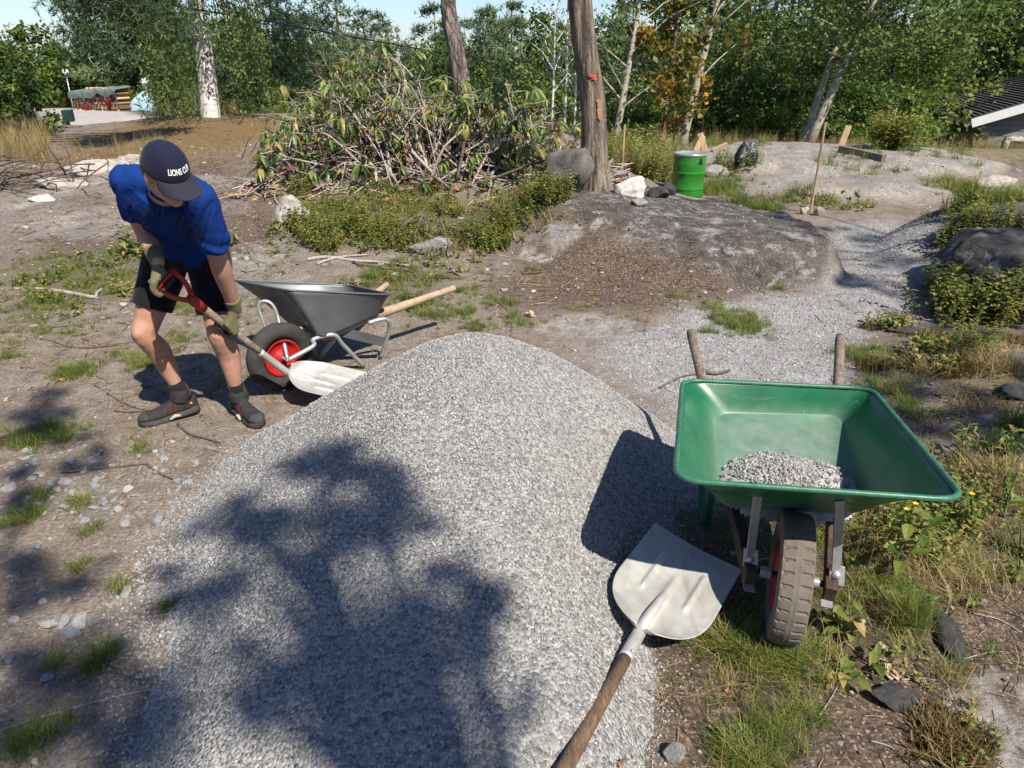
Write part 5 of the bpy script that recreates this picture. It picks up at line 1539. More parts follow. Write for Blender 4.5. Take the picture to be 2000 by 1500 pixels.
# two dark lumps of torn turf
boulder(1848, 1245, None, .075, .22, .05, M_BOULD, 'long dark lump of soil right of the leafy plant', 324, -.25, .2, 'soil_lump', 'soil lump', False)

# loose rubble stones on the dirt at the left: single stones
M_RUB_ = [simple('rubble_%s' % nm, a, b, 14, .9, .4, 50) for nm, a, b in (('bluish', (.12, .13, .145), (.25, .26, .275)), ('grey', (.15, .147, .14), (.30, .29, .275)), ('pale', (.24, .23, .21), (.38, .365, .34)), ('brownish', (.17, .13, .10), (.30, .24, .19)))]
rub_me = [rock_mesh('rubble_stone', M_RUB_[i % 4], 400 + i, 2, .55, (.5, .62, .75)[i % 3]) for i in range(12)]
cols = ['bluish grey', 'grey', 'pale', 'brownish']
def rubble(x, y, s, i):
    o = obj('rubble_stone', rub_me[i]); o.location = (x, y, sz(x, y) + s * .02); o.scale = (s, s * rng.uniform(.6, 1), s * rng.uniform(.6, 1)); o.rotation_euler = (rng.normal(0, .3), rng.normal(0, .3), rng.uniform(0, 6.28))
    sw = ['tiny', 'small', 'fist-sized'][0 if s < .03 else 1 if s < .05 else 2]
    pw = 'below the twigs' if y > 2.45 else 'in the middle of the rubble' if y > 2.1 else 'near the bottom left corner'
    ed = 'by the pile edge' if x > -1.62 else 'out on the dirt'
    tag(o, '%s %s broken stone %s, %s' % (sw, cols[i % 4], pw, ed), 'stone', '%s %s stones %s %s' % (sw, cols[i % 4], pw, ed))
n = 0
while n < 240:
    x, y = rng.uniform(-2.6, -1.15), rng.uniform(1.7, 3.0)
    w = float(zone(Z_STONES, .22, .3, np.array([x]), np.array([y]))[0]) + .06
    if rng.random() > w or pile_r(np.array([x]), np.array([y]))[0] < 1.02: continue
    rubble(x, y, .018 + .048 * rng.random() ** 2, int(rng.choice(12, p=np.array([3, 2, .6, 1] * 3) / 19.8))); n += 1
for px, py, s, i in ((160, 1217, .085, 2), (98, 1218, .07, 1), (125, 1215, .055, 1), (138, 1237, .075, 8), (250, 1233, .04, 0), (55, 1080, .045, 0), (90, 1325, .06, 4), (72, 1068, .05, 4), (85, 1175, .035, 2), (70, 1487, .035, 2), (165, 1018, .05, 0), (20, 1290, .04, 5), (130, 1275, .035, 9)):
    h = hit_s(px, py); rubble(h[0], h[1], s, i)
x, y = rng.uniform(-6.5, 2.6, 9000), rng.uniform(4.0, 10.5, 9000); k = rng.random(9000) < .15 + .6 * zone(Z_SLOPE, .5, .4, x, y) + .4 * zone(Z_LITTER, .3, .3, x, y); x, y = x[k], y[k]; s = .010 + .045 * rng.random(len(x)) ** 3
scatter('slope_chips', np.stack([x, y, height(x, y) + s * .06], -1), rand_rot(len(x), .4), s, rng.integers(0, 4, len(x)), chip_protos)
# scattered larger chips on the rock slope and path edges
for k in range(80):
    px, py = rng.uniform(0, 1000), rng.uniform(400, 640)
    h = hit(px, py)
    if pile_r(np.array([h[0]]), np.array([h[1]]))[0] < 1.1: continue
    i = int(rng.integers(0, 12)); o = obj('stone_chip', rub_me[i]); s = rng.uniform(.025, .085); o.location = (h[0], h[1], h[2] + s * .08); o.scale = (s, s * .7, s * .5); o.rotation_euler = (0, 0, rng.uniform(0, 6))
    tag(o, '%s stone chip strewn on the bare slope behind the wheelbarrow' % cols[i % 4], 'stone', 'stone chips on the %s side of the slope' % cols[i % 4])

# ================================================================== sticks, roots, leaves lying about
def stick(pts, r, label, name='stick', cat='stick', m_=None, group=None, lift=.004, seg=None):
    q = []
    for (px, py) in pts:
        h = hit_s(px, py); q.append(np.array([h[0], h[1], h[2] + r * .6 + lift]))
    q = np.array(q); org = q[0].copy()
    g = G(); g.tube(q, np.linspace(r, r * .5, len(q)), 7, sub=4)
    o = g.build(name, m_ or M_TWIG, None, True, o=org); return tag(o, label, cat, group)
stick([(348, 832), (372, 850), (400, 858), (430, 867)], .007, 'dark crooked stick lying in front of the left shoe')
stick([(80, 664), (105, 668), (130, 678), (165, 681), (228, 676)], .007, 'long curved stick on the dirt left of the person')
stick([(60, 568), (110, 572), (150, 578), (185, 584), (190, 576), (200, 568)], .018, 'thick bent branch beside the grass at the left', m_=M_PALET)
stick([(0, 857), (40, 850), (85, 842)], .009, 'dark stick entering from the left above the stones')
stick([(120, 925), (190, 918), (250, 912), (288, 908)], .006, 'straight dark twig crossing the loose stones')
stick([(288, 910), (310, 925), (345, 941)], .005, 'short dark twig between stones and gravel')
stick([(225, 805), (260, 806), (288, 804)], .006, 'dark twig touching the toe of the right shoe')
stick([(210, 770), (235, 785), (262, 797), (290, 803)], .005, 'brown twig curving towards the right shoe')
stick([(0, 1430), (60, 1410), (130, 1390), (200, 1370), (290, 1350)], .003, 'long pale straw lying across the shaded dirt', m_=M_PALET)
stick([(210, 1300), (240, 1320), (268, 1330)], .004, 'thin dark twig at the foot of the pile')
stick([(1288, 760), (1310, 748), (1335, 737), (1362, 733)], .007, 'thin brown root on the path behind the green wheelbarrow')
stick([(1375, 729), (1395, 733), (1425, 727)], .014, 'flat piece of bark beside the left handle')
stick([(600, 510), (640, 505), (690, 512), (740, 515), (800, 522)], .016, 'long exposed root running along the bare slope', 'root', 'root', M_PALET)
stick([(620, 518), (660, 505), (720, 500)], .012, 'thinner root above the long exposed root', 'root', 'root', M_PALET)
stick([(690, 515), (740, 525), (800, 532), (815, 545)], .014, 'dark root ending beside the grass patch', 'root', 'root')
stick([(855, 540), (880, 533), (900, 545), (870, 545)], .010, 'small dark forked stick right of the grass patch')
stick([(1020, 536), (1050, 534), (1075, 531)], .009, 'short stick beside a white stone on the slope')
stick([(960, 474), (985, 475), (1000, 470)], .016, 'short thick dark branch lying at the end of the weeds')
stick([(1690, 1180), (1715, 1183), (1740, 1181)], .004, 'reddish twig lying right of the wheel', m_=M_REDSH)
for k, (p0, p1) in enumerate((((1510, 1395), (1560, 1455)), ((1600, 1400), (1640, 1330)), ((1700, 1450), (1760, 1480)), ((1880, 1290), (1960, 1275)), ((1900, 1200), (1990, 1235)), ((1760, 1330), (1840, 1335)))):
    stick([p0, ((p0[0] + p1[0]) / 2 + 6, (p0[1] + p1[1]) / 2 - 5), p1], .0022, 'thin dry stalk lying in the litter at the right', 'dry_stalk', 'stalk', M_PALET, 'thin dry stalks in the litter')
# roots over the grey boulder
for k, L_ in enumerate([[(832, 452), (820, 462), (812, 480), (815, 500)], [(832, 452), (800, 455), (770, 462), (735, 470)], [(832, 452), (835, 475), (845, 490), (848, 510)], [(830, 446), (790, 465), (760, 478), (748, 485)], [(860, 460), (872, 480), (880, 505)], [(880, 478), (920, 482), (960, 480)]]):
    hs_ = [hit(*p) for p in L_]; q = np.array([h + np.array([0, -.02, .04 + .12 * (1 - i / (len(L_) - 1))]) for i, h in enumerate(hs_)])
    g = G(); g.tube(q, np.linspace(.012, .005, len(q)), 6, sub=4)
    tag(g.build('root', M_TWIG, None, True, o=q[0]), ['short root hanging over the left of the grey boulder', 'long root reaching left above the grey boulder', 'root hanging down the middle of the grey boulder', 'lowest root slanting left from the grey boulder', 'root hanging over the right of the grey boulder', 'thin root lying right of the grey boulder'][k], 'root')
# dark brushwood at the far left
bp = thing('brushwood_pile', hit(30, 365), 'dark tangle of dead twigs beside the pale slabs', 'brushwood')
for k in range(70):
    c = np.array(bp.location) + np.array([rng.normal(0, .45), rng.normal(0, .22), rng.uniform(.0, .28)])
    d = nrm([rng.normal(0, 1), rng.normal(0, .5), rng.normal(0, .35)]) * rng.uniform(.15, .45)
    g = G(); g.tube([c - d, c + rng.normal(0, .04, 3), c + d], [.009, .007, .003], 5, sub=3); g.build('twig', M_TWIG, bp, True)

def dry_leaf_mesh(seed, m_):
    r = np.random.default_rng(seed); g = G()
    for k in range(5):
        a = (k - 2) * .62 + r.normal(0, .1); d = np.array([math.cos(a), math.sin(a), r.uniform(0, .45)])
        g.add(leaf_shape(np.zeros(3), d, np.array([0, 0, 1.0]), r.uniform(.5, .62) if abs(k - 2) < 2 else .4, .34, r.uniform(-.3, .3), r.uniform(-.2, .35)), LEAF_F, r.uniform(.2, .9))
    return g.mesh('dry_leaf', m_)
dl = [dry_leaf_mesh(i, M_DEADL) for i in range(4)] 
tanm = fol('tan_dead_leaves', [(0, (.28, .18, .10)), (1, (.46, .36, .25))], .1, .85, .5); dl2 = [dry_leaf_mesh(10 + i, tanm) for i in range(4)]
spec_ = [(1740, 1300, .085, 1), (1712, 1285, .06, 1), (1735, 1315, .07, 1), (1720, 1270, .05, 1), (1765, 1300, .035, 0), (1400, 1268, .03, 0), (1420, 1357, .03, 0), (1410, 1378, .03, 0), (1795, 1287, .03, 0), (1210, 1490, .05, 1), (1490, 1320, .025, 0), (1420, 1360, .022, 0), (120, 745, .06, 0), (12, 785, .05, 1), (245, 852, .03, 0), (1290, 1040, .0, 0),
         (690, 555, .14, 1), (860, 520, .12, 1), (845, 542, .10, 1), (700, 520, .09, 1), (1040, 620, .10, 1), (880, 500, .08, 1), (1860, 640, .06, 0), (1790, 690, .09, 1), (1840, 690, .08, 1), (1900, 690, .08, 0), (1690, 722, .05, 1), (1670, 750, .05, 0), (1960, 690, .07, 1), (1880, 1060, .05, 1), (1905, 960, .06, 1), (1830, 1120, .05, 1), (1530, 1330, .03, 0), (1440, 1400, .02, 0)]
for i, (px, py, s, k) in enumerate(spec_):
    if s <= 0: continue
    h = hit_s(px, py); o = obj('dry_leaf', (dl2 if k else dl)[i % 4]); o.location = (h[0], h[1], h[2] + s * .10); o.scale = (s, s, s); o.rotation_euler = (rng.normal(0, .2), rng.normal(0, .2), rng.uniform(0, 6.28))
    tag(o, ('curled tan dead leaf lying on the ground' if k else 'small orange-brown dead leaf lying on the ground'), 'dead leaf', ('tan dead leaves' if k else 'orange-brown dead leaves'))
# fine litter that nobody could count
n = 5200
x, y = rng.uniform(.3, 3.6, n), rng.uniform(.6, 3.8, n); k = (pile_r(x, y) > 1.03) & (rng.random(n) < np.maximum(zone(Z_RFRONT, .15, .1, x, y) * .7, zone(Z_RSOIL, .2, .2, x, y)))
x, y = x[k], y[k]; x2, y2 = rng.uniform(-6, 3, 9000), rng.uniform(4.2, 10, 9000); k2 = rng.random(9000) < .12 + .7 * np.maximum(zone(Z_SLOPE, .3, .2, x2, y2), zone(Z_LITTER, .3, .2, x2, y2))
x3, y3 = rng.uniform(-4.2, 0, 2600), rng.uniform(1.6, 5, 2600); k3 = (pile_r(x3, y3) > 1.05) & (fbm(x3, y3, 1.4, 3, 88) > .45)
x, y = np.concatenate([x, x2[k2], x3[k3]]), np.concatenate([y, y2[k2], y3[k3]]); nn = len(x)
g = G(); g.tube([(-.5, 0, 0), (0, .03, .02), (.5, -.02, 0)], .02, 3, False); pn = proto('needle_twig', g.mesh('needle_twig', instmat('needle', [(0, (.08, .05, .03)), (.5, (.20, .125, .07)), (1, (.36, .28, .18))], .9, 0)))
lf = [proto('leaf_bit', dry_leaf_mesh(20 + i, M_DEADL)) for i in range(2)]
ix = np.where(rng.random(nn) < .88, 0, rng.integers(1, 3, nn))
scatter('forest_litter', np.stack([x, y, surf(x, y) + .004], -1), np.stack([rng.normal(0, .15, nn), rng.normal(0, .15, nn), rng.uniform(0, 6.28, nn)], -1), np.where(ix == 0, rng.uniform(.03, .10, nn), rng.uniform(.012, .03, nn)) * np.clip(y / 3, .8, 1.5), ix, [pn] + lf)

# ================================================================== single plants in the right foreground
M_STEM = simple('green_stem', (.07, .11, .03), (.12, .16, .05), 30, .6, 0)
lm = {}
def leafm(L, w, seed, m_):
    key = (L, w, seed, m_.name)
    if key not in lm:
        g = G(); g.add(leaf_shape(np.zeros(3), np.array([1.0, 0, 0]), np.array([0, 0, 1.0]), L, w, (.15, .35, .5)[seed % 3], .12), LEAF_F, .25 + .25 * seed); lm[key] = g.mesh('leaf', m_)
    return lm[key]
def plant(px, py, h, stems, leaves, L, w, label, seed, flower=0, cat='plant', group=None, m_=None, up=.3):
    r = np.random.default_rng(seed); b = hit_s(px, py)
    t = thing('leafy_plant', b, label, cat, group)
    for s in range(stems):
        tip = b + np.array([r.normal(0, h * .28), r.normal(0, h * .28), h * r.uniform(.75, 1.05)])
        mid = (b + tip) / 2 + np.array([r.normal(0, .01), r.normal(0, .01), h * .05])
        g = G(); g.tube([b, mid, tip], [.0032, .0026, .0014], 6, sub=4); g.build('stem', M_STEM, t, True)
        a = r.uniform(0, 6)
        for i in range(leaves):
            q = .25 + .75 * i / max(1, leaves - 1); p = b * (1 - q) ** 2 + mid * 2 * q * (1 - q) + tip * q * q
            a += 2.4 + r.normal(0, .3)
            o = obj('leaf', leafm(L, w, int(r.integers(0, 3)), m_ or M_WEED), t); o.location = Vector(p - b); sc = r.uniform(.6, 1.15) * (1.15 - .45 * q); o.scale = (sc, sc, sc)
            o.rotation_euler = (r.normal(0, .25), -r.uniform(-.25, up + .35), a)
        if flower and s < flower:
            g = G()
            for k in range(5):
                an = k * 1.257; g.add(leaf_shape(tip, np.array([math.cos(an), math.sin(an), .5]), np.array([0, 0, 1.0]), .012, .008), LEAF_F)
            g.build('flower', M_YEL, t)
plant(1742, 1130, .30, 3, 7, .085, .046, 'tall leafy plant with pale broad leaves right of the brown wheel', 1, 2)
plant(1655, 1245, .12, 4, 4, .075, .045, 'low plant with broad ribbed leaves beside the tyre', 2)
plant(1640, 1330, .05, 3, 4, .06, .035, 'small pale seedling between dead leaf and stone', 3)
plant(1705, 1300, .06, 2, 3, .07, .03, 'dark green two-stemmed seedling beside the tan leaves', 4)
plant(1815, 1190, .07, 3, 4, .05, .022, 'small spreading plant left of the long soil lump', 5)
plant(1440, 1440, .04, 3, 4, .06, .014, 'grey-green narrow-leaved rosette in the front litter', 6, up=.1)
plant(1895, 1185, .05, 3, 4, .04, .02, 'small three-stemmed plant right of the long soil lump', 7)
plant(1960, 900, .22, 4, 10, .06, .018, 'bushy narrow-leaved plant above the tuft of bleached grass', 8)
plant(1880, 905, .20, 4, 9, .06, .020, 'narrow-leaved plant at the corner of the green tray', 9)
plant(1890, 1040, .20, 5, 9, .055, .018, 'spreading narrow-leaved plant with an orange flower', 10, 1)
plant(1960, 1010, .22, 5, 9, .055, .018, 'dense narrow-leaved plant below the bleached grass', 11)
plant(1835, 1085, .14, 4, 8, .05, .016, 'low narrow-leaved plant right of the tall leafy plant', 12)
plant(1990, 1085, .18, 4, 8, .05, .017, 'narrow-leaved plant cut by the right edge of the photo', 13)
plant(1980, 1140, .10, 3, 7, .045, .016, 'low plant under the one cut by the photo edge', 14)
plant(270, 500, .26, 5, 8, .09, .05, 'leafy yellow-flowered weed behind the right arm of the person', 15, 3)
plant(90, 560, .16, 3, 7, .05, .025, 'yellow-flowered weed left of the bent branch', 16, 3)
plant(455, 480, .20, 3, 8, .07, .03, 'bright leafy weed beside the blue sleeve', 17)
plant(975, 620, .0001, 1, 1, .001, .001, 'x', 18) if False else None
plant(1895, 425, .22, 3, 6, .08, .03, 'dark thin plant on top of the hump right of the path', 19)
for px, py, s in ((1712, 1010, .55), (1690, 1130, .42), (1665, 1110, .35), (1880, 780, .35), (1722, 860, .40), (1990, 860, .35)):
    h = hit_s(px, py); a = rng.uniform(0, 6); g = G(); L = s
    q = [h, h + np.array([.02 * math.cos(a), .02 * math.sin(a), L * .5]), h + np.array([.10 * math.cos(a), .10 * math.sin(a), L * .9]), h + np.array([.17 * math.cos(a), .17 * math.sin(a), L])]
    g.tube(q, [.0018, .0016, .0012, .0006], 5, sub=4); o = g.build('grass_stalk', M_STRAW, None, True, o=h); tag(o, 'tall dry grass stalk standing in the bank at the right', 'grass stalk', 'tall dry grass stalks at the right')
# ================================================================== bark and crown materials
def bark(name, a, b, c, fu=9, fv=2.2, depth=.03, lichen=None, plate=.1):
    m = N(name); v = m.coord('Object', (fu, fu, fv))
    n1 = m.noise(2.0, 6, .65, .6, v); n2 = m.noise(12, 4, .6, 0, v)
    vo = m.voro(1.6, 'DISTANCE_TO_EDGE', 'Distance', v)
    rd = m.noise(3.2, 5, .6, .4, m.coord('Object', (fu * .8, fu * .8, fv * .35)))
    h = m.math('ADD', m.math('ADD', m.math('MULTIPLY', m.ramp(vo, [(0, 0.), (.28, 1.)]), plate), m.ramp(rd, [(.36, 0.), (.6, 1.)])), m.math('MULTIPLY', n2, .4))
    col = m.ramp(n1, [(.3, a), (.5, b), (.7, c)])
    col = m.mix(m.ramp(rd, [(.36, .8), (.5, 0.)]), col, tuple(q * .35 for q in a))
    if plate > .3: col = m.mix(m.ramp(vo, [(.0, .7), (.15, 0.)]), col, tuple(q * .4 for q in a))
    if lichen: col = m.mix(m.ramp(m.noise(6, 5, .7), [(.55, 0.), (.66, .7)]), col, lichen)
    return m.done(col, .92, 0, m.bump(h, 1.0, depth), .15)
M_BARK = bark('furrowed_brown_bark', (.115, .088, .068), (.215, .172, .135), (.31, .262, .215), 7, 1.6, .03)
M_BARKG = bark('grey_plated_bark', (.15, .12, .10), (.25, .21, .18), (.34, .30, .27), 6, 2.5, .035, None, .6)
M_BARKP = bark('orange_pine_bark', (.14, .07, .04), (.24, .125, .07), (.30, .19, .13), 6, 2.5, .02)
M_BARKD = bark('dark_bark', (.03, .024, .02), (.065, .052, .043), (.11, .09, .075), 6, 3, .02)
def birchbark():
    m = N('birch_bark'); v = m.coord('Object', (1.2, 1.2, 7)); n = m.noise(2.2, 5, .7, .8, v); p = m.noise(2.3, 4, .65, .5)
    col = m.ramp(n, [(.34, (.05, .045, .04)), (.42, (.50, .47, .43)), (.7, (.72, .69, .65))])
    col = m.mix(m.ramp(p, [(.56, 0.), (.64, .85)]), col, (.05, .045, .04))
    return m.done(col, .7, 0, m.bump(n, .4, .01), .3)
M_BIRCH = birchbark()
def aspenbark():
    m = N('aspen_bark'); v = m.coord('Object', (2, 2, 5)); n = m.noise(2.2, 5, .7, .5, v)
    return m.done(m.ramp(n, [(.32, (.09, .085, .07)), (.45, (.27, .25, .20)), (.7, (.40, .37, .31))]), .8, 0, m.bump(n, .4, .01), .2)
M_ASPEN = aspenbark()
def crownmat(name, a, b, c, transl=.3):
    m = N(name); col = m.ramp(m.attr('tint'), [(0, a), (.5, b), (1, c)])
    return m.done(col, .55, 0, None, .25, 0, transl, m.mix(.4, col, (.24, .32, .04)))
C_PINE = crownmat('pine_needles', (.030, .058, .030), (.085, .130, .062), (.17, .22, .10), .2)
C_SPRUCE = crownmat('spruce_needles', (.022, .044, .018), (.055, .088, .032), (.11, .145, .05), .2)
C_BROAD = crownmat('broad_leaves', (.040, .080, .016), (.100, .160, .032), (.20, .25, .06), .35)
C_DARK = crownmat('dark_leaves', (.024, .054, .012), (.068, .115, .024), (.16, .205, .05), .3)
C_BIRCH = crownmat('birch_leaves', (.045, .085, .020), (.11, .165, .04), (.21, .25, .08), .35)
C_ASPEN = crownmat('aspen_leaves', (.070, .12, .035), (.125, .185, .055), (.22, .26, .11), .35)
C_YELL = crownmat('yellowing_leaves', (.05, .085, .018), (.13, .16, .028), (.30, .25, .03), .35)
C_CHEST = crownmat('orange_and_green_leaves', (.05, .085, .02), (.16, .13, .03), (.50, .22, .02), .3)

# ================================================================== trees
def rhomb(c, L, w, r, up=.4, hang=0.0):
    """many leaf-sized rhombs at the points c"""
    n = len(c)
    nrml = r.normal(size=(n, 3)); nrml[:, 2] = np.abs(nrml[:, 2]) + up; nrml /= np.linalg.norm(nrml, axis=1)[:, None]
    d = r.normal(size=(n, 3)); d[:, 2] -= hang; d -= nrml * (d * nrml).sum(1)[:, None] * (0.6 if hang else 1); d /= np.linalg.norm(d, axis=1)[:, None]
    s = np.cross(nrml, d); L = L * r.uniform(.45, 1.4, n)[:, None]; w = L * w
    V = np.stack([c - d * L * .5, c - d * L * .05 + s * w * .5, c + d * L * .5, c - d * L * .05 - s * w * .5], 1).reshape(-1, 3)
    F = np.arange(4 * n).reshape(n, 4)
    return V, F

def needles(c, L, w, r, k, bias=(0, 0, .35)):
    """tufts of k thin triangles round each point"""
    n = len(c); C = np.repeat(c, k, 0); m = n * k
    d = r.normal(size=(m, 3)) + np.asarray(bias); d /= np.linalg.norm(d, axis=1)[:, None]
    s = np.cross(d, r.normal(size=(m, 3))); s /= np.linalg.norm(s, axis=1)[:, None]
    LL = L * r.uniform(.6, 1.2, m)[:, None]
    V = np.stack([C - s * w, C + s * w, C + d * LL], 1).reshape(-1, 3)
    return V, np.arange(3 * m).reshape(m, 3)

def cluster_pts(centres, sig, n, r, flat=.7):
    ix = r.integers(0, len(centres), n)
    o = r.normal(size=(n, 3)) * np.array([1, 1, flat]) * (np.asarray(sig)[ix][:, None] if not np.isscalar(sig) else sig)
    return centres[ix] + o, ix

def crown_obj(name, V, F, tint, m_, t):
    return obj(name, mesh_data(name, V, F, m_, False, {'tint': tint}), t)

def make_tree(kind, x, y, topz, rad, low, label, cat='tree', group=None, seed=0, trunk_r=None, mat_=None, crown=True, leaf=None, dens=1.0, lean=(0, 0), bmat=None, z0=None, name=None, hang=0):
    """low: height share where the crown begins"""
    r = np.random.default_rng(seed + 1000)
    z = (hz(x, y) if z0 is None else z0) - .05
    H = topz - z
    nm = name or {'pine': 'pine_tree', 'spruce': 'spruce_tree', 'birch': 'birch_tree', 'aspen': 'aspen_tree', 'broad': 'leafy_tree', 'shrub': 'shrub'}[kind]
    t = thing(nm, (x, y, z), label, cat, group)
    tr = trunk_r or max(.05, H * .014)
    lx, ly = lean
    ax = lambda q: np.array([lx * q + .03 * H * .12 * math.sin(q * 5 + seed), ly * q, H * q])
    g = G(); o0 = np.array([x, y, z])
    ks = np.linspace(0, .97, 9)
    g.tube([o0 + ax(q) for q in ks], [tr * (1.25 if q == 0 else 1) * (1 - .82 * q) for q in ks], 12, True)
    D = math.hypot(x, y); ls = leaf or float(np.clip(D * .0052, .05, .30))
    cen, sig = [], []
    if kind in ('pine', 'spruce'):
        nb = int((15 if kind == 'pine' else 26) * (1 + H / 20))
        for i in range(nb):
            q = low + (1 - low) * (i + r.random()) / nb * .97
            a = i * 2.4 + r.normal(0, .4)
            prof = ((1 - (q - low) / (1 - low)) ** .8 * .9 + .12) if kind == 'spruce' else (math.sin(math.pi * min(1, .18 + .80 * (q - low) / (1 - low))) ** .8)
            L = rad * prof * r.uniform(.6, 1.1)
            b = ax(q); tip = b + np.array([math.cos(a) * L, math.sin(a) * L, L * (.22 if kind == 'pine' else -.28) + r.normal(0, .1)])
            mid = (b + tip) / 2 + np.array([0, 0, -.06 * L])
            g.tube([o0 + b, o0 + mid, o0 + tip], [max(.012, tr * .22 * (1 - q * .6)), tr * .12, .006], 5, False)
            m = max(2, int(L / (.30 if kind == 'pine' else .34)))
            for k in range(m):
                f = (k + 1) / m; p = b * (1 - f) ** 2 + 2 * mid * f * (1 - f) + tip * f * f
                cen.append(p + r.normal(0, .08, 3) * L); sig.append(.10 + .20 * L * (.45 if kind == 'spruce' else .75) * (1.1 - f * .5))
        cen.append(ax(.985)); sig.append(.12)
        cen, sig = np.array(cen), np.array(sig)
        n = int(len(cen) * 20 * dens)
        P_, ix = cluster_pts(cen, sig, n, r, .45)
        V, F = needles(P_, ls * 1.5, ls * .13, r, 7, (0, 0, .5) if kind == 'pine' else (0, 0, -.2))
        tint = np.clip(np.repeat(.45 + .25 * r.normal(size=len(cen))[ix] + .12 * r.normal(size=n), 21), 0, 1)
        cm = mat_ or (C_PINE if kind == 'pine' else C_SPRUCE)
    else:
        nb = 14 if kind != 'shrub' else 9
        for i in range(nb):
            q = low * .85 + (1 - low * .85) * (i + r.random()) / nb * .93
            a = i * 2.4 + r.normal(0, .5); u = (q - low) / (1 - low)
            L = rad * max(.25, math.sin(math.pi * min(max(.22 + .72 * u, .1), .97)) ** .7) * r.uniform(.65, 1.05)
            b = ax(max(q - .10, .03)); tip = ax(q) + np.array([math.cos(a) * L, math.sin(a) * L, L * r.uniform(.1, .55)])
            mid = (b + tip) / 2 + np.array([0, 0, .10 * L]) + r.normal(0, .05, 3) * L
            g.tube([o0 + b, o0 + mid, o0 + tip], [max(.012, tr * .35 * (1 - q * .7)), tr * .18, .006], 6, False)
            for k in range(5):
                f = .35 + .65 * (k + r.random()) / 5; p = b * (1 - f) ** 2 + 2 * mid * f * (1 - f) + tip * f * f
                cen.append(p + r.normal(0, .30, 3) * rad * .55); sig.append(rad * r.uniform(.05, .13))
        cen, sig = np.array(cen), np.array(sig); cen[:, 2] = np.clip(cen[:, 2], H * low * .7, H * .99)
        if hang:
            ex = []
            for c_ in cen[r.random(len(cen)) < .8]:
                for k in range(4): ex.append(c_ + np.array([r.normal(0, .25), r.normal(0, .25), -hang * (k + 1) / 4]))
            ex = np.array(ex); cen = np.concatenate([cen, ex]); sig = np.concatenate([sig, np.full(len(ex), rad * .07)])
        n = int(dens * np.clip(len(cen) * 75 * (rad / 2.2) ** 1.2 * (.16 / ls) ** .9, 900, 26000))
        P_, ix = cluster_pts(cen, sig, n, r, 1.3 if hang else .8)
        P_[:, 2] = np.maximum(P_[:, 2], .02)
        V, F = rhomb(P_, ls, .62, r, .4, 1.5 if hang else 0)
        tint = np.clip(np.repeat(.42 + .26 * r.normal(size=len(cen))[ix] + .12 * r.normal(size=n), 4), 0, 1)
        cm = mat_ or {'birch': C_BIRCH, 'aspen': C_ASPEN, 'broad': C_BROAD, 'shrub': C_BROAD}[kind]
    bm_ = bmat or {'pine': M_BARKP, 'spruce': M_BARKD, 'birch': M_BIRCH, 'aspen': M_ASPEN, 'broad': M_BARKD, 'shrub': M_BARKD}[kind]
    g.build('trunk' if kind != 'shrub' else 'stem', bm_, t, True)
    if crown: crown_obj('crown', V, F, tint, cm, t)
    return t

def tree_px(kind, px, y, top_py, rad, low, label, **kw):
    d = ray(px, 300); x = (px - 1000) / F_PX * (y * math.cos(PITCH) + .3)  # rough, refined below
    zt = at_y(px, top_py, y)[2]; x = at_y(px, max(top_py, 60), y)[0]
    return make_tree(kind, x, y, zt, rad, low, label, **kw)

# thick furrowed trunk in the middle: shaped by hand
def big_trunk(pts, rad, y, m_, label, name, crown_c, crown_r, seed, n=26, rough=.02, ext=9.5):
    base = hit(*pts[0]); Q = []
    for (px, py), dy in zip(pts, [0] * len(pts)):
        Q.append(at_y(px, py, base[1] if y is None else y))
    Q = np.array(Q); Q[0][2] = hz(Q[0][0], Q[0][1]) - .08
    t = thing(name, Q[0], label, 'tree')
    r_ = np.asarray(rad, float)
    P_, R_ = smooth_path(Q, r_, 10)
    dirn = nrm(P_[-1] - P_[-12]); k_ = np.linspace(.25, 1, 8)[:, None]; r_end = R_[-1]
    P_ = np.concatenate([P_, P_[-1] + (dirn * .6 + np.array([0, 0, .4])) * k_ * ext]); R_ = np.concatenate([R_, r_end * (1 - .5 * k_[:, 0])])
    top = P_[-1]
    g = G(); g.tube(P_, R_, n, True)
    o = g.build('trunk', m_, t, True)
    me = o.data; co = np.empty(len(me.vertices) * 3); me.vertices.foreach_get('co', co); co = co.reshape(-1, 3)
    no = np.empty(len(me.vertices) * 3); me.vertices.foreach_get('normal', no); no = no.reshape(-1, 3)
    wco = co + np.array(Q[0]); ang = np.arctan2(no[:, 1], no[:, 0])
    co += no * (rough * (fbm(ang * 2.2, wco[:, 2] * .9, 1.6, 3, seed) - .5) * 2)[:, None]
    me.vertices.foreach_set('co', co.ravel()); me.update()
    r = np.random.default_rng(seed)
    cc_ = top + np.asarray(crown_c); cen = cc_ + r.normal(size=(70, 3)) * np.asarray(crown_r) * .5
    g = G()
    for c in cen[:14]: g.tube([top - np.array([0, 0, .3]), (top + c) / 2 + np.array([0, 0, .2]), c], [R_[-1] * .5, .05, .01], 6, False)
    g.build('limb', m_, t, True)
    n_ = 3500; P2, ix = cluster_pts(cen, .5, n_, r, .6); V, F = needles(P2, .16, .012, r, 7)
    crown_obj('crown', V - np.array(Q[0]), F, np.clip(np.repeat(.45 + .2 * r.normal(size=70)[ix], 21), 0, 1), C_PINE, t)
    return t, P_, R_
bt, BP, BR_ = big_trunk([(1163, 366), (1160, 330), (1160, 280), (1158, 200), (1146, 120), (1137, 50), (1130, -30), (1122, -160), (1112, -340)], [.185, .138, .118, .110, .105, .102, .098, .085, .07], None, M_BARK, 'thick brown furrowed trunk with red paint mark beside the boulder', 'pine_tree', (0, 0, 1.6), (1.8, 1.8, 1.3), 11, 32, .012)
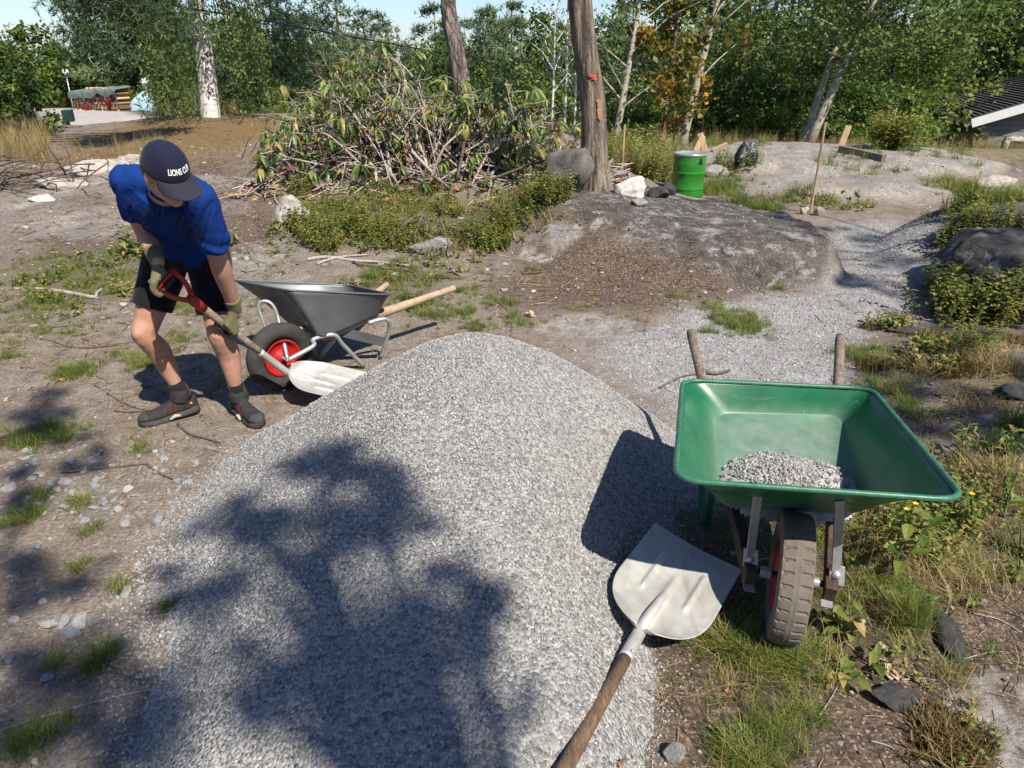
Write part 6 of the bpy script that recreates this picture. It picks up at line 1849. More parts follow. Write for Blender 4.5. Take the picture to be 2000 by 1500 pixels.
def patch_on(P_, R_, px, py, w, h, m_, nm, parent, ragged=.3, seed=1):
    d = ray(px, py); best = None
    r = np.random.default_rng(seed); 
    k = int(np.argmin([abs((1000 + p[0] / (p[1] * .9063 + (CAM_H - p[2]) * .4226) * F_PX) - px) * .3 + abs((750 - (p[1] * .4226 + (p[2] - CAM_H) * .9063) / (p[1] * .9063 + (CAM_H - p[2]) * .4226) * F_PX) - py) for p in P_]))
    c = P_[k]; R0 = R_[k]; tgt = at_y(px, py, c[1] - R0 * .8); ang0 = math.atan2(tgt[1] - c[1], tgt[0] - c[0])
    V = []; nu, nv = 9, 11
    for i in range(nv):
        f = i / (nv - 1) * 2 - 1
        wl = w * math.sqrt(max(0, 1 - f * f)) * (1 + ragged * r.normal())
        zc = tgt[2] + f * h / 2; kk = int(np.argmin(np.abs(P_[:, 2] - zc))); c2 = P_[kk]
        for j in range(nu):
            a = ang0 + (j / (nu - 1) - .5) * wl / R0
            rr = R_[kk] + .013
            V.append(np.array([c2[0] + rr * math.cos(a), c2[1] + rr * math.sin(a), zc]))
    F = [(i * nu + j, i * nu + j + 1, (i + 1) * nu + j + 1, (i + 1) * nu + j) for i in range(nv - 1) for j in range(nu - 1)]
    g = G(); g.add(V, F); g.build(nm, m_, parent)
patch_on(BP, BR_, 1152, 147, .035, .04, simple('worn_red_paint', (.28, .04, .03), (.40, .07, .05), 20, .8, .3), 'red_paint_mark', bt, .4, 5)
patch_on(BP, BR_, 1159, 153, .034, .065, simple('red_paint_mark', (.30, .035, .025), (.42, .06, .04), 20, .8, .3), 'red_paint_mark', bt, .4, 2)
patch_on(BP, BR_, 1169, 215, .05, .20, simple('bare_orange_wood', (.20, .11, .06), (.28, .17, .10), 20, .8, .3), 'stripped_bark_patch', bt, .2, 3)
big_trunk([(925, 260), (915, 220), (905, 180), (889, 90), (880, 50), (875, 0), (868, -100), (858, -260)], [.165, .15, .138, .125, .12, .115, .10, .07], 12.3, M_BARKG, 'leaning grey plated pine trunk rising behind the heap of branches', 'pine_tree', (0, 0, 1.4), (1.8, 1.6, 1.2), 12, 24, .014)
# birch on the mossy crest
bp_, BPp, _ = big_trunk([(410, 222), (408, 190), (404, 150), (396, 90), (386, 30), (378, -30), (368, -130), (360, -260)], [.17, .155, .148, .14, .13, .12, .09, .05], 13.2, M_BIRCH, 'white barked birch leaning left on the mossy crest', 'birch_tree', (0, 0, .6), (.4, .4, .4), 13, 20, .006, .6)
for ch in list(bp_.children):
    if ch.name.startswith(('crown', 'limb')): bpy.data.objects.remove(ch)
r = np.random.default_rng(5); cen = []; g = G()
for k in range(70):
    px = rng.choice([rng.uniform(255, 350), rng.uniform(300, 500), rng.uniform(420, 500)]); y0 = 13.2 + rng.normal(0, .8); py = rng.uniform(-120, 40); a = at_y(px, py, y0); L = rng.uniform(.6, 2.0) * (1.15 if px < 360 or px > 430 else .55)
    st = BPp[min(len(BPp) - 1, int(len(BPp) * rng.uniform(.55, .95)))]
    g.tube([st, (st + a) / 2 + np.array([0, 0, .25]), a], [.022, .014, .006], 4, False)
    g.tube([a, a + np.array([rng.normal(0, .06), rng.normal(0, .06), -L])], [.004, .002], 3, False)
    for q in np.arange(0, L, .09): cen.append(a + np.array([rng.normal(0, .05), rng.normal(0, .05), -q]))
g.build('limb', M_BARKD, bp_)
cen = np.array(cen); P2, ix = cluster_pts(cen, .085, 9500, r, 1.0); V, F = rhomb(P2, .058, .65, r, .2, 1.6)
crown_obj('crown', V - off(bp_), F, np.clip(np.repeat(.42 + .2 * r.normal(size=len(cen))[ix] + .1 * r.normal(size=len(P2)), 4), 0, 1), C_BIRCH, bp_)

# aspens, chestnut and others on the right, mid distance
tree_px('aspen', 1597, 15.2, -190, 2.0, .55, 'slim leaning aspen, further left of the two pale trunks behind the stake', seed=21, trunk_r=.085, lean=(1.0, .2), dens=.9, leaf=.085)
tree_px('aspen', 1613, 14.6, -190, 2.0, .55, 'slim leaning aspen, nearer of the two pale trunks behind the stake', seed=22, trunk_r=.095, lean=(1.25, .0), dens=.9, leaf=.085)
tree_px('aspen', 1352, 14.6, -150, 1.3, .50, 'pale half bare aspen with bare side branches behind the drum', seed=23, trunk_r=.095, lean=(.62, .2), dens=.05, leaf=.07)
tree_px('broad', 1312, 14.0, -120, 1.1, .22, 'chestnut sapling with orange and green leaves left of the half bare aspen', seed=24, trunk_r=.05, mat_=C_CHEST, leaf=.12, dens=1.0, bmat=M_BARKP, lean=(.1, 0))
tree_px('aspen', 1212, 13.4, -150, 1.5, .30, 'airy light green aspen just right of the thick trunk', seed=25, trunk_r=.07, lean=(.45, .2), dens=.42, leaf=.07)
for i, (px, tp, lb) in enumerate(((1083, -20, 'thin bare birch stem left of the thick trunk, leftmost of three'), (1108, -60, 'thin bare birch stem left of the thick trunk, middle of three'), (1128, 10, 'thin bare birch stem nearest the thick trunk'))):
    tree_px('birch', px, 13.8 + i * .4, tp, .5, .45, lb, seed=30 + i, trunk_r=.026, dens=.08, leaf=.05, bmat=M_BIRCH)
R_TREES = [
    ('broad', 1805, 25, -40, 2.6, .12, 'dense dark leafy tree left of the grey house', C_YELL, 41), ('broad', 1760, 22, -140, 2.8, .18, 'tall dark green tree behind the yellowing one', C_DARK, 42),
    ('broad', 1930, 31, -120, 3.6, .30, 'dark tree with branches hanging over the grey house', C_DARK, 43), ('broad', 2060, 30, -120, 3.6, .30, 'dark tree at the right edge above the house roof', C_DARK, 44),
    ('broad', 1700, 23, -260, 3.2, .22, 'tall leafy tree behind the two leaning aspens', C_BROAD, 45), ('pine', 1460, 22, -220, 2.6, .30, 'dark pine behind the half bare aspen', C_SPRUCE, 46),
    ('broad', 1540, 24, -120, 2.6, .15, 'dark leafy tree left of the leaning aspens', C_DARK, 47), ('broad', 1390, 20, -60, 2.0, .18, 'leafy tree behind the chestnut sapling', C_DARK, 48), ('pine', 1620, 27, -160, 2.6, .3, 'pine far behind the leaning aspens', C_PINE, 49)]
for k, px, y, tp, rd, lw, lb, cm, sd in R_TREES:
    tree_px(k, px, y, tp, rd, lw, lb, seed=sd, mat_=cm, dens=1.0)
R_SHRUBS = [(1430, 17, 120, 1.4, C_DARK, 'dark shrub behind the speckled stone'), (1510, 17.5, 105, 1.5, C_DARK, 'tall dark shrub between the half bare aspen and the leaning aspens'), (1560, 17.0, 160, 1.1, C_BROAD, 'green shrub left of the leaning aspen trunks'),
            (1680, 18, 170, 1.4, C_DARK, 'dark shrub right of the leaning aspen trunks'), (1745, 18, 190, 1.3, C_BROAD, 'green shrub behind the far thin stake'), (1790, 20, 185, 1.2, C_YELL, 'yellowish shrub left of the house gable'), (1480, 16.2, 215, .9, C_BROAD, 'low light green shrub behind the pale bedrock'),
            (1290, 16.5, 175, 1.0, C_DARK, 'dark shrub under the chestnut sapling'), (1230, 15.5, 215, .8, C_BROAD, 'light green bush behind the thin stake by the trunk'), (1625, 16.4, 240, .7, C_DARK, 'small dark bush at the foot of the leaning aspens'), (1395, 17.2, 190, .9, C_DARK, 'dark bush behind the stacked wood pieces')]
for i, (px, y, tp, rd, cm, lb) in enumerate(R_SHRUBS):
    tree_px('shrub', px, y, tp, rd, .05, lb, cat='shrub', seed=60 + i, mat_=cm, dens=1.2)
# left side
tree_px('shrub', 12, 12.6, 62, .85, .04, 'large dark green bush at the left edge above tall dry grass', cat='shrub', seed=80, mat_=C_DARK, dens=2.2, leaf=.075)
tree_px('shrub', -110, 12.2, 60, .95, .04, 'larger dark bush cut by the left edge of the photo', cat='shrub', seed=81, mat_=C_DARK, dens=2.0, leaf=.075)
L_TREES = [('broad', 20, 30, 95, 2.4, .1, 'light green tree behind the large left bush', C_BROAD, 90), ('spruce', 170, 34, 48, 2.4, .05, 'dark spruce behind the woodpile', C_SPRUCE, 91), ('pine', 235, 31, -40, 2.8, .1, 'pine just right of the woodpile spruce', C_PINE, 92), ('broad', 150, 31, 128, 1.6, .08, 'low leafy tree left of the woodpile', C_BROAD, 93),
           ('spruce', 275, 31, 50, 2.2, .08, 'spruce behind the globe lamp', C_SPRUCE, 94), ('pine', 370, 31, 20, 2.6, .08, 'pine behind the birch trunk', C_PINE, 95), ('broad', 318, 27.0, 165, .8, .05, 'leafy bush in front of the blue tarpaulin', C_BROAD, 96), ('spruce', 105, 40, 85, 2.2, .05, 'far dark spruce against the sky at the left', C_SPRUCE, 97)]
for k, px, y, tp, rd, lw, lb, cm, sd in L_TREES:
    tree_px(k, px, y, tp, rd, lw, lb, seed=sd, mat_=cm)
# the pines and mixed wood behind the heap of branches
M_TREES = [('pine', 465, 24, 60, 1.7, .08, 'pine with low branches right of the birch', C_PINE, 100), ('pine', 535, 22, -30, 1.8, .25, 'pine with a bare brown trunk right of the birch', C_PINE, 101), ('pine', 600, 26, 30, 2.4, .05, 'bushy pine behind the left of the branch heap', C_PINE, 102), ('pine', 660, 23, -60, 2.4, .06, 'tall bushy blue green pine above the branch heap', C_PINE, 103), ('pine', 710, 27, 20, 2.0, .05, 'pine at the left edge of the sky gap', C_PINE, 104),
           ('broad', 820, 30, 80, 2.4, .05, 'round leafy tree left of the grey pine trunk', C_BROAD, 105), ('pine', 850, 34, 10, 2.6, .08, 'pine left behind the grey plated trunk', C_PINE, 106), ('pine', 945, 30, 20, 2.6, .08, 'dense pine right of the grey plated trunk', C_PINE, 107), ('pine', 1000, 33, 5, 2.6, .08, 'tall pine in the middle against the sky', C_PINE, 108), ('birch', 1062, 28, 15, 1.8, .1, 'airy birch left of the thin bare stems', C_BIRCH, 109),
           ('pine', 1110, 32, 50, 2.2, .08, 'pine behind the thin bare stems', C_PINE, 110), ('broad', 900, 27, 130, 1.9, .05, 'low leafy tree behind the branch heap', C_DARK, 111), ('broad', 760, 28, 130, 1.9, .05, 'low dark tree under the sky gap', C_DARK, 112), ('pine', 1215, 28, 10, 2.4, .1, 'pine seen through the light green aspen', C_PINE, 113), ('broad', 1280, 30, -40, 2.8, .08, 'dark tree behind the chestnut sapling and the aspen', C_DARK, 114), ('broad', 1040, 25, 160, 1.5, .05, 'low bush tree behind the boulder', C_BROAD, 115),
           ('broad', 560, 21, 175, 1.1, .05, 'low green bush behind the mossy crest', C_BROAD, 116), ('spruce', 480, 36, 20, 2.2, .05, 'dark spruce behind the low branched pine', C_SPRUCE, 117)]
for k, px, y, tp, rd, lw, lb, cm, sd in M_TREES:
    tree_px(k, px, y, tp, rd, lw, lb, seed=sd, mat_=cm)
# the wood behind everything: copies standing far down the slope, nothing tells them apart
far_src = {k: None for k in 'abcd'}
SKY_P, SKY_Y = [-100, 0, 110, 200, 450, 480, 720, 745, 805, 860, 1000, 1100, 1400, 2100], [95, 95, 100, 70, 50, 45, 70, 105, 105, 70, 50, 40, 20, 0]
def far_tree(key, kind, cm, lab, px, y, tp):
    x = at_y(px, 60, y)[0]; z = hz(x, y); zt = at_y(px, tp, y)[2]
    if far_src[key] is None:
        t = make_tree(kind, x, y, z + 10, 3.0, .03, lab, group=lab.replace('one of the ', '') , seed=hash(key) % 7 + 120, mat_=cm, leaf=.26, dens=.8); far_src[key] = t; t['H'] = 10.0
        s = (zt - z) / 10; t.scale = (s, s, s)
    else:
        s = (zt - z) / 10; copy_tree(far_src[key], (x, y, z), rng.uniform(0, 6.28), (max(.7, s * .95), max(.7, s * .95), s))
fk = [('a', 'pine', C_PINE, 'one of the far pines standing in the wood down the slope'), ('b', 'broad', C_DARK, 'one of the far dark leafy trees in the wood down the slope'), ('c', 'broad', C_BROAD, 'one of the far light leafy trees in the wood down the slope'), ('d', 'spruce', C_SPRUCE, 'one of the far spruces standing in the wood down the slope')]
for i in range(64):
    px = -100 + i * 35 + rng.uniform(-14, 14); y = rng.uniform(38, 56)
    tp = float(np.interp(px, SKY_P, SKY_Y)) + rng.uniform(5, 45)
    k = fk[int(rng.choice(4, p=[.42, .22, .2, .16]))]
    far_tree(*k[:1], *k[1:], px, y, tp)
# unseen trees added behind and beside the viewpoint to cut the sky light
for i, (x_, y_, h_, k) in enumerate(((-15, -6, 9, 0), (-10, -12, 11, 1), (-4, -15, 11, 0), (2, -17, 12, 2), (9, -16, 11, 0), (15, -12, 11, 1), (18, -4, 10, 0), (-18, 3, 9, 1), (19, 4, 9, 2), (-7, -18, 12, 3), (13, -19, 12, 3), (-14, -15, 12, 2))):
    key = fk[k][0]; s = h_ / 10; copy_tree(far_src[key], (x_, y_, hz(x_, y_) - .1), i * 1.3, (s * 1.1, s * 1.1, s), 'one of the unseen trees added around the viewpoint to cut sky light')
for o in bpy.data.objects:
    if o.get('label') == 'one of the unseen trees added around the viewpoint to cut sky light': o['group'] = 'unseen trees added around the viewpoint to cut sky light'
n = 15000; xw = rng.uniform(-75, 90, n); yw = rng.uniform(58, 74, n); pw = 1000 + F_PX * xw / (yw * .9063 + 2.5); tw = np.interp(pw, SKY_P, SKY_Y) + 12 + 30 * fbm(xw, yw, .2, 3, 400)
elv = math.radians(25) - np.arctan((tw - 750) / -F_PX); zt_ = CAM_H - np.tan(elv) * yw; zg = height(xw, yw); zw = zg + rng.uniform(0, 1, n) ** .7 * np.maximum(zt_ - zg, 2)
V, F = rhomb(np.stack([xw, yw, zw], -1), .8, .7, rng, .4)
obj('distant_forest', mesh_data('distant_forest', V, F, C_DARK, False, {'tint': np.repeat(rng.random(n), 4)}), None, 'stuff')

# overhanging near pine, top left, with an orange branch
np_ = thing('pine_tree', (-9.6, 9.6, hz(-9.6, 9.6)), 'near pine whose branches hang into the top left corner', 'tree')
g = G(); B0 = np.array([-9.6, 9.6, hz(-9.6, 9.6)]); g.tube([B0, B0 + [0, .1, 4], B0 + [.2, 0, 9]], [.2, .16, .06], 12); g.build('trunk', M_BARKP, np_, True)
cen = []; g = G()
for (pa, pb, y0) in (((60, -150), (300, 50), 9.8), ((120, -120), (170, 20), 9.4), ((200, -130), (250, 30), 9.9), ((260, -100), (330, 70), 10.2)):
    a, b = at_y(*pa, y0), at_y(*pb, y0 + .3); g.tube([B0 + [.1, 0, 5.6], a, (a + b) / 2 + [0, 0, -.05], b], [.05, .035, .02, .006], 7, False, sub=3)
    for q in np.linspace(.15, 1, 9): cen.append(a + (b - a) * q + rng.normal(0, .10, 3))
g.build('limb', M_BARKP, np_, True)
cen = np.array(cen); P2, ix = cluster_pts(cen, .16, 1700, rng, .6); V, F = needles(P2, .10, .005, rng, 14)
crown_obj('crown', V - off(np_), F, np.clip(np.repeat(.4 + .2 * rng.normal(size=len(P2)), 42), 0, 1), C_PINE, np_)
# dark twigs hanging in at the top middle
nq = thing('pine_tree', (-1.9, 8.0, hz(-1.9, 8.0) - .1), 'x', 'tree') if False else None

# ================================================================== far things: house, wood stack, lamps, tarpaulins, mailbox, cable
E1 = at_y(1897, 243, 22.0); hu = nrm([3.3, -1.17, 0]); hv = nrm([1.17, 3.3, 0])
ho = thing('house', (E1[0], E1[1], E1[2] - 2.5), 'low grey clapboard house with dark tiled roof and white fascia', 'house')
W2, DP, RISE = 4.2, 7.0, 1.55
rdg = E1 + hu * W2 + np.array([0, 0, RISE]); E3 = E1 + hu * 2 * W2
M_CLAP = simple('grey_painted_boards', (.19, .18, .17), (.25, .24, .23), 6, .8, .1)
M_WHITEP = simple('white_painted_wood', (.66, .66, .65), (.74, .74, .73), 8, .6, .05)
M_ROOF = simple('dark_roof_tiles', (.035, .033, .033), (.07, .066, .064), 14, .8, .3)
M_GLASS = simple('dark_window_glass', (.02, .024, .026), (.03, .034, .036), 3, .08, 0, spec=.6)
ins = hu * .35; wl = hv * .35
V = [E1 + ins + wl + [0, 0, -2.6], E3 - ins + wl + [0, 0, -2.6], E3 - ins + wl + [0, 0, .05], rdg + wl + [0, 0, -.10], E1 + ins + wl + [0, 0, .05]]
bk = hv * (DP - .7); V += [np.asarray(v) + bk for v in V]
g = G(); g.add(V, [(0, 1, 2, 3, 4), (9, 8, 7, 6, 5), (0, 4, 9, 5), (1, 6, 7, 2), (4, 3, 8, 9), (3, 2, 7, 8)]); wall = g.build('wall', M_CLAP, ho)
g = G()
for k in range(26):
    z = E1[2] - 2.5 + k * .15; 
    h_ = (z - E1[2]); w0 = max(0, h_) / RISE * W2
    if w0 > W2 - .6: break
    a = E1 + ins + wl + hu * w0 - hv * .012; b = E3 - ins + wl - hu * w0 - hv * .012; a = a.copy(); b = b.copy(); a[2] = b[2] = z
    g.bar(a, b, .020, .13)
    if h_ < 0:
        a = E1 + ins + wl - hu * .012; b = a + bk; a = a.copy(); b = b.copy(); a[2] = b[2] = z; g.bar(a, b, .020, .13)
o = g.build('siding_board', M_CLAP, wall); o['kind'] = 'stuff'
rv = lambda p, d=0: np.asarray(p) + np.array([0, 0, d])
g = G(); e1, e3, rr_ = rv(E1, .10), rv(E3, .10), rv(rdg, .12)
V = [e1, rr_, rr_ + hv * DP, e1 + hv * DP, e3, e3 + hv * DP]; V += [rv(v, .10) for v in V]
g.add(V, [(0, 3, 2, 1), (1, 2, 5, 4), (6, 7, 8, 9), (7, 10, 11, 8), (0, 1, 7, 6), (1, 4, 10, 7), (3, 9, 8, 2), (2, 8, 11, 5), (0, 6, 9, 3), (4, 5, 11, 10)]); roof = g.build('roof', M_ROOF, ho)
g = G()
for k in range(34):
    f = (k + .5) / 34; a = e1 + (rr_ - e1) * f + [0, 0, .115]; g.bar(a + hv * .02, a + hv * (DP - .02), .09, .018, (0, 0, 1))
o = g.build('tile_course', M_ROOF, roof); o['kind'] = 'stuff'
for a, b in ((E1, rdg), (E3, rdg)):
    g = G(); a_, b_ = rv(a, .03) - hv * .02, rv(b, .03) - hv * .02; g.bar(a_, b_, .03, .24, (0, 0, 1)); g.build('fascia', M_WHITEP, ho)
g = G(); g.bar(E1 - hu * .03 + [0, 0, .02], E1 - hu * .03 + hv * DP + [0, 0, .02], .08, .10); g.build('gutter', M_WHITEP, ho)
wc = E1 + ins + wl + hu * 1.45 - hv * .05 + np.array([0, 0, -1.0])
fr = obj('window', None, ho)
for dx, dz, w_, h_ in ((0, .62, 1.5, .12), (0, -.62, 1.5, .12), (-.69, 0, .12, 1.36), (.69, 0, .12, 1.36)):
    g = G(); c = wc + hu * dx + np.array([0, 0, dz]); g.box(c, hu, hv, (0, 0, 1), w_ / 2, .03, h_ / 2); g.build('frame', M_WHITEP, fr)
g = G(); g.box(wc + hv * .02, hu, hv, (0, 0, 1), .64, .01, .58); g.build('pane', M_GLASS, fr)

# woodpile with its cover
wp0 = at_y(158, 212, 27.5); wp1 = at_y(246, 214, 26.2); wd = nrm(wp1 - wp0); wlen = np.linalg.norm(wp1 - wp0); wz = -.25
wp = thing('woodpile', (wp0[0], wp0[1], wz), 'stack of split firewood beside the drive under a grey-green cover', 'firewood')
M_LOGE = simple('cut_log_ends', (.30, .18, .10), (.55, .38, .22), 9, .9, .2); g = G(); wn_ = nrm(np.cross([0, 0, 1], wd)); wn_ = wn_ if wn_[1] < 0 else -wn_
M_LOG = fol('log_ends', [(0, (.16, .09, .05)), (.4, (.34, .21, .12)), (.75, (.50, .34, .20)), (1, (.58, .45, .31))], 0, .9, 0)
for i in range(24):
    for k in range(11):
        q = (i + .5 * (k % 2) + rng.normal(0, .08)) / 24 * wlen; hh = .045 + k * .078
        if hh > .50 + .26 * (fbm(np.array([q]), np.array([0.]), .9, 2, 8)[0]) + .14 * sst(0, wlen, q): continue
        c = np.array([wp0[0], wp0[1], wz]) + wd * q + [0, 0, hh]; rr = rng.uniform(.034, .046)
        g.tube([c - wn_ * .25, c + wn_ * (.20 + rng.uniform(-.03, .04))], rr, 6, True, a=rng.random())
o = g.build('logs', M_LOG, wp); o['kind'] = 'stuff'
M_TARP = simple('grey_green_cover', (.085, .12, .105), (.14, .18, .16), 5, .6, .3, 12, dist=.03)
V = []; nu, nv = 26, 9
for i in range(nu):
    for j in range(nv):
        q = i / (nu - 1); t = j / (nv - 1); 
        droop = .20 + .22 * math.exp(-((q - .32) / .05) ** 2) + .05 * math.sin(q * 17)
        zt = .70 + .14 * q - .10 * max(0, q - .8) * 5 * .3 + .03 * math.sin(q * 23)
        if t < .65: p = wd * (q * 1.06 - .03) * wlen + wn_ * (-.35 + .65 * t / .65) + [0, 0, zt - .06 * (t / .65)]
        else: p = wd * (q * 1.06 - .03) * wlen + wn_ * (.31 + .02 * math.sin(q * 40)) + [0, 0, zt - .06 - droop * (t - .65) / .35]
        V.append(np.array([wp0[0], wp0[1], wz]) + p)
F = [(i * nv + j, i * nv + j + 1, (i + 1) * nv + j + 1, (i + 1) * nv + j) for i in range(nu - 1) for j in range(nv - 1)]
g = G(); g.add(V, F); o = g.build('tarpaulin', M_TARP, None, True, o=wp0); tag(o, 'grey-green tarpaulin draped over the stack of firewood', 'tarpaulin')
for k, (q, hh) in enumerate(((.36, .12), (.86, .30))):
    c = np.array([wp0[0], wp0[1], wz]) + wd * q * wlen + wn_ * .36 + [0, 0, hh]
    g = G(); g.lathe([(.001, -.11), (.07, -.11), (.10, .11), (.104, .115), (.092, .11), (.065, -.09), (.001, -.09)], c if k else c - [0, 0, .0], (0, 0, 1), 16); o = g.build('bucket', M_RED, None, True, o=c)
    tag(o, ['red bucket standing in front of the woodpile', 'red bucket hung at the right end of the woodpile'][k], 'bucket')
    g = G(); g.tube([c + [math.cos(t) * .10, 0, .11 + math.sin(t) * .09] for t in np.linspace(0, np.pi, 9)], .005, 5); g.build('handle', M_STEEL, o)
# heaps under blue tarpaulins behind the birch
M_BLUET = simple('pale_blue_tarpaulin', (.20, .33, .36), (.32, .46, .50), 4, .5, .4, 9, dist=.05); M_TEAL = simple('teal_tarpaulin', (.025, .11, .11), (.05, .17, .165), 4, .5, .4, 9, dist=.05)
def tarp_heap(px0, px1, py_top, py_base, y, m_, label, seed):
    a, b = at_y(px0, py_base, y), at_y(px1, py_base, y); c = (a + b) / 2; w = (b[0] - a[0]) / 2; ht = at_y(px0, py_top, y)[2] - a[2]
    V = []; nu, nv = 28, 9
    for i in range(nv):
        f = i / (nv - 1)
        for j in range(nu):
            t = 2 * math.pi * j / nu; k = (1 - f ** 3) ** .6 if f < 1 else 0.02
            k *= 1 + .12 * math.sin(5 * t + seed) * (1 - f) + .06 * math.sin(11 * t)
            V.append([c[0] + w * k * math.copysign(abs(math.cos(t)) ** .6, math.cos(t)), c[1] + 1.1 * k * math.copysign(abs(math.sin(t)) ** .6, math.sin(t)), c[2] - .5 + (ht + .5) * f * (1 + .06 * math.sin(3 * t + seed))])
    F = [(i * nu + j, i * nu + (j + 1) % nu, (i + 1) * nu + (j + 1) % nu, (i + 1) * nu + j) for i in range(nv - 1) for j in range(nu)] + [tuple((nv - 1) * nu + j for j in range(nu))]
    g = G(); g.add(V, F); o = g.build('tarpaulin', m_, None, True, o=c); tag(o, label, 'tarpaulin')
tarp_heap(262, 372, 172, 214, 27.5, M_BLUET, 'pale blue tarpaulin over a heap behind the globe lamp', 1)
tarp_heap(385, 446, 168, 216, 24.5, M_TEAL, 'teal tarpaulin over a heap behind the white birch trunk', 2)
M_GLOBE = simple('clear_globe', (.55, .60, .62), (.62, .66, .68), 5, .08, 0, spec=.8)
def lamp(px0, py0, px1, py1, y, label):
    a, b = at_y(px0, py0, y), at_y(px1, py1, y); a[2] -= .5
    t = thing('lamp_post', a, label, 'lamp post'); d = nrm(b - a); k = (b[2] - a[2] - .5) / 1.75
    g = G(); g.tube([a, b - d * .28 * k], .035 * k, 10); g.build('pole', M_STEEL, t, True)
    g = G(); g.lathe([(.02, -.30 * k), (.075 * k, -.28 * k), (.08 * k, -.18 * k), (.03, -.16 * k)], b, d, 16); g.build('collar', M_STEEL, t, True)
    g = G(); g.sphere(b, .19 * k, n=20); g.build('globe', M_GLOBE, t, True)
    g = G(); g.lathe([(.001, .20 * k), (.10 * k, .165 * k), (.11 * k, .15 * k)], b, d, 16); g.build('cap', M_STEEL, t, True)
lamp(299, 236, 283, 160, 25.0, 'globe lamp on a slim leaning pole right of the woodpile')
lamp(141, 206, 128, 141, 29.0, 'globe lamp half hidden by the left bush, before the woodpile')
mb0 = at_y(134, 262, 15.2); mb = thing('mailbox', (mb0[0], mb0[1], hz(mb0[0], mb0[1])), 'dark green mailbox on a wooden post by the drive', 'mailbox')
c = at_y(133, 226, 15.2); g = G(); g.box(c, (1, .3, 0), (-.3, 1, 0), (0, 0, 1), .085, .12, .11); g.build('box', simple('dark_green_metal', (.012, .03, .026), (.02, .045, .04), 8, .4, 0), mb, bevel=.01)
g = G(); a = c + [-.10, .05, 0]; g.bar(np.array([a[0] + .05, a[1], hz(a[0], a[1]) - .1]), a + [0, 0, .05], .06, .06, (0, 1, 0)); g.build('post', M_WOODG, mb)
M_CABLE = simple('black_cable', (.01, .01, .01), (.015, .015, .015), 8, .5, 0)
q = [at_y(60, -95, 9.0), at_y(300, 0, 11.5), at_y(430, 26, 13.2), at_y(560, 48, 15.5), at_y(700, 74, 19), at_y(870, 103, 24), at_y(1040, 122, 31), at_y(1200, 136, 40)]
g = G(); g.tube(q, [.012, .014, .015, .016, .018, .02, .024, .028], 6, sub=6); o = g.build('overhead_cable', M_CABLE, None, True, o=q[0]); tag(o, 'black overhead cable sagging across the sky above the pines', 'cable')

# ================================================================== heap of cut rhododendron branches
hp_o = hit(800, 385)
bh = thing('branch_heap', (hp_o[0], hp_o[1], hp_o[2]), 'big heap of cut rhododendron branches with drooping leaves on the mound', 'branch heap')
HULL = np.array([(495, 300), (520, 235), (590, 185), (640, 120), (700, 95), (745, 68), (800, 150), (860, 175), (920, 175), (990, 215), (1040, 200), (1100, 240), (1140, 262), (1150, 300), (1120, 375), (1030, 375), (900, 365), (760, 385), (640, 375), (560, 345), (500, 330)], float)
def whorl(seed):
    r = np.random.default_rng(seed); g = G(); n = int(r.integers(6, 10))
    for k in range(n):
        a = k * 2 * np.pi / n + r.normal(0, .25); d = np.array([math.cos(a), math.sin(a), r.uniform(-.9, .05)])
        g.add(leaf_shape(np.array([0, 0, 0.]), d, np.array([0, 0, 1.0]), r.uniform(.10, .15), r.uniform(.030, .042), r.uniform(.35, 1.0), .12), LEAF_F, np.clip(r.normal(.45, .2), 0, 1))
    return g.mesh('leaf_cluster', M_RHODO)
WH = [whorl(500 + i) for i in range(7)]
def cluster_at(p, s):
    o = obj('leaf_cluster', WH[int(rng.integers(0, 7))], bh); o.location = Vector(p - off(bh)); o.scale = (s, s, s); o.rotation_euler = (rng.normal(0, .35), rng.normal(0, .35), rng.uniform(0, 6.28))
tips = []
k = 0
while k < 190:
    px, py = rng.uniform(490, 1150), rng.uniform(65, 385)
    sd = poly_sd(np.array([px]), np.array([py]), HULL)[0]
    if sd < 0 or (rng.random() > .35 + .65 * (sd < 70)): continue
    k += 1
    y0 = rng.uniform(7.4, 9.4) if py > 180 else rng.uniform(8.0, 9.2)
    tip = at_y(px, py, y0); gz_ = hz(tip[0], tip[1]); tip[2] = max(tip[2], gz_ + .08)
    rx = np.interp(px, [490, 700, 850, 1000, 1150], [700, 830, 860, 880, 960]) + rng.normal(0, 45)
    root = hit(rx, rng.uniform(270, 370)); root = np.array([root[0], np.clip(root[1], 7.3, 9.3), 0]); root[2] = hz(root[0], root[1]) + .03
    L = np.linalg.norm(tip - root)
    mid = root + (tip - root) * .5 + rng.normal(0, .09, 3) * L + np.array([0, 0, .10 * L])
    q3 = root + (tip - root) * .8 + rng.normal(0, .06, 3) * L + np.array([0, 0, .05 * L])
    for m__ in (mid, q3): m__[2] = max(m__[2], hz(m__[0], m__[1]) + .04)
    R0 = rng.uniform(.005, .013) if k % 9 else .019
    g = G(); g.tube([root, mid, q3, tip], [R0, R0 * .75, R0 * .5, .005], 6, sub=5); g.build('branch', M_PALET if rng.random() < .62 else M_TWIG, bh, True)
    tips.append(tip)
    for j in range(int(rng.integers(0, 3))):          # side twigs
        s0 = mid if rng.random() < .5 else q3; e = s0 + rng.normal(0, .16, 3) + np.array([0, 0, .10]); e[2] = max(e[2], hz(e[0], e[1]) + .05)
        g = G(); g.tube([s0, (s0 + e) / 2 + rng.normal(0, .02, 3), e], [.005, .004, .002], 5, sub=3); g.build('branch', M_PALET, bh, True); tips.append(e)
rng.shuffle(tips)
for t_ in tips[:295]: cluster_at(t_, rng.uniform(.8, 1.3))
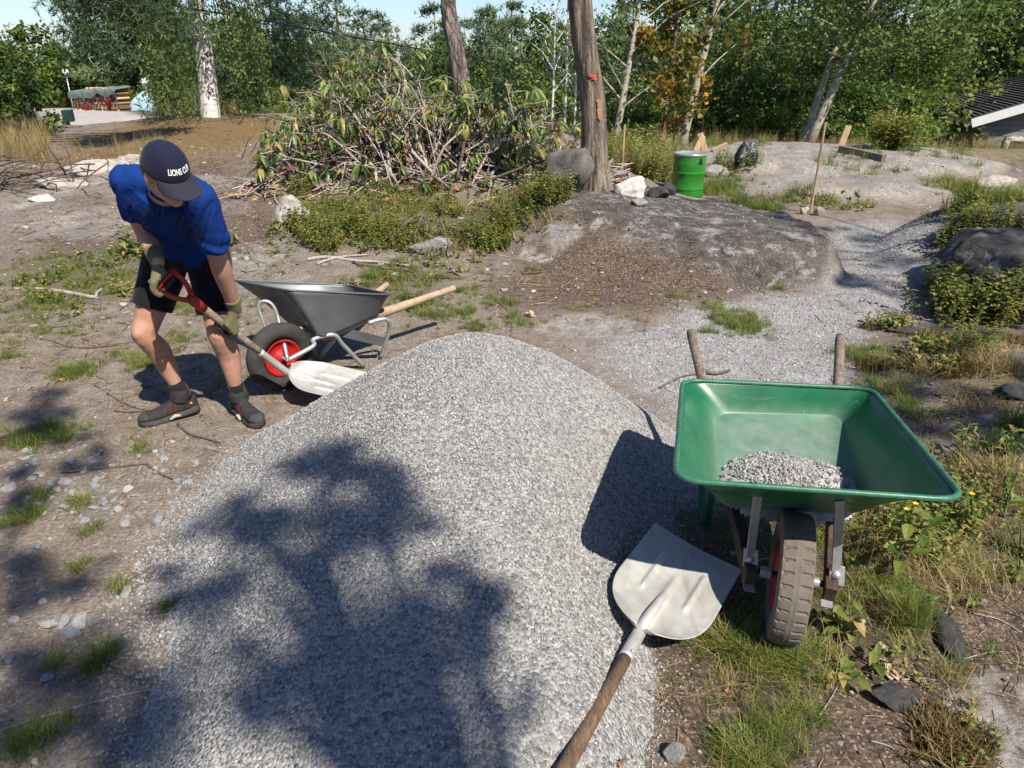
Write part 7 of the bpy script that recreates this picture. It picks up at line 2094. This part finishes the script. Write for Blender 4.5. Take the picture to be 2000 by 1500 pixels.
# red and dead leaves caught in the heap, smaller leaves that cannot be told apart
n = 900; pts = []
while len(pts) < n:
    px, py = rng.uniform(500, 1140), rng.uniform(90, 385)
    if poly_sd(np.array([px]), np.array([py]), HULL)[0] < 5: continue
    p = at_y(px, py, rng.uniform(7.6, 9.2)); p[2] = max(p[2], hz(p[0], p[1]) + .03); pts.append(p)
pts = np.array(pts)
wp_ = [proto('small_leaf_spray', whorl(600 + i)) for i in range(3)]
g = G()
for k in range(7):
    a = k * .9; g.add(leaf_shape(np.zeros(3), np.array([math.cos(a), math.sin(a), -.5]), np.array([0, 0, 1.0]), .09, .03, .6), LEAF_F, .5)
wp_.append(proto('red_leaf_spray', g.mesh('red_leaf_spray', M_REDLF))); wp_.append(proto('brown_leaf_spray', dry_leaf_mesh(77, M_DEADL)))
ix = np.where(pts[:, 2] - height(pts[:, 0], pts[:, 1]) > .35, rng.integers(0, 3, n), rng.integers(0, 5, n)); sc_ = np.where(ix == 4, .13, rng.uniform(.35, .8, n))
keep = (rng.random(n) < np.where(ix < 3, .9, .9))
scatter('small_leaves', pts[keep], np.stack([rng.normal(0, .5, n), rng.normal(0, .5, n), rng.uniform(0, 6.28, n)], -1)[keep], sc_[keep], ix[keep], wp_, 'stuff', bh)
n2 = 620; pq = pts[rng.integers(0, n, n2)] + rng.normal(0, .12, (n2, 3)); pq[:, 2] = np.maximum(pq[:, 2], height(pq[:, 0], pq[:, 1]) + .03)
g = G(); g.tube([(-.5, 0, 0), (-.1, .05, .03), (.2, .02, .08), (.5, -.05, .03)], [.014, .012, .009, .004], 4, False); g.tube([(-.1, .05, .03), (.1, .14, .16), (.22, .17, .26)], [.009, .007, .003], 4, False)
scatter('fine_twigs', pq, np.stack([rng.normal(0, .6, n2), rng.normal(0, .6, n2), rng.uniform(0, 6.28, n2)], -1), rng.uniform(.15, .45, n2), rng.integers(0, 2, n2), [proto('forked_twig', g.mesh('forked_twig', M_PALET)), proto('dark_forked_twig', g.mesh('dark_forked_twig', M_TWIG))], 'stuff', bh)
# orange dead spray
g = G()
for k in range(26):
    c = at_y(735, 218, 7.7) + rng.normal(0, .07, 3); g.add(leaf_shape(c, rng.normal(size=3), np.array([0, 0, 1.0]), .06, .022, .3), LEAF_F, rng.uniform(.6, 1))
g.build('dead_leaf_spray', simple('orange_dead_leaves', (.30, .13, .03), (.42, .2, .05), 20, .8, 0), bh)
# leaf and twig litter under the heap
n = 1500; xx = rng.uniform(-2.9, 1.4, n); yy = rng.uniform(7.1, 10.2, n); ix = rng.integers(0, 3, n)
g = G(); g.tube([(-.5, 0, 0), (0, .05, .03), (.5, -.03, 0)], .018, 4, False); tw_ = proto('grey_twig', g.mesh('grey_twig', M_PALET))
scatter('twig_litter', np.stack([xx, yy, height(xx, yy) + .02], -1), np.stack([rng.normal(0, .3, n), rng.normal(0, .3, n), rng.uniform(0, 6.28, n)], -1), np.where(ix == 0, rng.uniform(.15, .5, n), rng.uniform(.06, .13, n)), ix, [tw_, proto('leaf_a', dry_leaf_mesh(78, M_DEADL)), proto('leaf_b', dry_leaf_mesh(79, M_REDLF))])

# ================================================================== trees beside and behind the viewpoint that throw the dappled shade
def shade_tree(base, blobs, label, hlo, hhi, seed, per=7, dens=.9, ht=None):
    r = np.random.default_rng(seed); b = np.array([base[0], base[1], hz(*base)])
    t = thing('pine_tree', b, label, 'tree'); H = ht or hhi + 1
    g = G(); g.tube([b - [0, 0, .1], b + [.05, .05, H * .5], b + [0, .1, H]], [.19, .13, .04], 12, sub=3); g.build('trunk', M_BARKP, t, True)
    C_, S_ = [], []; g = G()
    for (px, py, rx, ry) in blobs:
        c = hit_s(px, py); dpt = c[1] * .9063 + (CAM_H - c[2]) * .4226
        rx *= .6; ry *= .6; w = rx / F_PX * dpt; l = ry / F_PX * dpt / max(.35, (CAM_H - c[2]) / np.linalg.norm(c - [0, 0, CAM_H]))
        l = min(l, 1.3 * w); h = r.uniform(hlo, hhi); k = h / SUN[2]
        cen = c + SUN * k; st = b + np.array([0, .05, min(H * .95, cen[2] - r.uniform(.0, .8))])
        g.tube([st, (st + cen) / 2 + [0, 0, .15], cen], [.045, .026, .008], 6, False, sub=3)
        m = per
        for j in range(m):
            q = r.normal(size=2) * .55; C_.append(cen + np.array([q[0] * w, q[1] * l, r.normal(0, .18)])); S_.append(.026 + .05 * w)
    g.build('limb', M_BARKP, t, True)
    C_, S_ = np.array(C_), np.array(S_); n = int(len(C_) * 9 * dens); P2, ix = cluster_pts(C_, S_, n, r, .5); V, F = needles(P2, .075, .006, r, 14)
    crown_obj('crown', V - off(t), F, np.clip(np.repeat(.45 + .2 * r.normal(size=n), 42), 0, 1), C_PINE, t)
shade_tree((3.5, -4.4), [(690, 895, 70, 38), (625, 940, 55, 40), (740, 930, 40, 25), (480, 1012, 70, 26), (610, 1030, 80, 24), (745, 1045, 60, 22), (440, 1085, 90, 34), (350, 1170, 60, 45), (915, 1125, 18, 56), (912, 1205, 18, 44), (840, 1245, 26, 20), (790, 1335, 50, 28), (300, 1340, 60, 60), (470, 1300, 40, 30), (250, 1440, 60, 40)],
           'pine behind the viewpoint whose crown shades the gravel pile', 6.5, 8.5, 71, 6)
shade_tree((1.2, -4.0), [(110, 800, 60, 30), (70, 835, 60, 25), (170, 880, 60, 25), (40, 950, 50, 40), (60, 1160, 80, 70), (180, 1230, 90, 50), (80, 1330, 100, 70), (210, 1440, 120, 60), (40, 1450, 80, 60)],
           'second pine behind the viewpoint that shades the stones at the left', 6.0, 8.0, 72, 6)
shade_tree((8.6, -.6), [(1480, 395, 140, 22), (1330, 385, 120, 18), (1560, 430, 80, 22), (1700, 470, 110, 40), (1760, 520, 80, 40), (1690, 555, 90, 30), (1640, 510, 50, 30), (1800, 580, 70, 40), (1900, 520, 100, 60), (1960, 610, 90, 50), (1880, 640, 90, 30)],
           'pine to the right of the viewpoint that shades the path and the dark hump', 7.0, 9.5, 73, 10)
shade_tree((6.4, -3.2), [(1820, 760, 110, 40), (1900, 800, 100, 40), (1760, 830, 70, 40), (1950, 720, 70, 30), (1970, 870, 70, 30)],
           'pine further right behind the viewpoint that shades the low bank', 6.0, 8.0, 74, 7)
